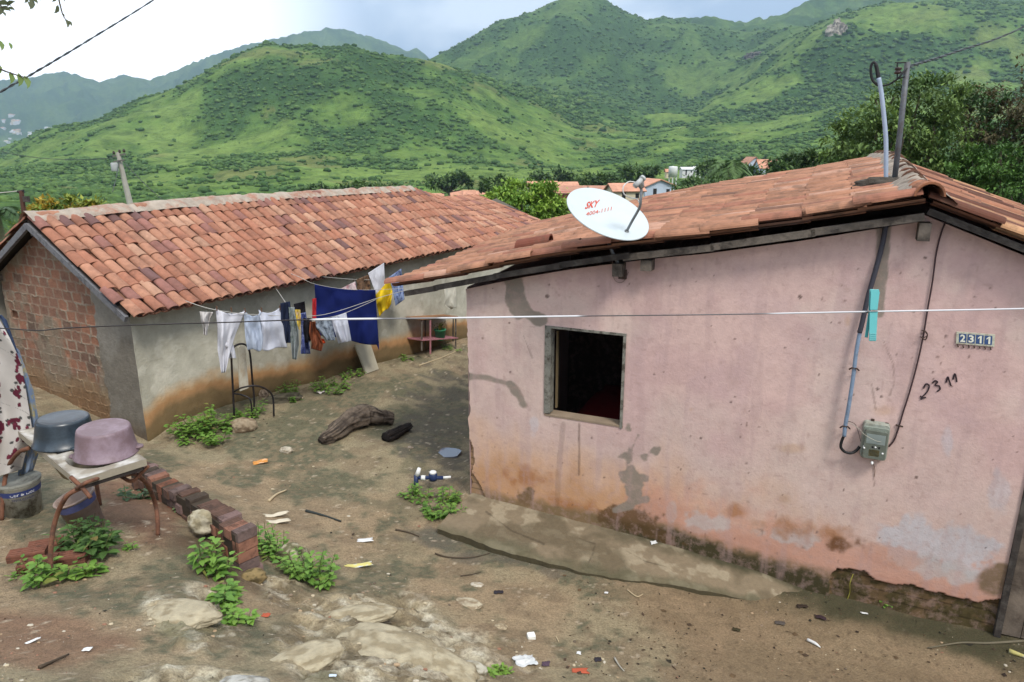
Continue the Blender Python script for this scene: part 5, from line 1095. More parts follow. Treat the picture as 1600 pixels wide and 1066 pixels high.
#==PART4==
# ------------------------------------------------------------------ wash table, basins, buckets
ZT = 1.62
def make_table():
    A, B_, Cc = atz(120, 752, ZT), atz(222, 715, ZT), atz(28, 675, ZT); X = Cc - A; Y = B_ - A; LX, LY = np.linalg.norm(X), np.linalg.norm(Y); X /= LX; Y = Y - X * np.dot(X, Y); Y /= np.linalg.norm(Y)
    t = thing('wash_table', (A + B_ + Cc) / 3 - UP * .75, 'worn white sink top with oval bowl on bent rusty tube legs', 'table')
    nx, ny = 110, 60; a, b_ = np.meshgrid(np.linspace(0, LX, nx), np.linspace(0, LY, ny), indexing='ij')
    e = np.hypot((a - .36) / .25, (b_ - LY / 2) / .175); z = -.11 * sstep(1.0, .72, e); e2 = np.maximum(np.abs(a - .93) / .34, np.abs(b_ - LY / 2) / .17); z = z - .012 * sstep(1.0, .94, e2) * (a > .55)
    rim = np.minimum.reduce([a, LX - a, b_, LY - b_]); z = z + .006 * sstep(.03, .01, rim)
    P = A + X * a[..., None] + Y * b_[..., None] + UP * z[..., None]
    n1 = fbm(a * 9, b_ * 9, seed=601, o=5); C = np.zeros(a.shape + (3,)) + lin((196, 190, 178)); C = mixc(C, lin((226, 222, 216)), sstep(.52, .62, n1) * .8); C = mixc(C, lin((140, 126, 104)), sstep(.5, .36, n1) * .6)
    C = mixc(C, lin((156, 134, 92)), sstep(-.05, -.1, z) * .85); C = mixc(C, lin((110, 96, 80)), sstep(.02, .0, rim + (n1 - .5) * .02) * .6)
    m = MB().add(P.reshape(-1, 3), gridfaces(nx, ny), (C * .66).reshape(-1, 3)); c = lin((176, 166, 146)) * .6
    for ed in (P[:, 0], P[-1, :], P[::-1, -1], P[0, ::-1]): k = len(ed); m.add(np.concatenate([ed, ed * [1, 1, 0] + [0, 0, ZT - .045]]), [(i, i + 1, k + i + 1, k + i) for i in range(k - 1)], c)
    m.build('sink_top', mat('sink_enamel', attr=True, rough=.55, var=.1, scale=20, bump=.25, bscale=60, spec=.4), t, True)
    q = MB().lathe(A + X * .36 + Y * LY / 2 - UP * .05, [(.27, 0), (.24, -.07), (.14, -.10), (.02, -.105)], n=32, ax=(0, 0, 1), el=.72); q.build('bowl_shell', solid('stained_enamel', 150, 130, 96, k=.55), t, True)
    # dark metal frame and tube legs
    Q = lambda a, b__, dz=-.06: A + X * a + Y * b__ + UP * dz
    fr = MB()
    for p, q in ((Q(.02, .03), Q(LX - .02, .03)), (Q(.02, LY - .03), Q(LX - .02, LY - .03)), (Q(.02, .03), Q(.02, LY - .03)), (Q(LX - .02, .03), Q(LX - .02, LY - .03))): fr.beam(p, q, .025, .03)
    fr.build('frame', mat('black_angle_iron', col(66, 58, 54, .6), rough=.8, var=.3, metal=.2), t)
    rust = mat('rusty_tube', col(136, 92, 70, .6), rough=.8, var=.3, scale=14, bump=.35, bscale=50, dirt=col(78, 62, 54, .6), dirtamt=.7, dirtscale=16)
    def leg(pts): MB().tube(curve_pts(pts, 7), .0165, n=12).build('leg', rust, t, True)
    f1, f2, f3 = G(80, 912), G(247, 838), G(3, 815)
    def V(u, v, P0): return att(u, v, np.dot(P0 - CAM, [0, CO, -SI]))
    leg([Q(.0, .02, -.055), V(104, 776, Q(0, 0)), V(88, 808, f1), V(80, 850, f1), f1])
    c2 = Q(.06, LY - .02, -.08); leg([V(197, 742, c2), V(212, 741, c2), V(230, 757, c2 * .5 + f2 * .5), V(242, 785, f2), V(246, 812, f2), f2])
    leg([Q(LX * .82, .0, -.07), V(28, 708, Q(LX * .9, 0)), V(12, 732, f3), V(5, 770, f3), f3])
    f4 = G(72, 745); f4 = f4 * 1.0; leg([Q(LX * .9, LY, -.07), Q(LX * .92, LY, -.3), [*(Q(LX * .92, LY)[:2]), Gz(*Q(LX * .92, LY)[:2]) - .02]])
    MB().tube(curve_pts([Q(.0, -.01, -.05), V(140, 752, A), V(180, 742, c2), V(205, 752, c2), V(222, 738, c2), V(232, 728, c2)], 6), .0135, n=10).build('cross_bar', rust, t, True)
    MB().tube(curve_pts([V(110, 745, A), V(128, 762, A), V(142, 778, A)], 4), .014, n=10).build('bracket', rust, t, True)
    # basins upside down
    def basin(name, c, r, h, mt, label, tilt, lugs=None):
        k = thing(name, c, label, 'basin'); ax = np.array([tilt[0], tilt[1], 1.0]); ax /= np.linalg.norm(ax)
        MB().lathe(c, [(r * .96, .012), (r * 1.06, .0), (r * 1.065, .008), (r * 1.0, .018), (r * .93, h * .5), (r * .865, h * .9), (r * .84, h * .975), (r * .80, h), (r * .74, h * .985), (r * .4, h * .975), (.001, h * .975)], n=56, ax=ax).build('bowl', mt, k, True)
        for s_ in (-1, 1):
            d = X if lugs is None else lugs; p0 = c + d * s_ * (r * 1.03) + ax * .004
            MB().lathe(p0, [(.001, 0), (.034, 0), (.036, .006), (.034, .014), (.001, .014)], n=18, ax=ax).build('handle', mt, k, True)
        return k
    basin('washing_basin', atz(103, 690, ZT + .004), .21, .20, mat('blue_grey_plastic', col(54, 68, 80, .36), rough=.32, var=.14, scale=6, spec=.55, bump=.04, dirt=col(110, 130, 146, .5), dirtamt=.3, dirtscale=4), 'dark blue grey plastic basin upside down at the back of the wash table', (.02, .02))
    basin('washing_basin', atz(167, 707, ZT + .012), .208, .205, mat('mauve_plastic', col(154, 128, 134, .46), rough=.5, var=.08, scale=6, spec=.35, bump=.04, dirt=col(190, 170, 186, .55), dirtamt=.5, dirtscale=3), 'dusty pink plastic basin upside down over the sink bowl', (.03, -.02), np.array([.95, .3, 0.05]))
    # buckets
    g = G(38, 803); k = thing('paint_bucket', g, 'old white paint bucket with lid and blue band beside the wash table', 'bucket')
    MB().lathe(g, [(.001, 0), (.135, 0), (.155, .27), (.162, .275), (.162, .30), (.156, .305)], n=40).build('bucket', mat('dirty_white_plastic', col(206, 204, 190, .66), rough=.6, var=.12, scale=8, dirt=col(84, 68, 46, .6), dirtamt=.85, dirtscale=7), k, True)
    MB().lathe(g + UP * .305, [(.166, -.018), (.168, .0), (.150, .006), (.146, -.004), (.001, -.004)], n=40).build('lid', mat('dirty_lid', col(150, 150, 140, .62), rough=.75, var=.2, scale=9, dirt=col(70, 64, 52, .6), dirtamt=.7, dirtscale=9), k, True)
    MB().lathe(g, [(.1515, .205), (.1548, .25)], n=40).build('band', solid('label_blue', 62, 74, 128, k=.6, rough=.5), k, True)
    tov = CAM - g; a0 = math.atan2(tov[1], tov[0])
    for txt, sz, zc, am, mt in (('Cor & Doc', .040, .213, -.50, M_WHITE), ('TINTA COMUM', .024, .170, -.46, solid('label_blue'))):
        Vt, Fc = text_mesh(txt, sz); Vt = np.array(Vt); R_ = lambda z_: .135 + .02 * z_ / .27 + .0022
        Pt = [(g[0] + R_(zc) * math.cos(a0 + am + (q[0] / .153)), g[1] + R_(zc) * math.sin(a0 + am + (q[0] / .153)), g[2] + zc + q[1]) for q in Vt]
        MB().add([(g[0] + (R_(zc)) * math.cos(a0 + am + q[0] / .153), g[1] + R_(zc) * math.sin(a0 + am + q[0] / .153), g[2] + zc + q[1]) for q in Vt], Fc).build('lettering', mt, k)
    g = G(140, 822); ax = np.array([-.24, -.12, 1.0]); ax /= np.linalg.norm(ax); k = thing('paint_bucket', g, 'open pale bucket with blue band leaning under the wash table', 'bucket')
    MB().lathe(g, [(.001, 0), (.115, 0), (.142, .27), (.150, .27), (.150, .285), (.136, .285), (.11, .02), (.001, .02)], n=40, ax=ax).build('bucket', mat('pinkish_plastic', col(186, 164, 152, .62), rough=.6, var=.1, scale=8, dirt=col(120, 90, 70, .6), dirtamt=.6, dirtscale=6), k, True)
    MB().lathe(g, [(.1375, .205), (.1432, .262)], n=40, ax=ax).build('band', mat('faded_band', col(92, 96, 138, .6), rough=.5, var=.2, scale=20), k, True)
    MB().lathe(g + ax * .15, [(.001, 0), (.126, 0)], n=32, ax=ax).build('water', solid('bucket_water', 150, 184, 220, k=.6, rough=.1, spec=.8, bump=0), k)
make_table()
def make_bricks():
    r = np.random.default_rng(21); bm_ = mat('hollow_brick', attr=True, rough=.9, var=.25, scale=12, bump=.5, bscale=50, dirt=col(66, 54, 46, .55), dirtamt=.6, dirtscale=9)
    def brick(o, X, Y, Z, c, b):
        """hollow brick with shallow grooves along its length"""
        o = np.array(o, float); b.box(o, X, Y, Z, c); n = 4
        for k in range(n): b.box(o + Y * (k + .18) / n + Z, X, Y * .62 / n, Z * .045 / 1, np.array(c) * .9); b.box(o + Z * (k + .2) / n - Y * .02, X, Y * .02, Z * .6 / n, np.array(c) * .85)
    path = np.array([atz(u, v, z) for u, v, z in [(216, 726, .86), (245, 742, .88), (275, 758, .90), (305, 774, .92), (335, 793, .94), (362, 812, .955), (381, 826, .96)]])
    P = curve_pts(path, 10); d = np.concatenate([[0], np.cumsum(np.linalg.norm(np.diff(P, axis=0), axis=1))]); L_ = d[-1]
    t = thing('brick_wall', [*P[-1][:2], Gz(*P[-1][:2])], 'low curved wall of loose stacked hollow bricks crossing the bank beside the wash table', 'wall')
    wl = .165; th = .088; s_ = 0; k = 0
    pal = [(156, 104, 80), (172, 122, 100), (124, 94, 80), (136, 114, 108), (96, 82, 70), (156, 128, 122)]
    while s_ < L_ - .02:
        s2 = min(s_ + .095, L_); p = np.array([np.interp(s_, d, P[:, i]) for i in range(3)]); q = np.array([np.interp(s2, d, P[:, i]) for i in range(3)])
        T_ = (q - p) * [1, 1, 0]; T_ /= np.linalg.norm(T_); Nn = np.array([-T_[1], T_[0], 0]); top = p[2] + r.normal(0, .010) - (th if (r.random() < .22 and s_ < L_ - .25) else 0); bot = Gz(*p[:2]) - .04
        nl = max(2, int(math.ceil((top - bot) / th)))
        for l_ in range(nl):
            if l_ > 0 and s_ < L_ - .5 and l_ > 2: break
            yaw = r.normal(0, .10); X_ = Nn * math.cos(yaw) + T_ * math.sin(yaw); Y_ = T_ * math.cos(yaw) - Nn * math.sin(yaw); z1 = top - l_ * th; c = lin(pal[r.integers(0, 6)]) * .56
            b = MB(); brick(p - X_ * (wl / 2 + r.normal(0, .014)) + Y_ * .002 + UP * (z1 - th + .004 - p[2]), X_ * wl, Y_ * .088, UP * (th - .010), c, b); b.build('brick', bm_, t)
        s_ += .095; k += 1
    core = MB(); pc = P.copy(); 
    for i in range(len(P) - 1):
        core.beam(P[i] - UP * .18, P[i + 1] - UP * .18, .155, .30)
    core.build('mortar_core', solid('dark_mortar', 84, 72, 58, k=.5, rough=1), t)
    # slabs of brick on the left
    for i, (u, v, ln, yaw, lab) in enumerate([(46, 876, .24, .35, 'reddish brick slab lying leftmost by the front table leg'), (74, 862, .22, .45, 'reddish brick slab behind the front table leg'), (62, 893, .24, .35, 'reddish brick slab nearest the viewer under the weeds'), (112, 884, .22, .3, 'reddish brick slab right of the front table leg')]):
        g = G(u, v); X_ = np.array([math.cos(yaw), math.sin(yaw), .0]); Y_ = np.array([-X_[1], X_[0], 0]); b = MB(); brick(g - X_ * ln / 2 - Y_ * .06 - UP * .01, X_ * ln, Y_ * .115, UP * .075, lin((150, 98, 78)) * .58, b)
        single('brick', b, bm_, lab, 'brick', 'loose bricks by the wash table')
make_bricks()

# ------------------------------------------------------------------ floral cloth on the left
def make_curtain():
    r = np.random.default_rng(31); pts = [(r.random(), r.random()) for _ in range(60)]; fl = []
    for p in pts:
        if all(math.hypot((p[0] - q[0]) * .8, p[1] - q[1]) > .105 for q in fl): fl.append(p)
    dots = [(x + r.normal(0, .026), y + r.normal(0, .026)) for x, y in fl for _ in range(9)]; leaves_ = [(x + r.normal(0, .05), y + r.normal(0, .05)) for x, y in fl for _ in range(4)]
    base, red, grn = lin((216, 210, 204)) * .7, lin((120, 44, 66)) * .5, lin((84, 84, 82)) * .7
    def colf(s_, t):
        c = base
        for x, y in leaves_:
            if math.hypot((s_ - x) * .8, (t - y) * 1.6) < .016: c = grn
        for x, y in dots:
            if math.hypot((s_ - x) * .8, t - y) < .015: c = red if (x * 977) % 1 > .35 else red * 1.5
        w_ = abs(math.sin(s_ * 9 + math.sin(t * 17) * 1.6) * .5 + .5 - (t * 3 % 1)); return c * .5 if w_ < .012 and c is base else c
    pl = lambda u, v, o: aty(u, v, 5.25 + o)
    m = mat('printed_cotton', attr=True, rough=.95, var=.05, bump=.2, bscale=18, trans=.15)
    cloth('floral_cloth', [(-90, 470), (-110, 600), (-110, 760)], [(-2, 498), (16, 530), (34, 570), (42, 620), (50, 670), (34, 735)], 0, m, 'white cloth with dark red flowers hanging at the left edge', 'cloth', 5, .05, 0, 2, colf=colf, plane=pl, nu=120, nv=190, group=None)
    cloth('blue_floral_cloth', [(10, 530), (30, 620), (28, 745)], [(30, 548), (52, 610), (66, 690), (52, 735)], .16, pattern('blue_floral', (132, 150, 176), (196, 176, 96), 9), 'blue cloth with yellow flowers hanging behind the red flowered one', 'cloth', 3, .03, plane=pl, group=None)
    cloth('dark_blue_cloth', [(-3, 494), (2, 500), (24, 545)], [(2, 492), (10, 500), (28, 552)], .05, fab('slate_blue', 70, 84, 112), 'slate blue cloth edge showing beside the red flowered cloth', 'cloth', 1, .01, plane=pl, group=None)
make_curtain()

# ------------------------------------------------------------------ stones, logs, litter
def stone(g, sx, sy, sz, rot, c1, c2, label, seed, sink=.3, sub=4, cat='stone', name='stone', rough_=.8, group=None):
    V, Fc = ICO[sub]; k = seed * 3.7; j = 1 + (fbm(V[:, 0] * 1.3 + k, V[:, 1] * 1.3 + k, V[:, 2] * 1.3 + 4, seed=701, o=5) - .5) * rough_; Vd = V * j[:, None]
    c, s = math.cos(rot), math.sin(rot); Q = Vd * (sx, sy, sz); Q = np.stack([Q[:, 0] * c - Q[:, 1] * s, Q[:, 0] * s + Q[:, 1] * c, Q[:, 2] + sz * (1 - 2 * sink) * .9], 1) + g
    n = fbm(V[:, 0] * 3 + k, V[:, 1] * 3, V[:, 2] * 3 + 2, seed=711, o=5); C = mixc(np.zeros((len(V), 3)) + lin(c1), lin(c2), sstep(.45, .6, n))
    return single(name, MB().add(Q, Fc, C * .62), mat('stone', attr=True, rough=.92, var=.18, scale=14, bump=.7, bscale=40, bdist=.02, spec=.2), label, cat, group, smooth=True)
stone(G(381, 674), .17, .12, .11, .2, (176, 158, 132), (132, 112, 90), 'tan boulder beside the large weed clump near the broken chair', 1)
stone(G(447, 707), .08, .06, .045, .2, (206, 196, 176), (170, 156, 134), 'small whitish stone on the yard left of the log', 2)
stone(G(440, 628), .30, .09, .09, .5, (104, 98, 82), (70, 66, 54), 'long dark stone against the foot of the grey wall', 3)
stone(G(412, 620), .07, .06, .07, 0, (176, 156, 136), (130, 112, 96), 'brownish stone between chair and long dark stone', 4)
stone(G(457, 880), .135, .12, .135, .3, (196, 186, 158), (112, 108, 78), 'round pale mossy stone between two weed clumps right of the brick wall', 5, .25)
stone(G(318, 842) + UP * .12, .11, .07, .10, -.2, (216, 206, 180), (176, 164, 134), 'pale jagged stone wedged under the brick wall end', 6, .3, rough_=1.3)
stone(G(402, 612), .05, .04, .03, 0, (220, 214, 200), (190, 180, 160), 'white stone chip near the foot of the chair', 7)
stone(G(730, 945), .14, .08, .02, -.3, (196, 184, 158), (160, 142, 116), 'flat tan stone half buried in the gravel left of the foam block', 8, .5)
stone(G(744, 916), .07, .04, .015, .1, (214, 204, 186), (184, 170, 146), 'small pale flat stone in the gravel above the buried stone', 9, .5)
stone(G(782, 980), .06, .04, .02, .1, (200, 184, 152), (160, 142, 116), 'small yellowish stone near the foam block', 10, .5)
stone(G(640, 700), .05, .03, .02, .1, (180, 166, 150), (140, 122, 100), 'flat stone below the short log', 11, .4)
stone(G(470, 624), .04, .04, .02, .1, (220, 200, 170), (160, 142, 116), 'sand coloured stone near the wall weeds', 12, .4)
stone(G(395, 908), .10, .07, .07, .4, (160, 138, 96), (110, 96, 66), 'ochre stone buried in the bank below the brick wall', 13, .5)
stone(G(690, 1030), .09, .05, .04, .2, (206, 198, 176), (168, 156, 130), 'pale stone at the upper edge of the rock outcrop', 14, .4)
stone(G(735, 1048), .13, .06, .05, -.3, (210, 204, 186), (160, 152, 130), 'grey white stone at the bottom edge left of the weed tuft', 15, .4)
stone(G(1125, 897), .03, .025, .02, 0, (196, 188, 160), (150, 142, 116), 'pebble pile stone on the apron end', 16, .4)
stone(G(380, 1064), .13, .06, .06, .1, (198, 196, 188), (150, 146, 136), 'whitish grey stone at the bottom edge left of centre', 17, .45)
def log(name, pts, rad, label, seed, c1=(96, 84, 74), c2=(60, 50, 44)):
    P = curve_pts(pts, 20); n = 48; t = np.linspace(0, 1, len(P)); rr = np.interp(t, np.linspace(0, 1, len(rad)), rad); m = MB().tube(P, rr, n=n); V = m.v[0]
    c = np.repeat(P, n, 0); d = V - c; k = np.tile(np.arange(n), len(P)); ax = np.repeat(np.arange(len(P)), n)
    j = (fbm(k * .6 + seed, ax * .05, seed=721, o=4) - .5) * .9 + (fbm(k * .14 + seed, ax * .16, seed=731, o=3) - .5) * .7; j[(k == n - 1)] = j[(k == n - 1)]
    V[:] = c + d * (1 + j[:, None] * .8); g_ = fbm(k * 1.9 + seed, ax * .05, seed=735, o=3); C = mixc(np.zeros((len(V), 3)) + lin(c2), lin(c1), sstep(-.1, .2, j + (g_ - .5) * .7)); C = C * np.where(g_ < .40, .55, 1)[:, None]; m.c[0] = C * .6
    return single(name, m, mat('old_bark', attr=True, rough=.95, var=.3, scale=22, bump=.9, bscale=60, bdist=.03), label, 'log', smooth=True)
def gl(u, v, h): p = G(u, v); return p + UP * h
log('log', [gl(502, 696, .06), gl(522, 688, .08), gl(545, 674, .12), gl(570, 664, .13), gl(592, 664, .11), gl(613, 664, .09)], [.06, .10, .125, .145, .11, .085], 'thick curved grey brown log lying in the yard', 3, (140, 124, 108), (86, 74, 64))
log('log', [gl(603, 690, .05), gl(618, 684, .06), gl(640, 672, .06)], [.07, .075, .05], 'short blackened log beside the thick curved log', 8, (66, 56, 50), (40, 34, 32))
r_ = np.random.default_rng(41)
def scrap(name, u, v, w_, h_, yaw, mt, label, cat='litter', lift=.012, crum=.3, n=9, group=None, thick=.002):
    g = G(u, v); a, b_ = np.meshgrid(np.linspace(-1, 1, n), np.linspace(-1, 1, n), indexing='ij'); k = len(label)
    edge = 1 + (fbm(np.arctan2(b_, a) * 1.5 + k, a * 0, seed=741, o=3) - .5) * .6; a2, b2 = a * edge * w_ / 2, b_ * edge * h_ / 2; c, s = math.cos(yaw), math.sin(yaw)
    z = lift + (fbm(a * 1.6 + k, b_ * 1.6, seed=751, o=3) - .3) * crum * min(w_, h_)
    V = np.stack([g[0] + a2 * c - b2 * s, g[1] + a2 * s + b2 * c, g[2] + z], -1).reshape(-1, 3); gz = near_z(V[:, 0], V[:, 1]) + ground_rough(V[:, 0], V[:, 1]); V[:, 2] = np.maximum(V[:, 2], gz + .004)
    return single(name, MB().add(V, gridfaces(n, n)), mt, label, cat, group, smooth=True, solidify=thick)
wp = solid('litter_white', 226, 226, 224, k=.72, rough=.6, bump=.3, bscale=14)
g = G(832, 999); o = MB().box(g - [.035, .03, .01], [.062, .012, 0], [-.012, .058, 0], [0, 0, .045]); o = single('foam_block', o, solid('foam', 240, 240, 232, k=.8, rough=.9, bump=.5), 'white foam block on the gravel at the bottom centre', 'foam'); md = o.modifiers.new('b', 'BEVEL'); md.width = .008; md.segments = 3
scrap('crumpled_bag', 820, 1033, .15, .11, .2, solid('bag_grey', 206, 208, 208, k=.7, rough=.35, bump=.5, bscale=12), 'crumpled translucent plastic bag at the bottom edge right of the weed tuft', crum=.7, n=16)
scrap('paper_scrap', 1021, 858, .07, .045, .3, wp, 'white crumpled tissue on the concrete apron', lift=.05, crum=.7)
scrap('paper_scrap', 1036, 860, .07, .015, .0, wp, 'thin white strip beside the tissue on the concrete apron', lift=.05)
scrap('foil_scrap', 883, 852, .06, .05, .8, solid('foil', 176, 178, 182, k=.6, rough=.35), 'small grey square scrap on the concrete apron', lift=.06)
scrap('lilac_scrap', 763, 803, .025, .02, .2, solid('lilac', 196, 190, 226, k=.7), 'tiny lilac scrap at the top of the apron near the broken corner', lift=.03)
scrap('sachet', 570, 847, .14, .06, .2, wp, 'flat white plastic sachet lying in the yard right of the brick wall')
scrap('wrapper', 560, 886, .22, .06, .35, pattern('yellow_white_wrapper', (226, 214, 130), (206, 216, 236), 12), 'long yellow and white wrapper lying above the rock outcrop')
scrap('wrapper', 408, 727, .17, .10, .5, pattern('orange_wrapper', (222, 150, 70), (232, 190, 150), 14), 'orange wrapper left of the small white stone')
scrap('plastic_cup', 501, 615, .12, .09, .2, solid('clear_plastic', 206, 196, 192, k=.65, rough=.3), 'crumpled clear plastic scrap near the wall weeds', crum=.8)
scrap('white_scrap', 432, 806, .22, .06, .6, solid('cream_rag', 222, 210, 186, k=.7), 'cream rag strip lying beside the brick wall, upper of two', crum=.4)
scrap('white_scrap', 436, 815, .22, .07, .5, solid('cream_rag'), 'cream rag lying beside the brick wall, lower of two', crum=.4)
scrap('dark_rag', 1116, 902, .12, .06, -.3, solid('wet_rag', 62, 56, 62, k=.5), 'dark wet rag at the end of the concrete apron', crum=.6)
scrap('dark_leaf', 1253, 950, .09, .05, -.1, solid('rotten_leaf', 66, 52, 42, k=.5), 'dark rotting leaf on the wet silt below the meter', 'leaf')
scrap('dark_leaf', 1282, 968, .10, .05, -.4, solid('purple_leaf', 70, 50, 56, k=.5), 'purplish curled leaf right of the dark rotting leaf', 'leaf', crum=.7)
scrap('dark_leaf', 1151, 986, .07, .04, -.4, solid('olive_leaf', 72, 66, 40, k=.5), 'olive brown leaf left on the wet silt', 'leaf')
scrap('dark_leaf', 779, 930, .08, .05, 0, solid('black_leaf', 56, 50, 58, k=.5), 'blackish scrap on the gravel above the foam block', 'leaf')
scrap('dark_leaf', 853, 1040, .06, .05, 0, solid('violet_scrap', 96, 76, 92, k=.5), 'violet scrap right of the crumpled bag', 'litter')
scrap('dark_leaf', 934, 1034, .05, .05, 0, solid('black_leaf'), 'small black scrap at the lower middle of the silt', 'litter')
scrap('white_scrap', 1350, 963, .06, .02, -.2, wp, 'small white shard near the mossy wall foot')
scrap('white_scrap', 947, 930, .035, .025, -.2, wp, 'tiny white chip on the silt middle left')
scrap('white_scrap', 904, 1023, .035, .03, -.2, wp, 'tiny round white chip right of the crumpled bag')
scrap('grey_scrap', 1218, 977, .09, .05, -.3, solid('grey_leafbits', 96, 88, 82, k=.55), 'grey crumpled leaf bits on the wet silt', 'leaf')
scrap('white_scrap', 52, 1007, .07, .02, .9, wp, 'white shard on the red earth at the lower left'); scrap('white_scrap', 137, 1020, .045, .03, 0, wp, 'white triangular chip at the lower left')
scrap('white_scrap', 697, 1032, .045, .025, -.4, wp, 'white chip at the upper edge of the outcrop'); scrap('white_scrap', 520, 1058, .04, .02, 0, solid('pale_blue_chip', 206, 220, 236, k=.7), 'pale blue white chip at the bottom edge of the outcrop')
scrap('red_scrap', 416, 964, .05, .04, 0, solid('brick_red', 196, 96, 66, k=.6), 'small brick red chip on the bank beside the trailing weed')
scrap('red_scrap', 905, 1052, .12, .05, 0, solid('brick_red'), 'faded red rag flush with the silt at the bottom', crum=.1)
b = MB(); g = G(1273, 1008); single('white_bottle_tip', b.tube(curve_pts([g + [-.045, .05, .018], g + [0, .0, .02], g + [.03, -.045, .012]], 4), [.013] * 5 + [.012, .010, .007, .003], n=12), wp, 'small white plastic tube lying on the wet silt', 'litter', smooth=True)
def stick(pts, r0, mt, label, h=.012, cat='stick', name='stick'): P = curve_pts([gl(u, v, h) for u, v in pts], 5); single(name, MB().tube(P, np.linspace(r0, r0 * .5, len(P)), n=7), mt, label, cat, smooth=True)
sd_, sp_ = solid('dry_twig', 92, 78, 62, k=.55), solid('pale_twig', 206, 186, 150, k=.65)
stick([(1600, 1004), (1540, 1007), (1500, 1008), (1450, 1016)], .012, solid('grey_branch', 120, 112, 92, k=.6), 'long grey branch lying along the mossy edge below the door')
stick([(1576, 1020), (1612, 1034)], .022, pattern('painted_stick', (200, 190, 120), (190, 190, 180), 10), 'yellow and grey stick end at the lower right edge')
stick([(478, 798), (505, 806), (533, 815)], .016, solid('dark_pipe', 66, 72, 70, k=.5), 'dark wet stick lying in the middle of the yard')
stick([(420, 783), (432, 774), (448, 766)], .016, sp_, 'pale bone coloured stick right of the brick wall'); stick([(618, 832), (640, 836), (655, 842)], .010, sd_, 'dark twig near the concrete apron corner')
stick([(62, 1044), (85, 1035), (108, 1026)], .010, sd_, 'dark twig on the red earth at the lower left'); stick([(720, 905), (740, 902), (752, 898)], .006, sd_, 'thin twig on the gravel')
stick([(960, 1031), (967, 1043), (975, 1052)], .008, solid('grey_stick', 186, 180, 166, k=.65), 'pale grey stick at the lower middle of the silt'); stick([(869, 998), (873, 1006)], .006, sp_, 'short pale stick right of the foam block')
stick([(680, 868), (700, 873), (735, 874), (765, 868)], .009, sd_, 'bent black hose piece in the wet runnel', name='hose_piece', cat='hose'); stick([(980, 925), (995, 935), (1005, 930)], .006, sp_, 'curled pale twig on the silt')
stick([(655, 572), (690, 560), (715, 548)], .012, sp_, 'long pale stick on the ground near the pink shelf')
for i in range(16):
    u, v = r_.uniform(900, 1560), r_.uniform(960, 1060); stick([(u, v), (u + r_.uniform(-8, 8), v + r_.uniform(-3, 6)), (u + r_.uniform(-20, 20), v + r_.uniform(-6, 10))], .004, sd_, 'tiny dark twig on the wet silt') if False else None
# water meter
def make_wm():
    g = G(672, 766); t = thing('water_meter', g, 'blue water meter with white cap on a short pipe among the weeds', 'water meter'); bl = solid('meter_blue', 46, 62, 104, k=.6, rough=.45)
    h = .17; MB().tube([g + [-.13, .0, h], g + [.16, .0, h]], .022, n=12).build('pipe', bl, t, True); MB().lathe(g + [.04, 0, h], [(.045, -.03), (.052, .0), (.05, .05), (.036, .06)], n=20, close=True).build('meter_body', bl, t, True)
    MB().lathe(g + [.04, 0, h + .055], [(.04, 0), (.042, .02), (.03, .03)], n=20, close=True).build('cap', M_WHITE, t, True); MB().tube([g + [.14, 0, h], g + [.25, 0, h + .01]], .015, n=10).build('fitting', M_WHITE, t, True)
    MB().tube([g + [-.10, 0, h], g + [-.05, 0, h]], .03, n=10).build('fitting', M_WHITE, t, True); MB().tube([g + [-.17, .02, 0], g + [-.16, .02, h + .02]], .028, n=10).build('valve', bl, t, True); MB().tube([g + [-.15, .02, h + .02], g + [-.12, .03, h + .11]], [.03, .022], n=10).build('valve_handle', M_WHITE, t, True)
make_wm()
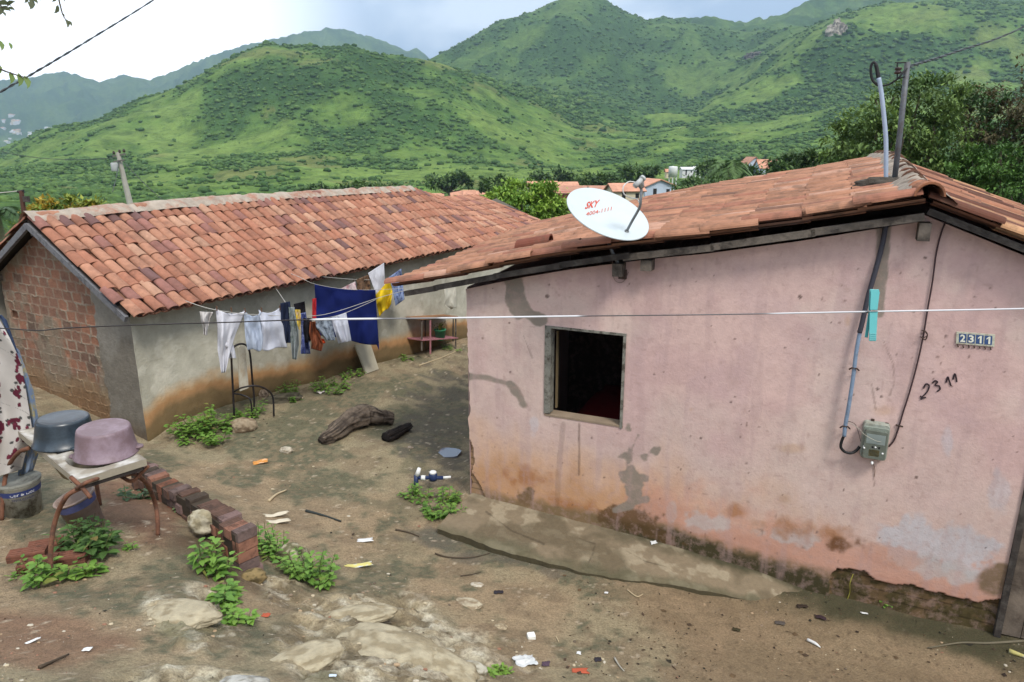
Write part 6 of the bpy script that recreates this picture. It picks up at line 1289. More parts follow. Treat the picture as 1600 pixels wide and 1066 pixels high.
# puddle
g = G(702, 709); a = np.linspace(0, 2 * math.pi, 40, endpoint=False); rr = 1 + (fbm(np.cos(a) * 1.5 + 3, np.sin(a) * 1.5 + 3, seed=761, o=3) - .5) * .7
V = np.stack([g[0] + .145 * rr * np.cos(a), g[1] + .15 * rr * np.sin(a), g[2] + .022 + 0 * a], 1); V = np.vstack([V, V - [0, 0, .05]])
tag(MB().add(V, [tuple(range(40))] + [(i, (i + 1) % 40, 40 + (i + 1) % 40, 40 + i) for i in range(40)]).build('puddle_water', solid('puddle', 150, 156, 168, k=.5, rough=.03, spec=1, var=0, bump=0), None), kind='structure')
def make_gravel():
    r = np.random.default_rng(51); V0, F0 = ICO[1]; n = 7000; u = r.uniform(-20, 1620, n); v = 620 + 450 * r.random(n) ** .8; P = []
    x = []; 
    D = np.stack([(u - 800) / F_PX, CO + (533 - v) / F_PX * SI, -SI + (533 - v) / F_PX * CO], 1); t = np.full(n, 5.0)
    for _ in range(30): Q = CAM + D * t[:, None]; e = Q[:, 2] - near_z(Q[:, 0], Q[:, 1]); t = t + e / -D[:, 2] * .6
    Q = CAM + D * t[:, None]; ok = (t > 2) & (t < 12) & (np.abs(e) < .05); s_ = (Q - PK) @ PW; q = (Q - PK) @ PD; ok &= ~((q > -.02) & (s_ > -.1)); so_, lo = (Q - LB0) @ LW, (Q - LB0) @ LD; ok &= ~((so_ > -.03) & (lo > -.1))
    sm = (s_ > 1.2) & (q > -1.9); ok &= ~(sm & (r.random(n) < .7)); ok &= r.random(n) < sstep(.48, .62, fbm(Q[:, 0] * 2.2, Q[:, 1] * 2.2, seed=771, o=4)) + .06
    Q = Q[ok]; n = len(Q); Q[:, 2] = near_z(Q[:, 0], Q[:, 1]) + ground_rough(Q[:, 0], Q[:, 1]); sz = .003 + .014 * r.random(n) ** 5
    pal = lin(np.array([(206, 190, 160), (186, 160, 128), (150, 130, 108), (204, 194, 174), (160, 118, 96), (112, 98, 82)])) * .62; c = pal[r.integers(0, 6, n)]
    j = r.uniform(.7, 1.3, (n, 1, 3)); V = V0[None] * j * sz[:, None, None] * [1.2, 1, .7] + Q[:, None]; m = len(V0); F_ = (F0[None] + (np.arange(n) * m)[:, None, None]).reshape(-1, 3)
    tag(MB().add(V.reshape(-1, 3), F_, np.repeat(c, m, 0)).build('gravel', mat('pebble', attr=True, rough=.9, var=.1, scale=40, bump=.2), None), 'loose gravel and grit scattered over the dirt yard', 'gravel', kind='stuff')
make_gravel()
#==PART5==

def make_debris():
    r = np.random.default_rng(57); n = 900; u = np.concatenate([r.uniform(0, 1600, n // 3), r.uniform(880, 1600, n - n // 3)]); v = np.concatenate([640 + 420 * r.random(n // 3), 900 + 166 * r.random(n - n // 3)]); b = MB()
    for k in range(n):
        d = ray(u[k], v[k]); t = 5.0
        for _ in range(14): p = CAM + d * t; t += (p[2] - float(near_z(p[0], p[1]))) / -d[2] * .8
        p = CAM + d * t; s_ = np.dot(p - PK, PW); q = np.dot(p - PK, PD); so_ = np.dot(p - LB0, LW); lo = np.dot(p - LB0, LD)
        if t < 2 or t > 12 or (q > -.03 and s_ > -.1) or (so_ > -.03 and lo > -.1) or r.random() > .25 + float(sstep(.45, .6, fbm(np.array(p[0] * 1.5), np.array(p[1] * 1.5), seed=781, o=3))): continue
        z = Gz(p[0], p[1]) + .006; a = r.uniform(0, 6.28); L_ = r.uniform(.008, .03) * (2.2 if r.random() < .15 else 1); w_ = L_ * r.uniform(.15, .6) if r.random() < .6 else .0025; x = np.array([math.cos(a), math.sin(a), r.normal(0, .15)]); y = np.array([-x[1], x[0], r.normal(0, .2)]); c = lin([(60, 46, 36), (84, 66, 50), (52, 48, 36), (110, 88, 62)][r.integers(0, 4)]) * .55; p[2] = z
        m_ = p + x * L_ * .5 + y * w_ * .5 + UP * .004; b.add([p - x * L_ * .5, p + y * w_, p + x * L_ * .6 + UP * .003, p - y * w_, p + UP * .008 * r.random()], [(0, 4, 1), (1, 4, 2), (2, 4, 3), (3, 4, 0)], c)
    tag(b.build('plant_debris', mat('debris_flakes', attr=True, rough=.85, var=.2, scale=30, bump=0), None), 'dark leaf bits and twig crumbs scattered over the damp earth', 'debris', kind='stuff')
make_debris()

def make_bed():
    g = ph(1.9, 1.7, -.24); t = thing('bed', g, 'low bed with dark red cover dimly seen through the open window', 'bed')
    n = 24; a, b_ = np.meshgrid(np.linspace(.75, 3.0, n), np.linspace(.85, 2.6, n), indexing='ij'); z = .66 + (fbm(a * 3, b_ * 3, seed=791, o=3) - .5) * .09
    e = np.minimum.reduce([a - .75, 3.0 - a, b_ - .85, 2.6 - b_]); z = z - .3 * sstep(.06, 0, e)
    MB().add((PK + PW * a[..., None] + PD * b_[..., None] + UP * z[..., None]).reshape(-1, 3), gridfaces(n, n)).build('cover', solid('dark_red_cover', 150, 40, 44, k=.6, rough=.95), t, True)
    MB().box(ph(.8, .9, .1), PW * 2.15, PD * 1.65, UP * .26).build('frame', M_DARKWOOD, t)
    V, Fc = ICO[3]; MB().add(ph(2.1, 1.9, .74) + (V * [.34, .22, .10]) @ np.stack([PW, PD, UP]), Fc).build('pillow', solid('grey_pillow', 150, 150, 156, k=.6), t, True)
make_bed()

for k, (u, v, a, b_, c_, ro, lab) in enumerate([(600, 1022, .42, .24, .075, -.35, 'largest pale bedrock hump at the bottom centre of the view'), (560, 968, .26, .12, .05, .2, 'low tan bedrock hump directly above the largest one'), (690, 1050, .30, .15, .07, -.5, 'whitish bedrock ridge right of the largest hump'), (478, 1034, .24, .12, .06, .5, 'tan wedge of bedrock left of the largest hump'), (288, 968, .24, .14, .055, -.2, 'smooth cream bedrock patch below the trailing weed, at the left'), (352, 945, .09, .07, .05, .4, 'small ochre rock knob beside the trailing weed')]):
    stone(G(u, v), a, b_, c_, ro, (194, 182, 154), (164, 150, 122), lab, 30 + k, .52, sub=5, cat='rock', name='bedrock', rough_=.75)
# ------------------------------------------------------------------ trees
def tree(name, base, crowns, nleaf, ls, c1, c2, label, cat='tree', seed=0, trunk=.16, limbs=True, group=None, clump=60, spread=.16, c3=None):
    """crowns: list of (centre, (rx, ry, rz)); leaves gather in clumps on the shells"""
    r = np.random.default_rng(seed + 900); base = np.array(base, float); t = thing(name, base, label, cat, group); tk = MB()
    Ps, Ds, Cs, Ls = [], [], [], []; vol = np.array([np.prod(c[1]) ** .667 for c in crowns]); vol = vol / vol.sum(); tips = []
    for (c, rad), f in zip(crowns, vol):
        c = np.array(c, float); rad = np.array(rad, float); m = max(3, int(nleaf * f / clump))
        for k in range(m):
            d = r.normal(0, 1, 3); d /= np.linalg.norm(d); d[2] = d[2] * .9 + .1; q = c + d * rad * r.uniform(.45, 1.05) ** .6; q = q + (float(vnoise(d[0] * 3 + seed, d[1] * 3, d[2] * 3 + 3, seed=801)) - .5) * rad * .5
            tips.append((c, q)); s = spread * r.uniform(.7, 1.5) * rad.mean(); n = clump
            P = q + r.normal(0, 1, (n, 3)) * s * [1, 1, .6]; D = r.normal(0, 1, (n, 3)) + d * .8 + [0, 0, -.35]
            b_ = r.random(); cc = lin(c1) * (1 - b_) + lin(c2) * b_
            if c3 and r.random() < .22: cc = lin(c3)
            Cc = cc * (.75 + .5 * r.random((n, 1))); Ps.append(P); Ds.append(D); Cs.append(Cc * .6); Ls.append(ls * r.uniform(.6, 1.3, n))
    P, D, Cc, L_ = map(np.concatenate, (Ps, Ds, Cs, Ls)); V, F_, C2 = leafcloud(P, D, L_, L_ * .5, Cc)
    MB().add(V, F_, C2).build('crown', M_TREELEAF, t)
    c0 = np.array(crowns[0][0], float); fork = base * .45 + c0 * .55; fork[2] = base[2] + (c0[2] - base[2]) * .55
    tk.tube(curve_pts([base - UP * .2, (base + fork) / 2 + r.normal(0, trunk * .6, 3), fork], 6), np.linspace(trunk, trunk * .7, 13), n=10)
    if limbs:
        for (c, q) in tips[::max(1, len(tips) // 22)]:
            mid = fork * .45 + q * .55 + r.normal(0, .08, 3) * np.linalg.norm(q - fork) - UP * .1; Cp = curve_pts([fork, mid, q], 5); tk.tube(Cp, np.linspace(trunk * .5, trunk * .08, len(Cp)), n=6)
    tk.build('trunk', M_BARK, t, True); return t
def cr(u, v, y, ru, rv, ry=None):
    c = aty(u, v, y); k = y / F_PX * 1.03; return (c, (ru * k, (ry or ru * .8) * k, rv * k))
gz14 = lambda x, y: float(far_z(np.array([x]), np.array([y]))[0]) if y > 14.2 else Gz(x, y)
def ground_at(u, y): c = aty(u, HZ, y); return [c[0], y, gz14(c[0], y)]
tree('mango_tree', ground_at(822, 24), [cr(822, 318, 24, 62, 34), cr(790, 306, 24, 26, 22), cr(826, 300, 24, 34, 18), cr(850, 318, 23.5, 30, 30), cr(815, 345, 23.5, 60, 30)], 9000, .16, (112, 156, 58), (172, 204, 84), 'bright green mango tree rising between the two houses', seed=1, trunk=.14, spread=.12)
tree('shade_tree', ground_at(1420, 15.5), [cr(1405, 205, 15.5, 78, 60), cr(1345, 225, 15.2, 50, 50), cr(1450, 165, 15.8, 50, 40), cr(1470, 240, 15, 46, 46), cr(1370, 270, 15, 70, 26), cr(1310, 262, 15.5, 26, 22)], 15000, .11, (76, 106, 54), (140, 168, 86), 'leafy dark green tree with visible grey limbs behind the pink house roof', seed=2, trunk=.16, spread=.13, clump=55)
tree('shade_tree', ground_at(1610, 16.5), [cr(1590, 190, 16.5, 78, 72), cr(1550, 240, 16, 50, 60), cr(1640, 230, 16, 90, 90), cr(1700, 170, 17, 90, 80), cr(1540, 175, 16.6, 36, 34)], 20000, .11, (74, 74, 50), (122, 110, 72), 'darker brownish dense tree at the right edge behind the roof', seed=3, trunk=.2, spread=.13, c3=(70, 104, 52))
tree('bushy_tree', ground_at(1560, 13.9), [cr(1560, 262, 14.6, 60, 34), cr(1500, 268, 14.6, 40, 26), cr(1600, 284, 14, 60, 40)], 9000, .09, (66, 100, 44), (112, 156, 66), 'lighter green bush below the dark tree at the right edge', seed=4, trunk=.08, spread=.13)
tree('garden_bush', [*aty(96, 340, 15.5)[:2], gz14(*aty(96, 340, 15.5)[:2])], [cr(75, 330, 15.5, 28, 16), cr(112, 326, 15.5, 34, 16), cr(142, 330, 15.5, 20, 12), cr(96, 346, 15.5, 56, 20)], 6500, .11, (110, 140, 52), (176, 184, 78), 'light green leafy bush with yellow leaves behind the grey house ridge', 'bush', seed=5, trunk=.06, spread=.16, c3=(206, 176, 70))
tree('distant_tree', ground_at(1238, 62), [cr(1238, 262, 62, 30, 18), cr(1215, 268, 60, 16, 10)], 3500, .5, (66, 94, 48), (104, 132, 66), 'dark round tree beside the distant cream house', seed=6, trunk=.3, spread=.14)
tree('distant_tree', ground_at(1300, 44), [cr(1290, 262, 44, 40, 26), cr(1330, 240, 44, 30, 34)], 5000, .32, (58, 84, 44), (92, 118, 58), 'dark tree mass left of the shade tree beyond the roof', seed=7, trunk=.3, spread=.14)
for i, (u, v, y, ru, rv) in enumerate([(640, 312, 80, 26, 10), (600, 300, 130, 30, 9), (560, 296, 120, 28, 9), (1100, 290, 70, 34, 12), (1098, 300, 60, 20, 8), (1150, 272, 90, 26, 12), (780, 288, 120, 24, 9), (930, 282, 140, 26, 8), (1000, 268, 170, 24, 9), (700, 282, 170, 26, 9), (860, 276, 180, 30, 9), (500, 300, 150, 26, 8), (1120, 262, 150, 26, 9)]):
    tree('valley_tree', ground_at(u, y), [cr(u, v, y, ru, rv), cr(u + ru * .8, v + 3, y, ru * .6, rv * .8), cr(u - ru * .7, v + 4, y * .98, ru * .6, rv * .7)], 1500, .0065 * y, (70, 98, 50), (112, 142, 70), 'low broad green tree among the scrub of the valley floor', seed=20 + i, trunk=.25, group='trees on the valley floor', clump=40, spread=.2)
def palm(base, h, n, ln, label, seed, name='palm_tree', droop=.9, c=(74, 104, 60)):
    r = np.random.default_rng(seed + 60); base = np.array(base, float); t = thing(name, base, label, 'palm'); top = base + UP * h
    MB().tube(curve_pts([base - UP * .1, base + UP * h * .5 + [.04 * h, 0, 0], top], 5), .035 * h ** .5 + .03, n=8).build('trunk', M_BARK, t, True)
    for k in range(n):
        a = k * 2.4 + r.normal(0, .2); e = r.uniform(.1, 1.1); d = np.array([math.cos(a) * math.cos(e), math.sin(a) * math.cos(e), math.sin(e)]); pts = [top + d * ln * s_ - UP * ln * droop * s_ ** 2.2 for s_ in np.linspace(0, 1, 9)]
        P = np.array(pts); T = np.gradient(P, axis=0); V = []; F_ = []; sd2 = np.cross(T, UP); sd2 /= np.linalg.norm(sd2, axis=1)[:, None] + 1e-9
        f = MB().tube(P, np.linspace(.02, .005, 9) * ln * .6, n=4, c=lin(c) * .5)
        for i in np.linspace(.6, 7.9, 26):
            q = np.array([np.interp(i, range(9), P[:, j]) for j in range(3)]); tt = T[int(i)] / np.linalg.norm(T[int(i)])
            for s_ in (-1, 1):
                dd = sd2[int(i)] * s_ + tt * .55 - UP * .35; L_ = ln * .34 * math.sin(.35 + (i / 8) * 2.5); f.add([q, q + dd * L_ * .5 + tt * .02 * ln, q + dd * L_, q + dd * L_ * .5 - tt * .02 * ln], [(0, 1, 2, 3)], c=lin(c) * .6 * r.uniform(.8, 1.3))
        f.build('frond', M_TREELEAF, t)
p = aty(-6, 345, 12.8); palm([p[0], p[1], Gz(p[0], p[1])], p[2] - Gz(p[0], p[1]) + .1, 9, .75, 'dark palm fronds at the left edge behind the grey house', 1)
p = aty(1138, 262, 78); gzv = gz14(p[0], 78); palm([p[0], 78, gzv], p[2] - gzv, 14, 3.4, 'distant palm among the valley trees left of the far houses', 2, c=(104, 134, 76))
# ------------------------------------------------------------------ poles and wires in the middle distance
def utility_pole():
    y = 48; top, bot = aty(184, 238, y), aty(206, 330, y); g = bot.copy(); g[2] = gz14(bot[0], y) - .3; d = (bot - top) / (top[2] - bot[2]); g = top + d * (top[2] - g[2]); t = thing('utility_pole', g, 'leaning concrete utility pole with small crossarm behind the grey house', 'pole'); cc = mat('pole_concrete', col(190, 184, 172, .62), rough=.9, var=.12, scale=3)
    MB().tube([g, top], [.26, .13], n=8).build('post', cc, t); MB().beam(aty(176, 244, y), aty(196, 241, y), .1, .1).build('crossarm', solid('arm_grey', 120, 116, 110, k=.6), t)
    MB().beam(aty(178, 253, y - .2), aty(194, 250, y - .2), .09, .09).build('crossarm', solid('arm_grey'), t)
    for u, v in ((178, 241), (187, 239), (194, 238)): MB().lathe(aty(u, v, y), [(.06, 0), (.09, .08), (.05, .2)], n=10, close=True).build('insulator', solid('brown_ceramic', 62, 44, 40, k=.6), t)
    MB().lathe(aty(180, 268, y - .4), [(.2, 0), (.22, .05), (.22, .5), (.18, .56)], n=14, close=True).build('transformer', solid('transformer_grey', 190, 192, 190, k=.6), t, True)
    wd_ = solid('thin_wire', 84, 88, 88, k=.5)
    ctube('overhead_wire', sag(aty(178, 247, y), aty(-60, 216, 75), .8), .022, wd_, 'thin overhead wire running left from the utility pole', 'wire')
    ctube('overhead_wire', sag(aty(194, 254, y), aty(300, 345, 40), .3), .022, wd_, 'thin wire slanting down right from the utility pole', 'wire')
    ctube('overhead_wire', sag(aty(186, 250, y), aty(176, 300, 40), .1), .02, wd_, 'short guy wire just left of the utility pole', 'wire')
utility_pole()
def fence_post():
    y = 11.6; top, bot = aty(33, 298, y), aty(46, 400, y); g = bot.copy(); g[2] = Gz(bot[0], y); d = (bot - top) / (top[2] - bot[2]); g = top + d * (top[2] - g[2]); t = thing('rusty_post', g, 'short rusty post with clamp behind the left gable of the grey house', 'post')
    MB().tube([g, top], .035, n=8).build('post', solid('dark_rust', 96, 66, 54, k=.6), t); MB().box(aty(36, 316, y - .06), (.08, 0, 0), (0, .06, 0), (0, 0, .09)).build('clamp', M_DARKWOOD, t); MB().tube([top - [.06, 0, .02], top + [.04, 0, 0]], .02, n=8).build('cap', M_BLACK, t)
    ctube('fence_wire', sag(top, aty(-80, 304, y), .02), .007, solid('line_white'), 'pale wire running left from the rusty post', 'wire')
fence_post()
# second house edge on the left
def left_wall_piece():
    a = aty(-150, 392, 15); b_ = aty(30, 402, 14.6); g0, g1 = a.copy(), b_.copy(); g0[2] = gz14(a[0], 15) - .2; g1[2] = gz14(b_[0], 14.6) - .2; n = 60; m = 40; s_, t_ = np.meshgrid(np.linspace(0, 1, n), np.linspace(0, 1, m), indexing='ij')
    lo = g0 * (1 - s_[..., None]) + g1 * s_[..., None]; hi_ = a * (1 - s_[..., None]) + b_ * s_[..., None]; P = lo * (1 - t_[..., None]) + hi_ * t_[..., None]; q = fbm(s_ * 9, t_ * 7, seed=821, o=4); rows = (np.abs((P[..., 2] / .2) % 1 - .5) > .45) | (np.abs((s_ * 12 + (np.floor(P[..., 2] / .2) % 2) * .5) % 1 - .5) > .47)
    C = mixc(np.zeros(s_.shape + (3,)) + lin((190, 108, 70)), lin((156, 88, 60)), q) * np.where(rows, .7, 1)[..., None] * .6
    mb = MB().add(P.reshape(-1, 3), gridfaces(n, m), C.reshape(-1, 3)); top = P[:, -1]; mb.add(np.concatenate([top, top + [0, .15, 0]]), [(i, i + 1, n + i + 1, n + i) for i in range(n - 1)], lin((150, 96, 70)) * .6); e = P[-1]; mb.add(np.concatenate([e, e + [0, .15, 0]]), [(i, m + i, m + i + 1, i + 1) for i in range(m - 1)], lin((150, 96, 70)) * .6)
    single('brick_garden_wall', mb, mat('bare_brick'), 'orange hollow brick garden wall at the left edge beyond the grey house', 'wall')
left_wall_piece()
for i, (u, v, h) in enumerate([(12, 478, .35), (30, 500, .25), (5, 530, .3), (24, 540, .2), (-15, 500, .4)]): weed(G(u, v), h, .4, 160, .09, ['light green shrub patch directly under the orange garden wall', 'grass tuft by the gable foot below the garden wall', 'green weeds left of the brick gable', 'small grassy tuft beside the brick gable foot', 'shrub at the left edge below the garden wall'][i], hue=(110, 146, 60), seed=60 + i)
# ------------------------------------------------------------------ village houses
M_WIN = solid('dark_opening', 46, 44, 44, k=.5)
def cottage(u0, u1, vt, vr, y, wall, roof, label, yaw=.25, gable='side', name='village_house', dep=.8, wins=2, group=None, vb=None):
    """u0..u1 width, vt top of the wall, vr roof ridge, on the terrain at distance y"""
    a, b_ = aty(u0, vt, y), aty(u1, vt, y); w_ = b_[0] - a[0]; cx = (a[0] + b_[0]) / 2; gz = gz14(cx, y); h = a[2] - gz; zr = aty(u0, vr, y)[2] - gz
    if vb: gz = aty(u0, vb, y)[2] - .3; h = a[2] - gz; zr = aty(u0, vr, y)[2] - gz
    t = thing(name, (cx, y, gz), label, 'house', group); c, s = math.cos(yaw), math.sin(yaw); dp = w_ * dep
    def T(x, yy, z): return np.array([cx + x * c - yy * s, y + x * s + yy * c, gz + z])
    hw, hd = w_ / 2, dp / 2
    if gable == 'side':      # ridge along x
        V = [T(-hw, -hd, -1), T(hw, -hd, -1), T(hw, hd, -1), T(-hw, hd, -1), T(-hw, -hd, h), T(hw, -hd, h), T(hw, hd, h), T(-hw, hd, h), T(-hw, 0, zr - .12), T(hw, 0, zr - .12)]; Fc = [(0, 1, 5, 4), (1, 2, 6, 9, 5), (2, 3, 7, 6), (3, 0, 4, 8, 7)]
        e = .35; R_ = [T(-hw - e, -hd - e, h - .15), T(hw + e, -hd - e, h - .15), T(hw + e, 0, zr), T(-hw - e, 0, zr), T(hw + e, hd + e, h - .15), T(-hw - e, hd + e, h - .15)]; RF = [(0, 1, 2, 3), (3, 2, 4, 5)]
    else:                    # gable faces the camera
        V = [T(-hw, -hd, -1), T(hw, -hd, -1), T(hw, hd, -1), T(-hw, hd, -1), T(-hw, -hd, h), T(hw, -hd, h), T(hw, hd, h), T(-hw, hd, h), T(0, -hd, zr - .12), T(0, hd, zr - .12)]; Fc = [(0, 1, 5, 8, 4), (1, 2, 6, 5), (2, 3, 7, 9, 6), (3, 0, 4, 7)]
        e = .35; R_ = [T(-hw - e, -hd - e, h - .15), T(-hw - e, hd + e, h - .15), T(0, hd + e, zr), T(0, -hd - e, zr), T(hw + e, hd + e, h - .15), T(hw + e, -hd - e, h - .15)]; RF = [(0, 3, 2, 1), (3, 5, 4, 2)]
    MB().add(V, Fc).build('wall', wall, t); o = MB().add(R_, RF).build('roof', roof, t); md = o.modifiers.new('s', 'SOLIDIFY'); md.thickness = .15
    for k in range(wins):
        x = -hw + w_ * (k + .6) / (wins + .2); z0, z1 = (.0, min(2.1, h * .85)) if k == 0 else (h * .4, h * .75); ww = min(1.0, w_ * .12)
        MB().box(T(x, -hd - .02, z0), T(ww, 0, 0) - T(0, 0, 0), T(0, .06, 0) - T(0, 0, 0), UP * (z1 - z0)).build('door' if k == 0 else 'window', M_WIN, t)
    return t
RO = mat('far_tiles', col(216, 158, 130, .66), rough=.9, var=.25, scale=1.2, bump=.4, bscale=3, bdist=.1); RO2 = mat('far_tiles_brown', col(190, 140, 116, .66), rough=.9, var=.25, scale=1.2, bump=.4, bscale=3, bdist=.1)
WB = solid('far_bluewhite', 200, 212, 228, k=.66, scale=.6, bump=0); WC = solid('far_cream', 226, 212, 180, k=.66, scale=.6, bump=0); WR = solid('far_pinkred', 214, 92, 104, k=.62, scale=.6, bump=0); WW = solid('far_white', 230, 230, 228, k=.7, scale=.6, bump=0)
cottage(995, 1046, 288, 279, 112, WB, RO, 'pale blue gabled house behind the satellite dish horn', .35, 'front', vb=312)
cottage(952, 1000, 296, 286, 104, WC, RO, 'orange roofed house directly left of the pale blue gabled house', .2, vb=314)
cottage(864, 914, 298, 290, 82, WR, RO2, 'pinkish red walled house just left of the satellite dish', -.35, 'side', dep=1.1, vb=335)
cottage(826, 868, 290, 283, 120, WC, RO, 'orange roofed house showing above the mango tree', .1, vb=300)
cottage(870, 900, 290, 284, 130, WC, RO, 'small cream house behind the pinkish red house', .2, vb=302)
cottage(905, 950, 296, 290, 125, WC, RO2, 'low orange roof directly above the dish rim', .0, vb=304)
cottage(1160, 1186, 256, 245, 205, WB, RO2, 'blue grey house at the left of the far pair beyond the roof', .3, 'front', vb=272)
cottage(1182, 1214, 262, 249, 195, WB, RO, 'brown roofed house at the right of the far pair beyond the roof', .1, vb=274)
cottage(1250, 1268, 252, 240, 230, WC, RO, 'small cream house with white front near the dark trees', .2, 'front', vb=268)
cottage(1064, 1082, 264, 261, 240, WW, WW, 'flat white house near the white water tower', .1, vb=272); cottage(1084, 1100, 264, 260, 245, WW, WW, 'tiny white hut right of the flat white house', .1, vb=272, wins=1)
cottage(1040, 1050, 268, 264, 235, WC, RO, 'tiny orange roofed hut just left of the water tower', .1, vb=272, wins=1)
for u0, u1, vt, vr, lab in ((676, 692, 307, 302, 'leftmost small white house beyond the grey house roof'), (705, 722, 305, 298, 'small white house second from the left beyond the grey house roof'), (724, 742, 304, 297, 'small orange roofed house third from the left beyond the grey house roof'), (744, 760, 303, 298, 'small cream house beside the mango tree crown')):
    cottage(u0, u1, vt, vr, 215, WW if u0 < 720 else WC, RO, lab, .15, vb=316)
def tower():
    y = 175; a, b_ = aty(1045, 262, y), aty(1059, 262, y); c = (a + b_) / 2; r = (b_[0] - a[0]) / 2; zb = aty(1050, 282, y)[2]; g = np.array([c[0], y, min(zb, gz14(c[0], y))]); t = thing('water_tower', g, 'white cylindrical water tower on short legs in the valley', 'water tower'); z0 = aty(1050, 277, y)[2]
    MB().lathe([c[0], y, z0], [(.01, 0), (r, 0), (r, a[2] - z0), (r * .9, a[2] - z0 + .25), (.01, a[2] - z0 + .35)], n=24).build('tank', WW, t, True)
    for k in range(6): an = k * math.pi / 3 + .3; MB().tube([[c[0] + r * .85 * math.cos(an), y + r * .85 * math.sin(an), g[2] - .5], [c[0] + r * .85 * math.cos(an), y + r * .85 * math.sin(an), z0 + .05]], .16, n=6).build('leg', WW, t)
tower()
def far_town():
    r = np.random.default_rng(71); spots = []
    for (u0, v0, u1, v1, n) in ((-60, 196, 8, 200, 12), (4, 192, 30, 194, 9), (20, 207, 60, 212, 14), (45, 212, 80, 212, 12), (60, 206, 84, 204, 8), (-50, 215, 30, 222, 9), (98, 200, 128, 197, 9), (15, 172, 22, 183, 2), (-90, 205, -30, 212, 10)):
        for k in range(n): f = r.random(); spots.append((u0 + (u1 - u0) * f + r.normal(0, 2), v0 + (v1 - v0) * f + r.normal(0, 2.0)))
    mats = [WW, WW, WC, RO, RO]; 
    for k, (u, v) in enumerate(spots):
        yy = 2950.0; ys_ = np.exp(np.linspace(math.log(2300), math.log(4200), 300)); zz = CAMH + ys_ * dirz(v); xs_ = ys_ * (u - 800) / F_PX / (CO + (533 - v) / F_PX * SI); h = zz - far_z(xs_, ys_); i = int(np.argmax(h < 0)) if (h < 0).any() else 200
        y = float(ys_[i]); x = float(xs_[i]); z = float(far_z(np.array([x]), np.array([y]))[0]); w_ = y * r.uniform(.0012, .0030); d_ = w_; h_ = w_ * .7
        V = [(x - w_, y - d_, z - w_), (x + w_, y - d_, z - w_), (x + w_, y + d_, z - w_), (x - w_, y + d_, z - w_), (x - w_, y - d_, z + h_), (x + w_, y - d_, z + h_), (x + w_, y + d_, z + h_), (x - w_, y + d_, z + h_), (x - w_ * .9, y, z + h_ * 1.5), (x + w_ * .9, y, z + h_ * 1.5)]
        t = thing('town_house', (x, y, z), 'small pale house of the far town on the hazy left hillside', 'house', 'houses of the far town on the hazy hillside')
        MB().add(V, [(0, 1, 5, 4), (1, 2, 6, 9, 5), (2, 3, 7, 6), (3, 0, 4, 8, 7)]).build('wall', WW if k % 3 else WC, t); MB().add([V[4], V[5], V[9], V[8], V[6], V[7]], [(0, 1, 2, 3), (3, 2, 4, 5)]).build('roof', mats[k % 5], t)
far_town()
def crag(u, v, y, sx, sz, label, seed):
    ys_ = np.exp(np.linspace(math.log(450), math.log(2600), 600)); zz = CAMH + ys_ * dirz(v); xs_ = ys_ * (u - 800) / F_PX / (CO + (533 - v) / F_PX * SI); i = int(np.argmax(zz < far_z(xs_, ys_))); c = np.array([xs_[i], ys_[i], zz[i]]); k_ = ys_[i] / F_PX; sx, sz = sx * k_, sz * k_
    V, Fc = ICO[5]; j = 1 + (fbm(V[:, 0] * 1.6 + seed, V[:, 1] * 1.6, V[:, 2] * 3 + 3, seed=831, o=5) - .5) * 1.2; Q = c + V * j[:, None] * (sx, sx * .8, sz); n = fbm(V[:, 0] * 5 + seed, V[:, 1] * 5, V[:, 2] * 2 + 2, seed=841, o=4)
    C = mixc(np.zeros((len(V), 3)) + lin((206, 194, 176)) * (.9 if seed == 1 else .42), lin((126, 118, 106)) * (.9 if seed == 1 else .42), sstep(.42, .6, n)) * .62; single('rock_face', MB().add(Q, Fc, C), mat('stone'), label, 'rock', smooth=True)
crag(1306, 52, 985, 13, 18, 'pale bare rock face high on the right mountain', 1); crag(1178, 90, 1010, 13, 8, 'dark brownish rock outcrop on the slope left of the pale rock face', 2)
# ------------------------------------------------------------------ overhanging twigs and wires top left
def twig(name, stem, leaves_, t0, label, dark=False):
    P = curve_pts([att(u, v, t0) for u, v in stem], 5); t = thing(name, P[0], label, 'branch'); MB().tube(P, np.linspace(.004, .0015, len(P)), n=5).build('twig', solid('twig_brown', 84, 74, 60, k=.5), t, True); k = t0 / F_PX
    for (u, v, du, dv) in leaves_:
        a, b_ = att(u, v, t0), att(u + du, v + dv, t0); d = b_ - a; ln = np.linalg.norm(d); d /= ln; s = np.cross(d, (a - CAM) / t0); s /= np.linalg.norm(s); w_ = ln * .36; c = lin((112, 140, 60) if not dark else (96, 104, 70)) * .6
        bend = s * ln * .10; V = [a, a + d * ln * .22 + s * w_ * .42 + bend * .3, a + d * ln * .5 + s * w_ * .5 + bend, a + d * ln * .8 + s * w_ * .25 + bend * .5, b_ - bend, a + d * ln * .8 - s * w_ * .25 + bend * .5, a + d * ln * .5 - s * w_ * .5 + bend, a + d * ln * .22 - s * w_ * .42 + bend * .3]
        MB().add(V, [tuple(range(8))], c).build('leaf', M_LEAF, t)
twig('tree_branch', [(-120, 70), (-40, 92), (10, 112), (42, 122)], [(16, 112, 2, 20), (29, 114, 2, 22), (38, 118, 7, 21), (-8, 96, 8, 22), (-2, 62, 6, 18), (14, 66, 4, 12)], 2.2, 'twig with narrow green leaflets hanging in at the upper left edge')
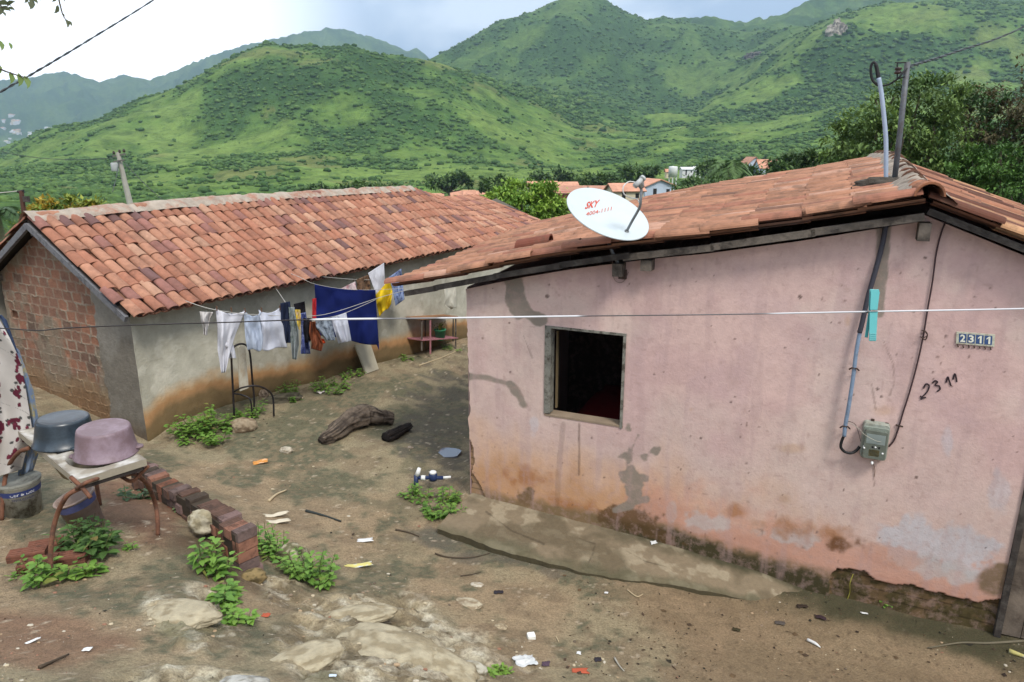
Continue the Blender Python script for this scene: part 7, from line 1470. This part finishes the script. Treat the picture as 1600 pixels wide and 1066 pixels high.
twig('tree_branch', [(-60, -30), (-10, 0), (5, 12), (14, 8)], [(-4, 4, 22, 4), (0, 12, 18, 5), (2, 8, -2, 16), (10, 8, 14, -6), (4, 18, 5, 8), (12, 12, 12, 4), (-6, 12, 8, 12)], 2.5, 'dark leafy twig in the top left corner', True)
twig('tree_branch', [(60, -70), (60, -30), (52, -6)], [(44, -4, -6, 9), (48, -4, 1, 20), (50, -2, 10, 8), (38, -3, 4, 8), (56, -3, 8, 4), (44, 2, 4, 12)], 2.5, 'dark hanging leaf cluster at the top edge near the left corner', True)
twig('tree_branch', [(92, -80), (90, -20), (96, 16), (104, 34)], [(91, 8, -6, 14), (97, 20, 3, 8), (104, 30, 2, 14), (105, 32, 8, 9), (88, -10, -6, 14), (92, -6, 10, 8)], 2.5, 'thin hanging twig with four leaves below the top edge', True)
def tw_wire():
    a = curve_pts([att(-120, 214, 3.2), att(0, 144, 3.6), att(60, 110, 4.0), att(140, 62, 4.8), att(240, 0, 6.0), att(330, -60, 8)], 30); t = np.arange(len(a)); w_ = thing('service_wire', a[0], 'black and white twisted service wire crossing the upper left sky', 'wire')
    for k, mt in ((0, M_BLACK), (1, solid('grey_strand', 96, 104, 104, k=.6))): MB().tube(a + np.stack([0 * t, np.cos(t * .55 + k * 3.14) * .0035, np.sin(t * .55 + k * 3.14) * .0035], 1), .0034, n=6).build('strand', mt, w_, True)
tw_wire()
# ------------------------------------------------------------------ haze
hb = MB().box((-9000, -60, -140), (18000, 0, 0), (0, 6400, 0), (0, 0, 1700)); hm = bpy.data.materials.new('haze'); hm.use_nodes = True; ht = hm.node_tree; ht.nodes.remove(ht.nodes['Principled BSDF'])
pv = ht.nodes.new('ShaderNodeVolumePrincipled'); pv.inputs['Color'].default_value = (.56, .76, 1, 1); pv.inputs['Density'].default_value = .00017; pv.inputs['Anisotropy'].default_value = .25; ht.links.new(pv.outputs[0], ht.nodes['Material Output'].inputs['Volume'])
tag(hb.build('haze', hm, None), kind='stuff')
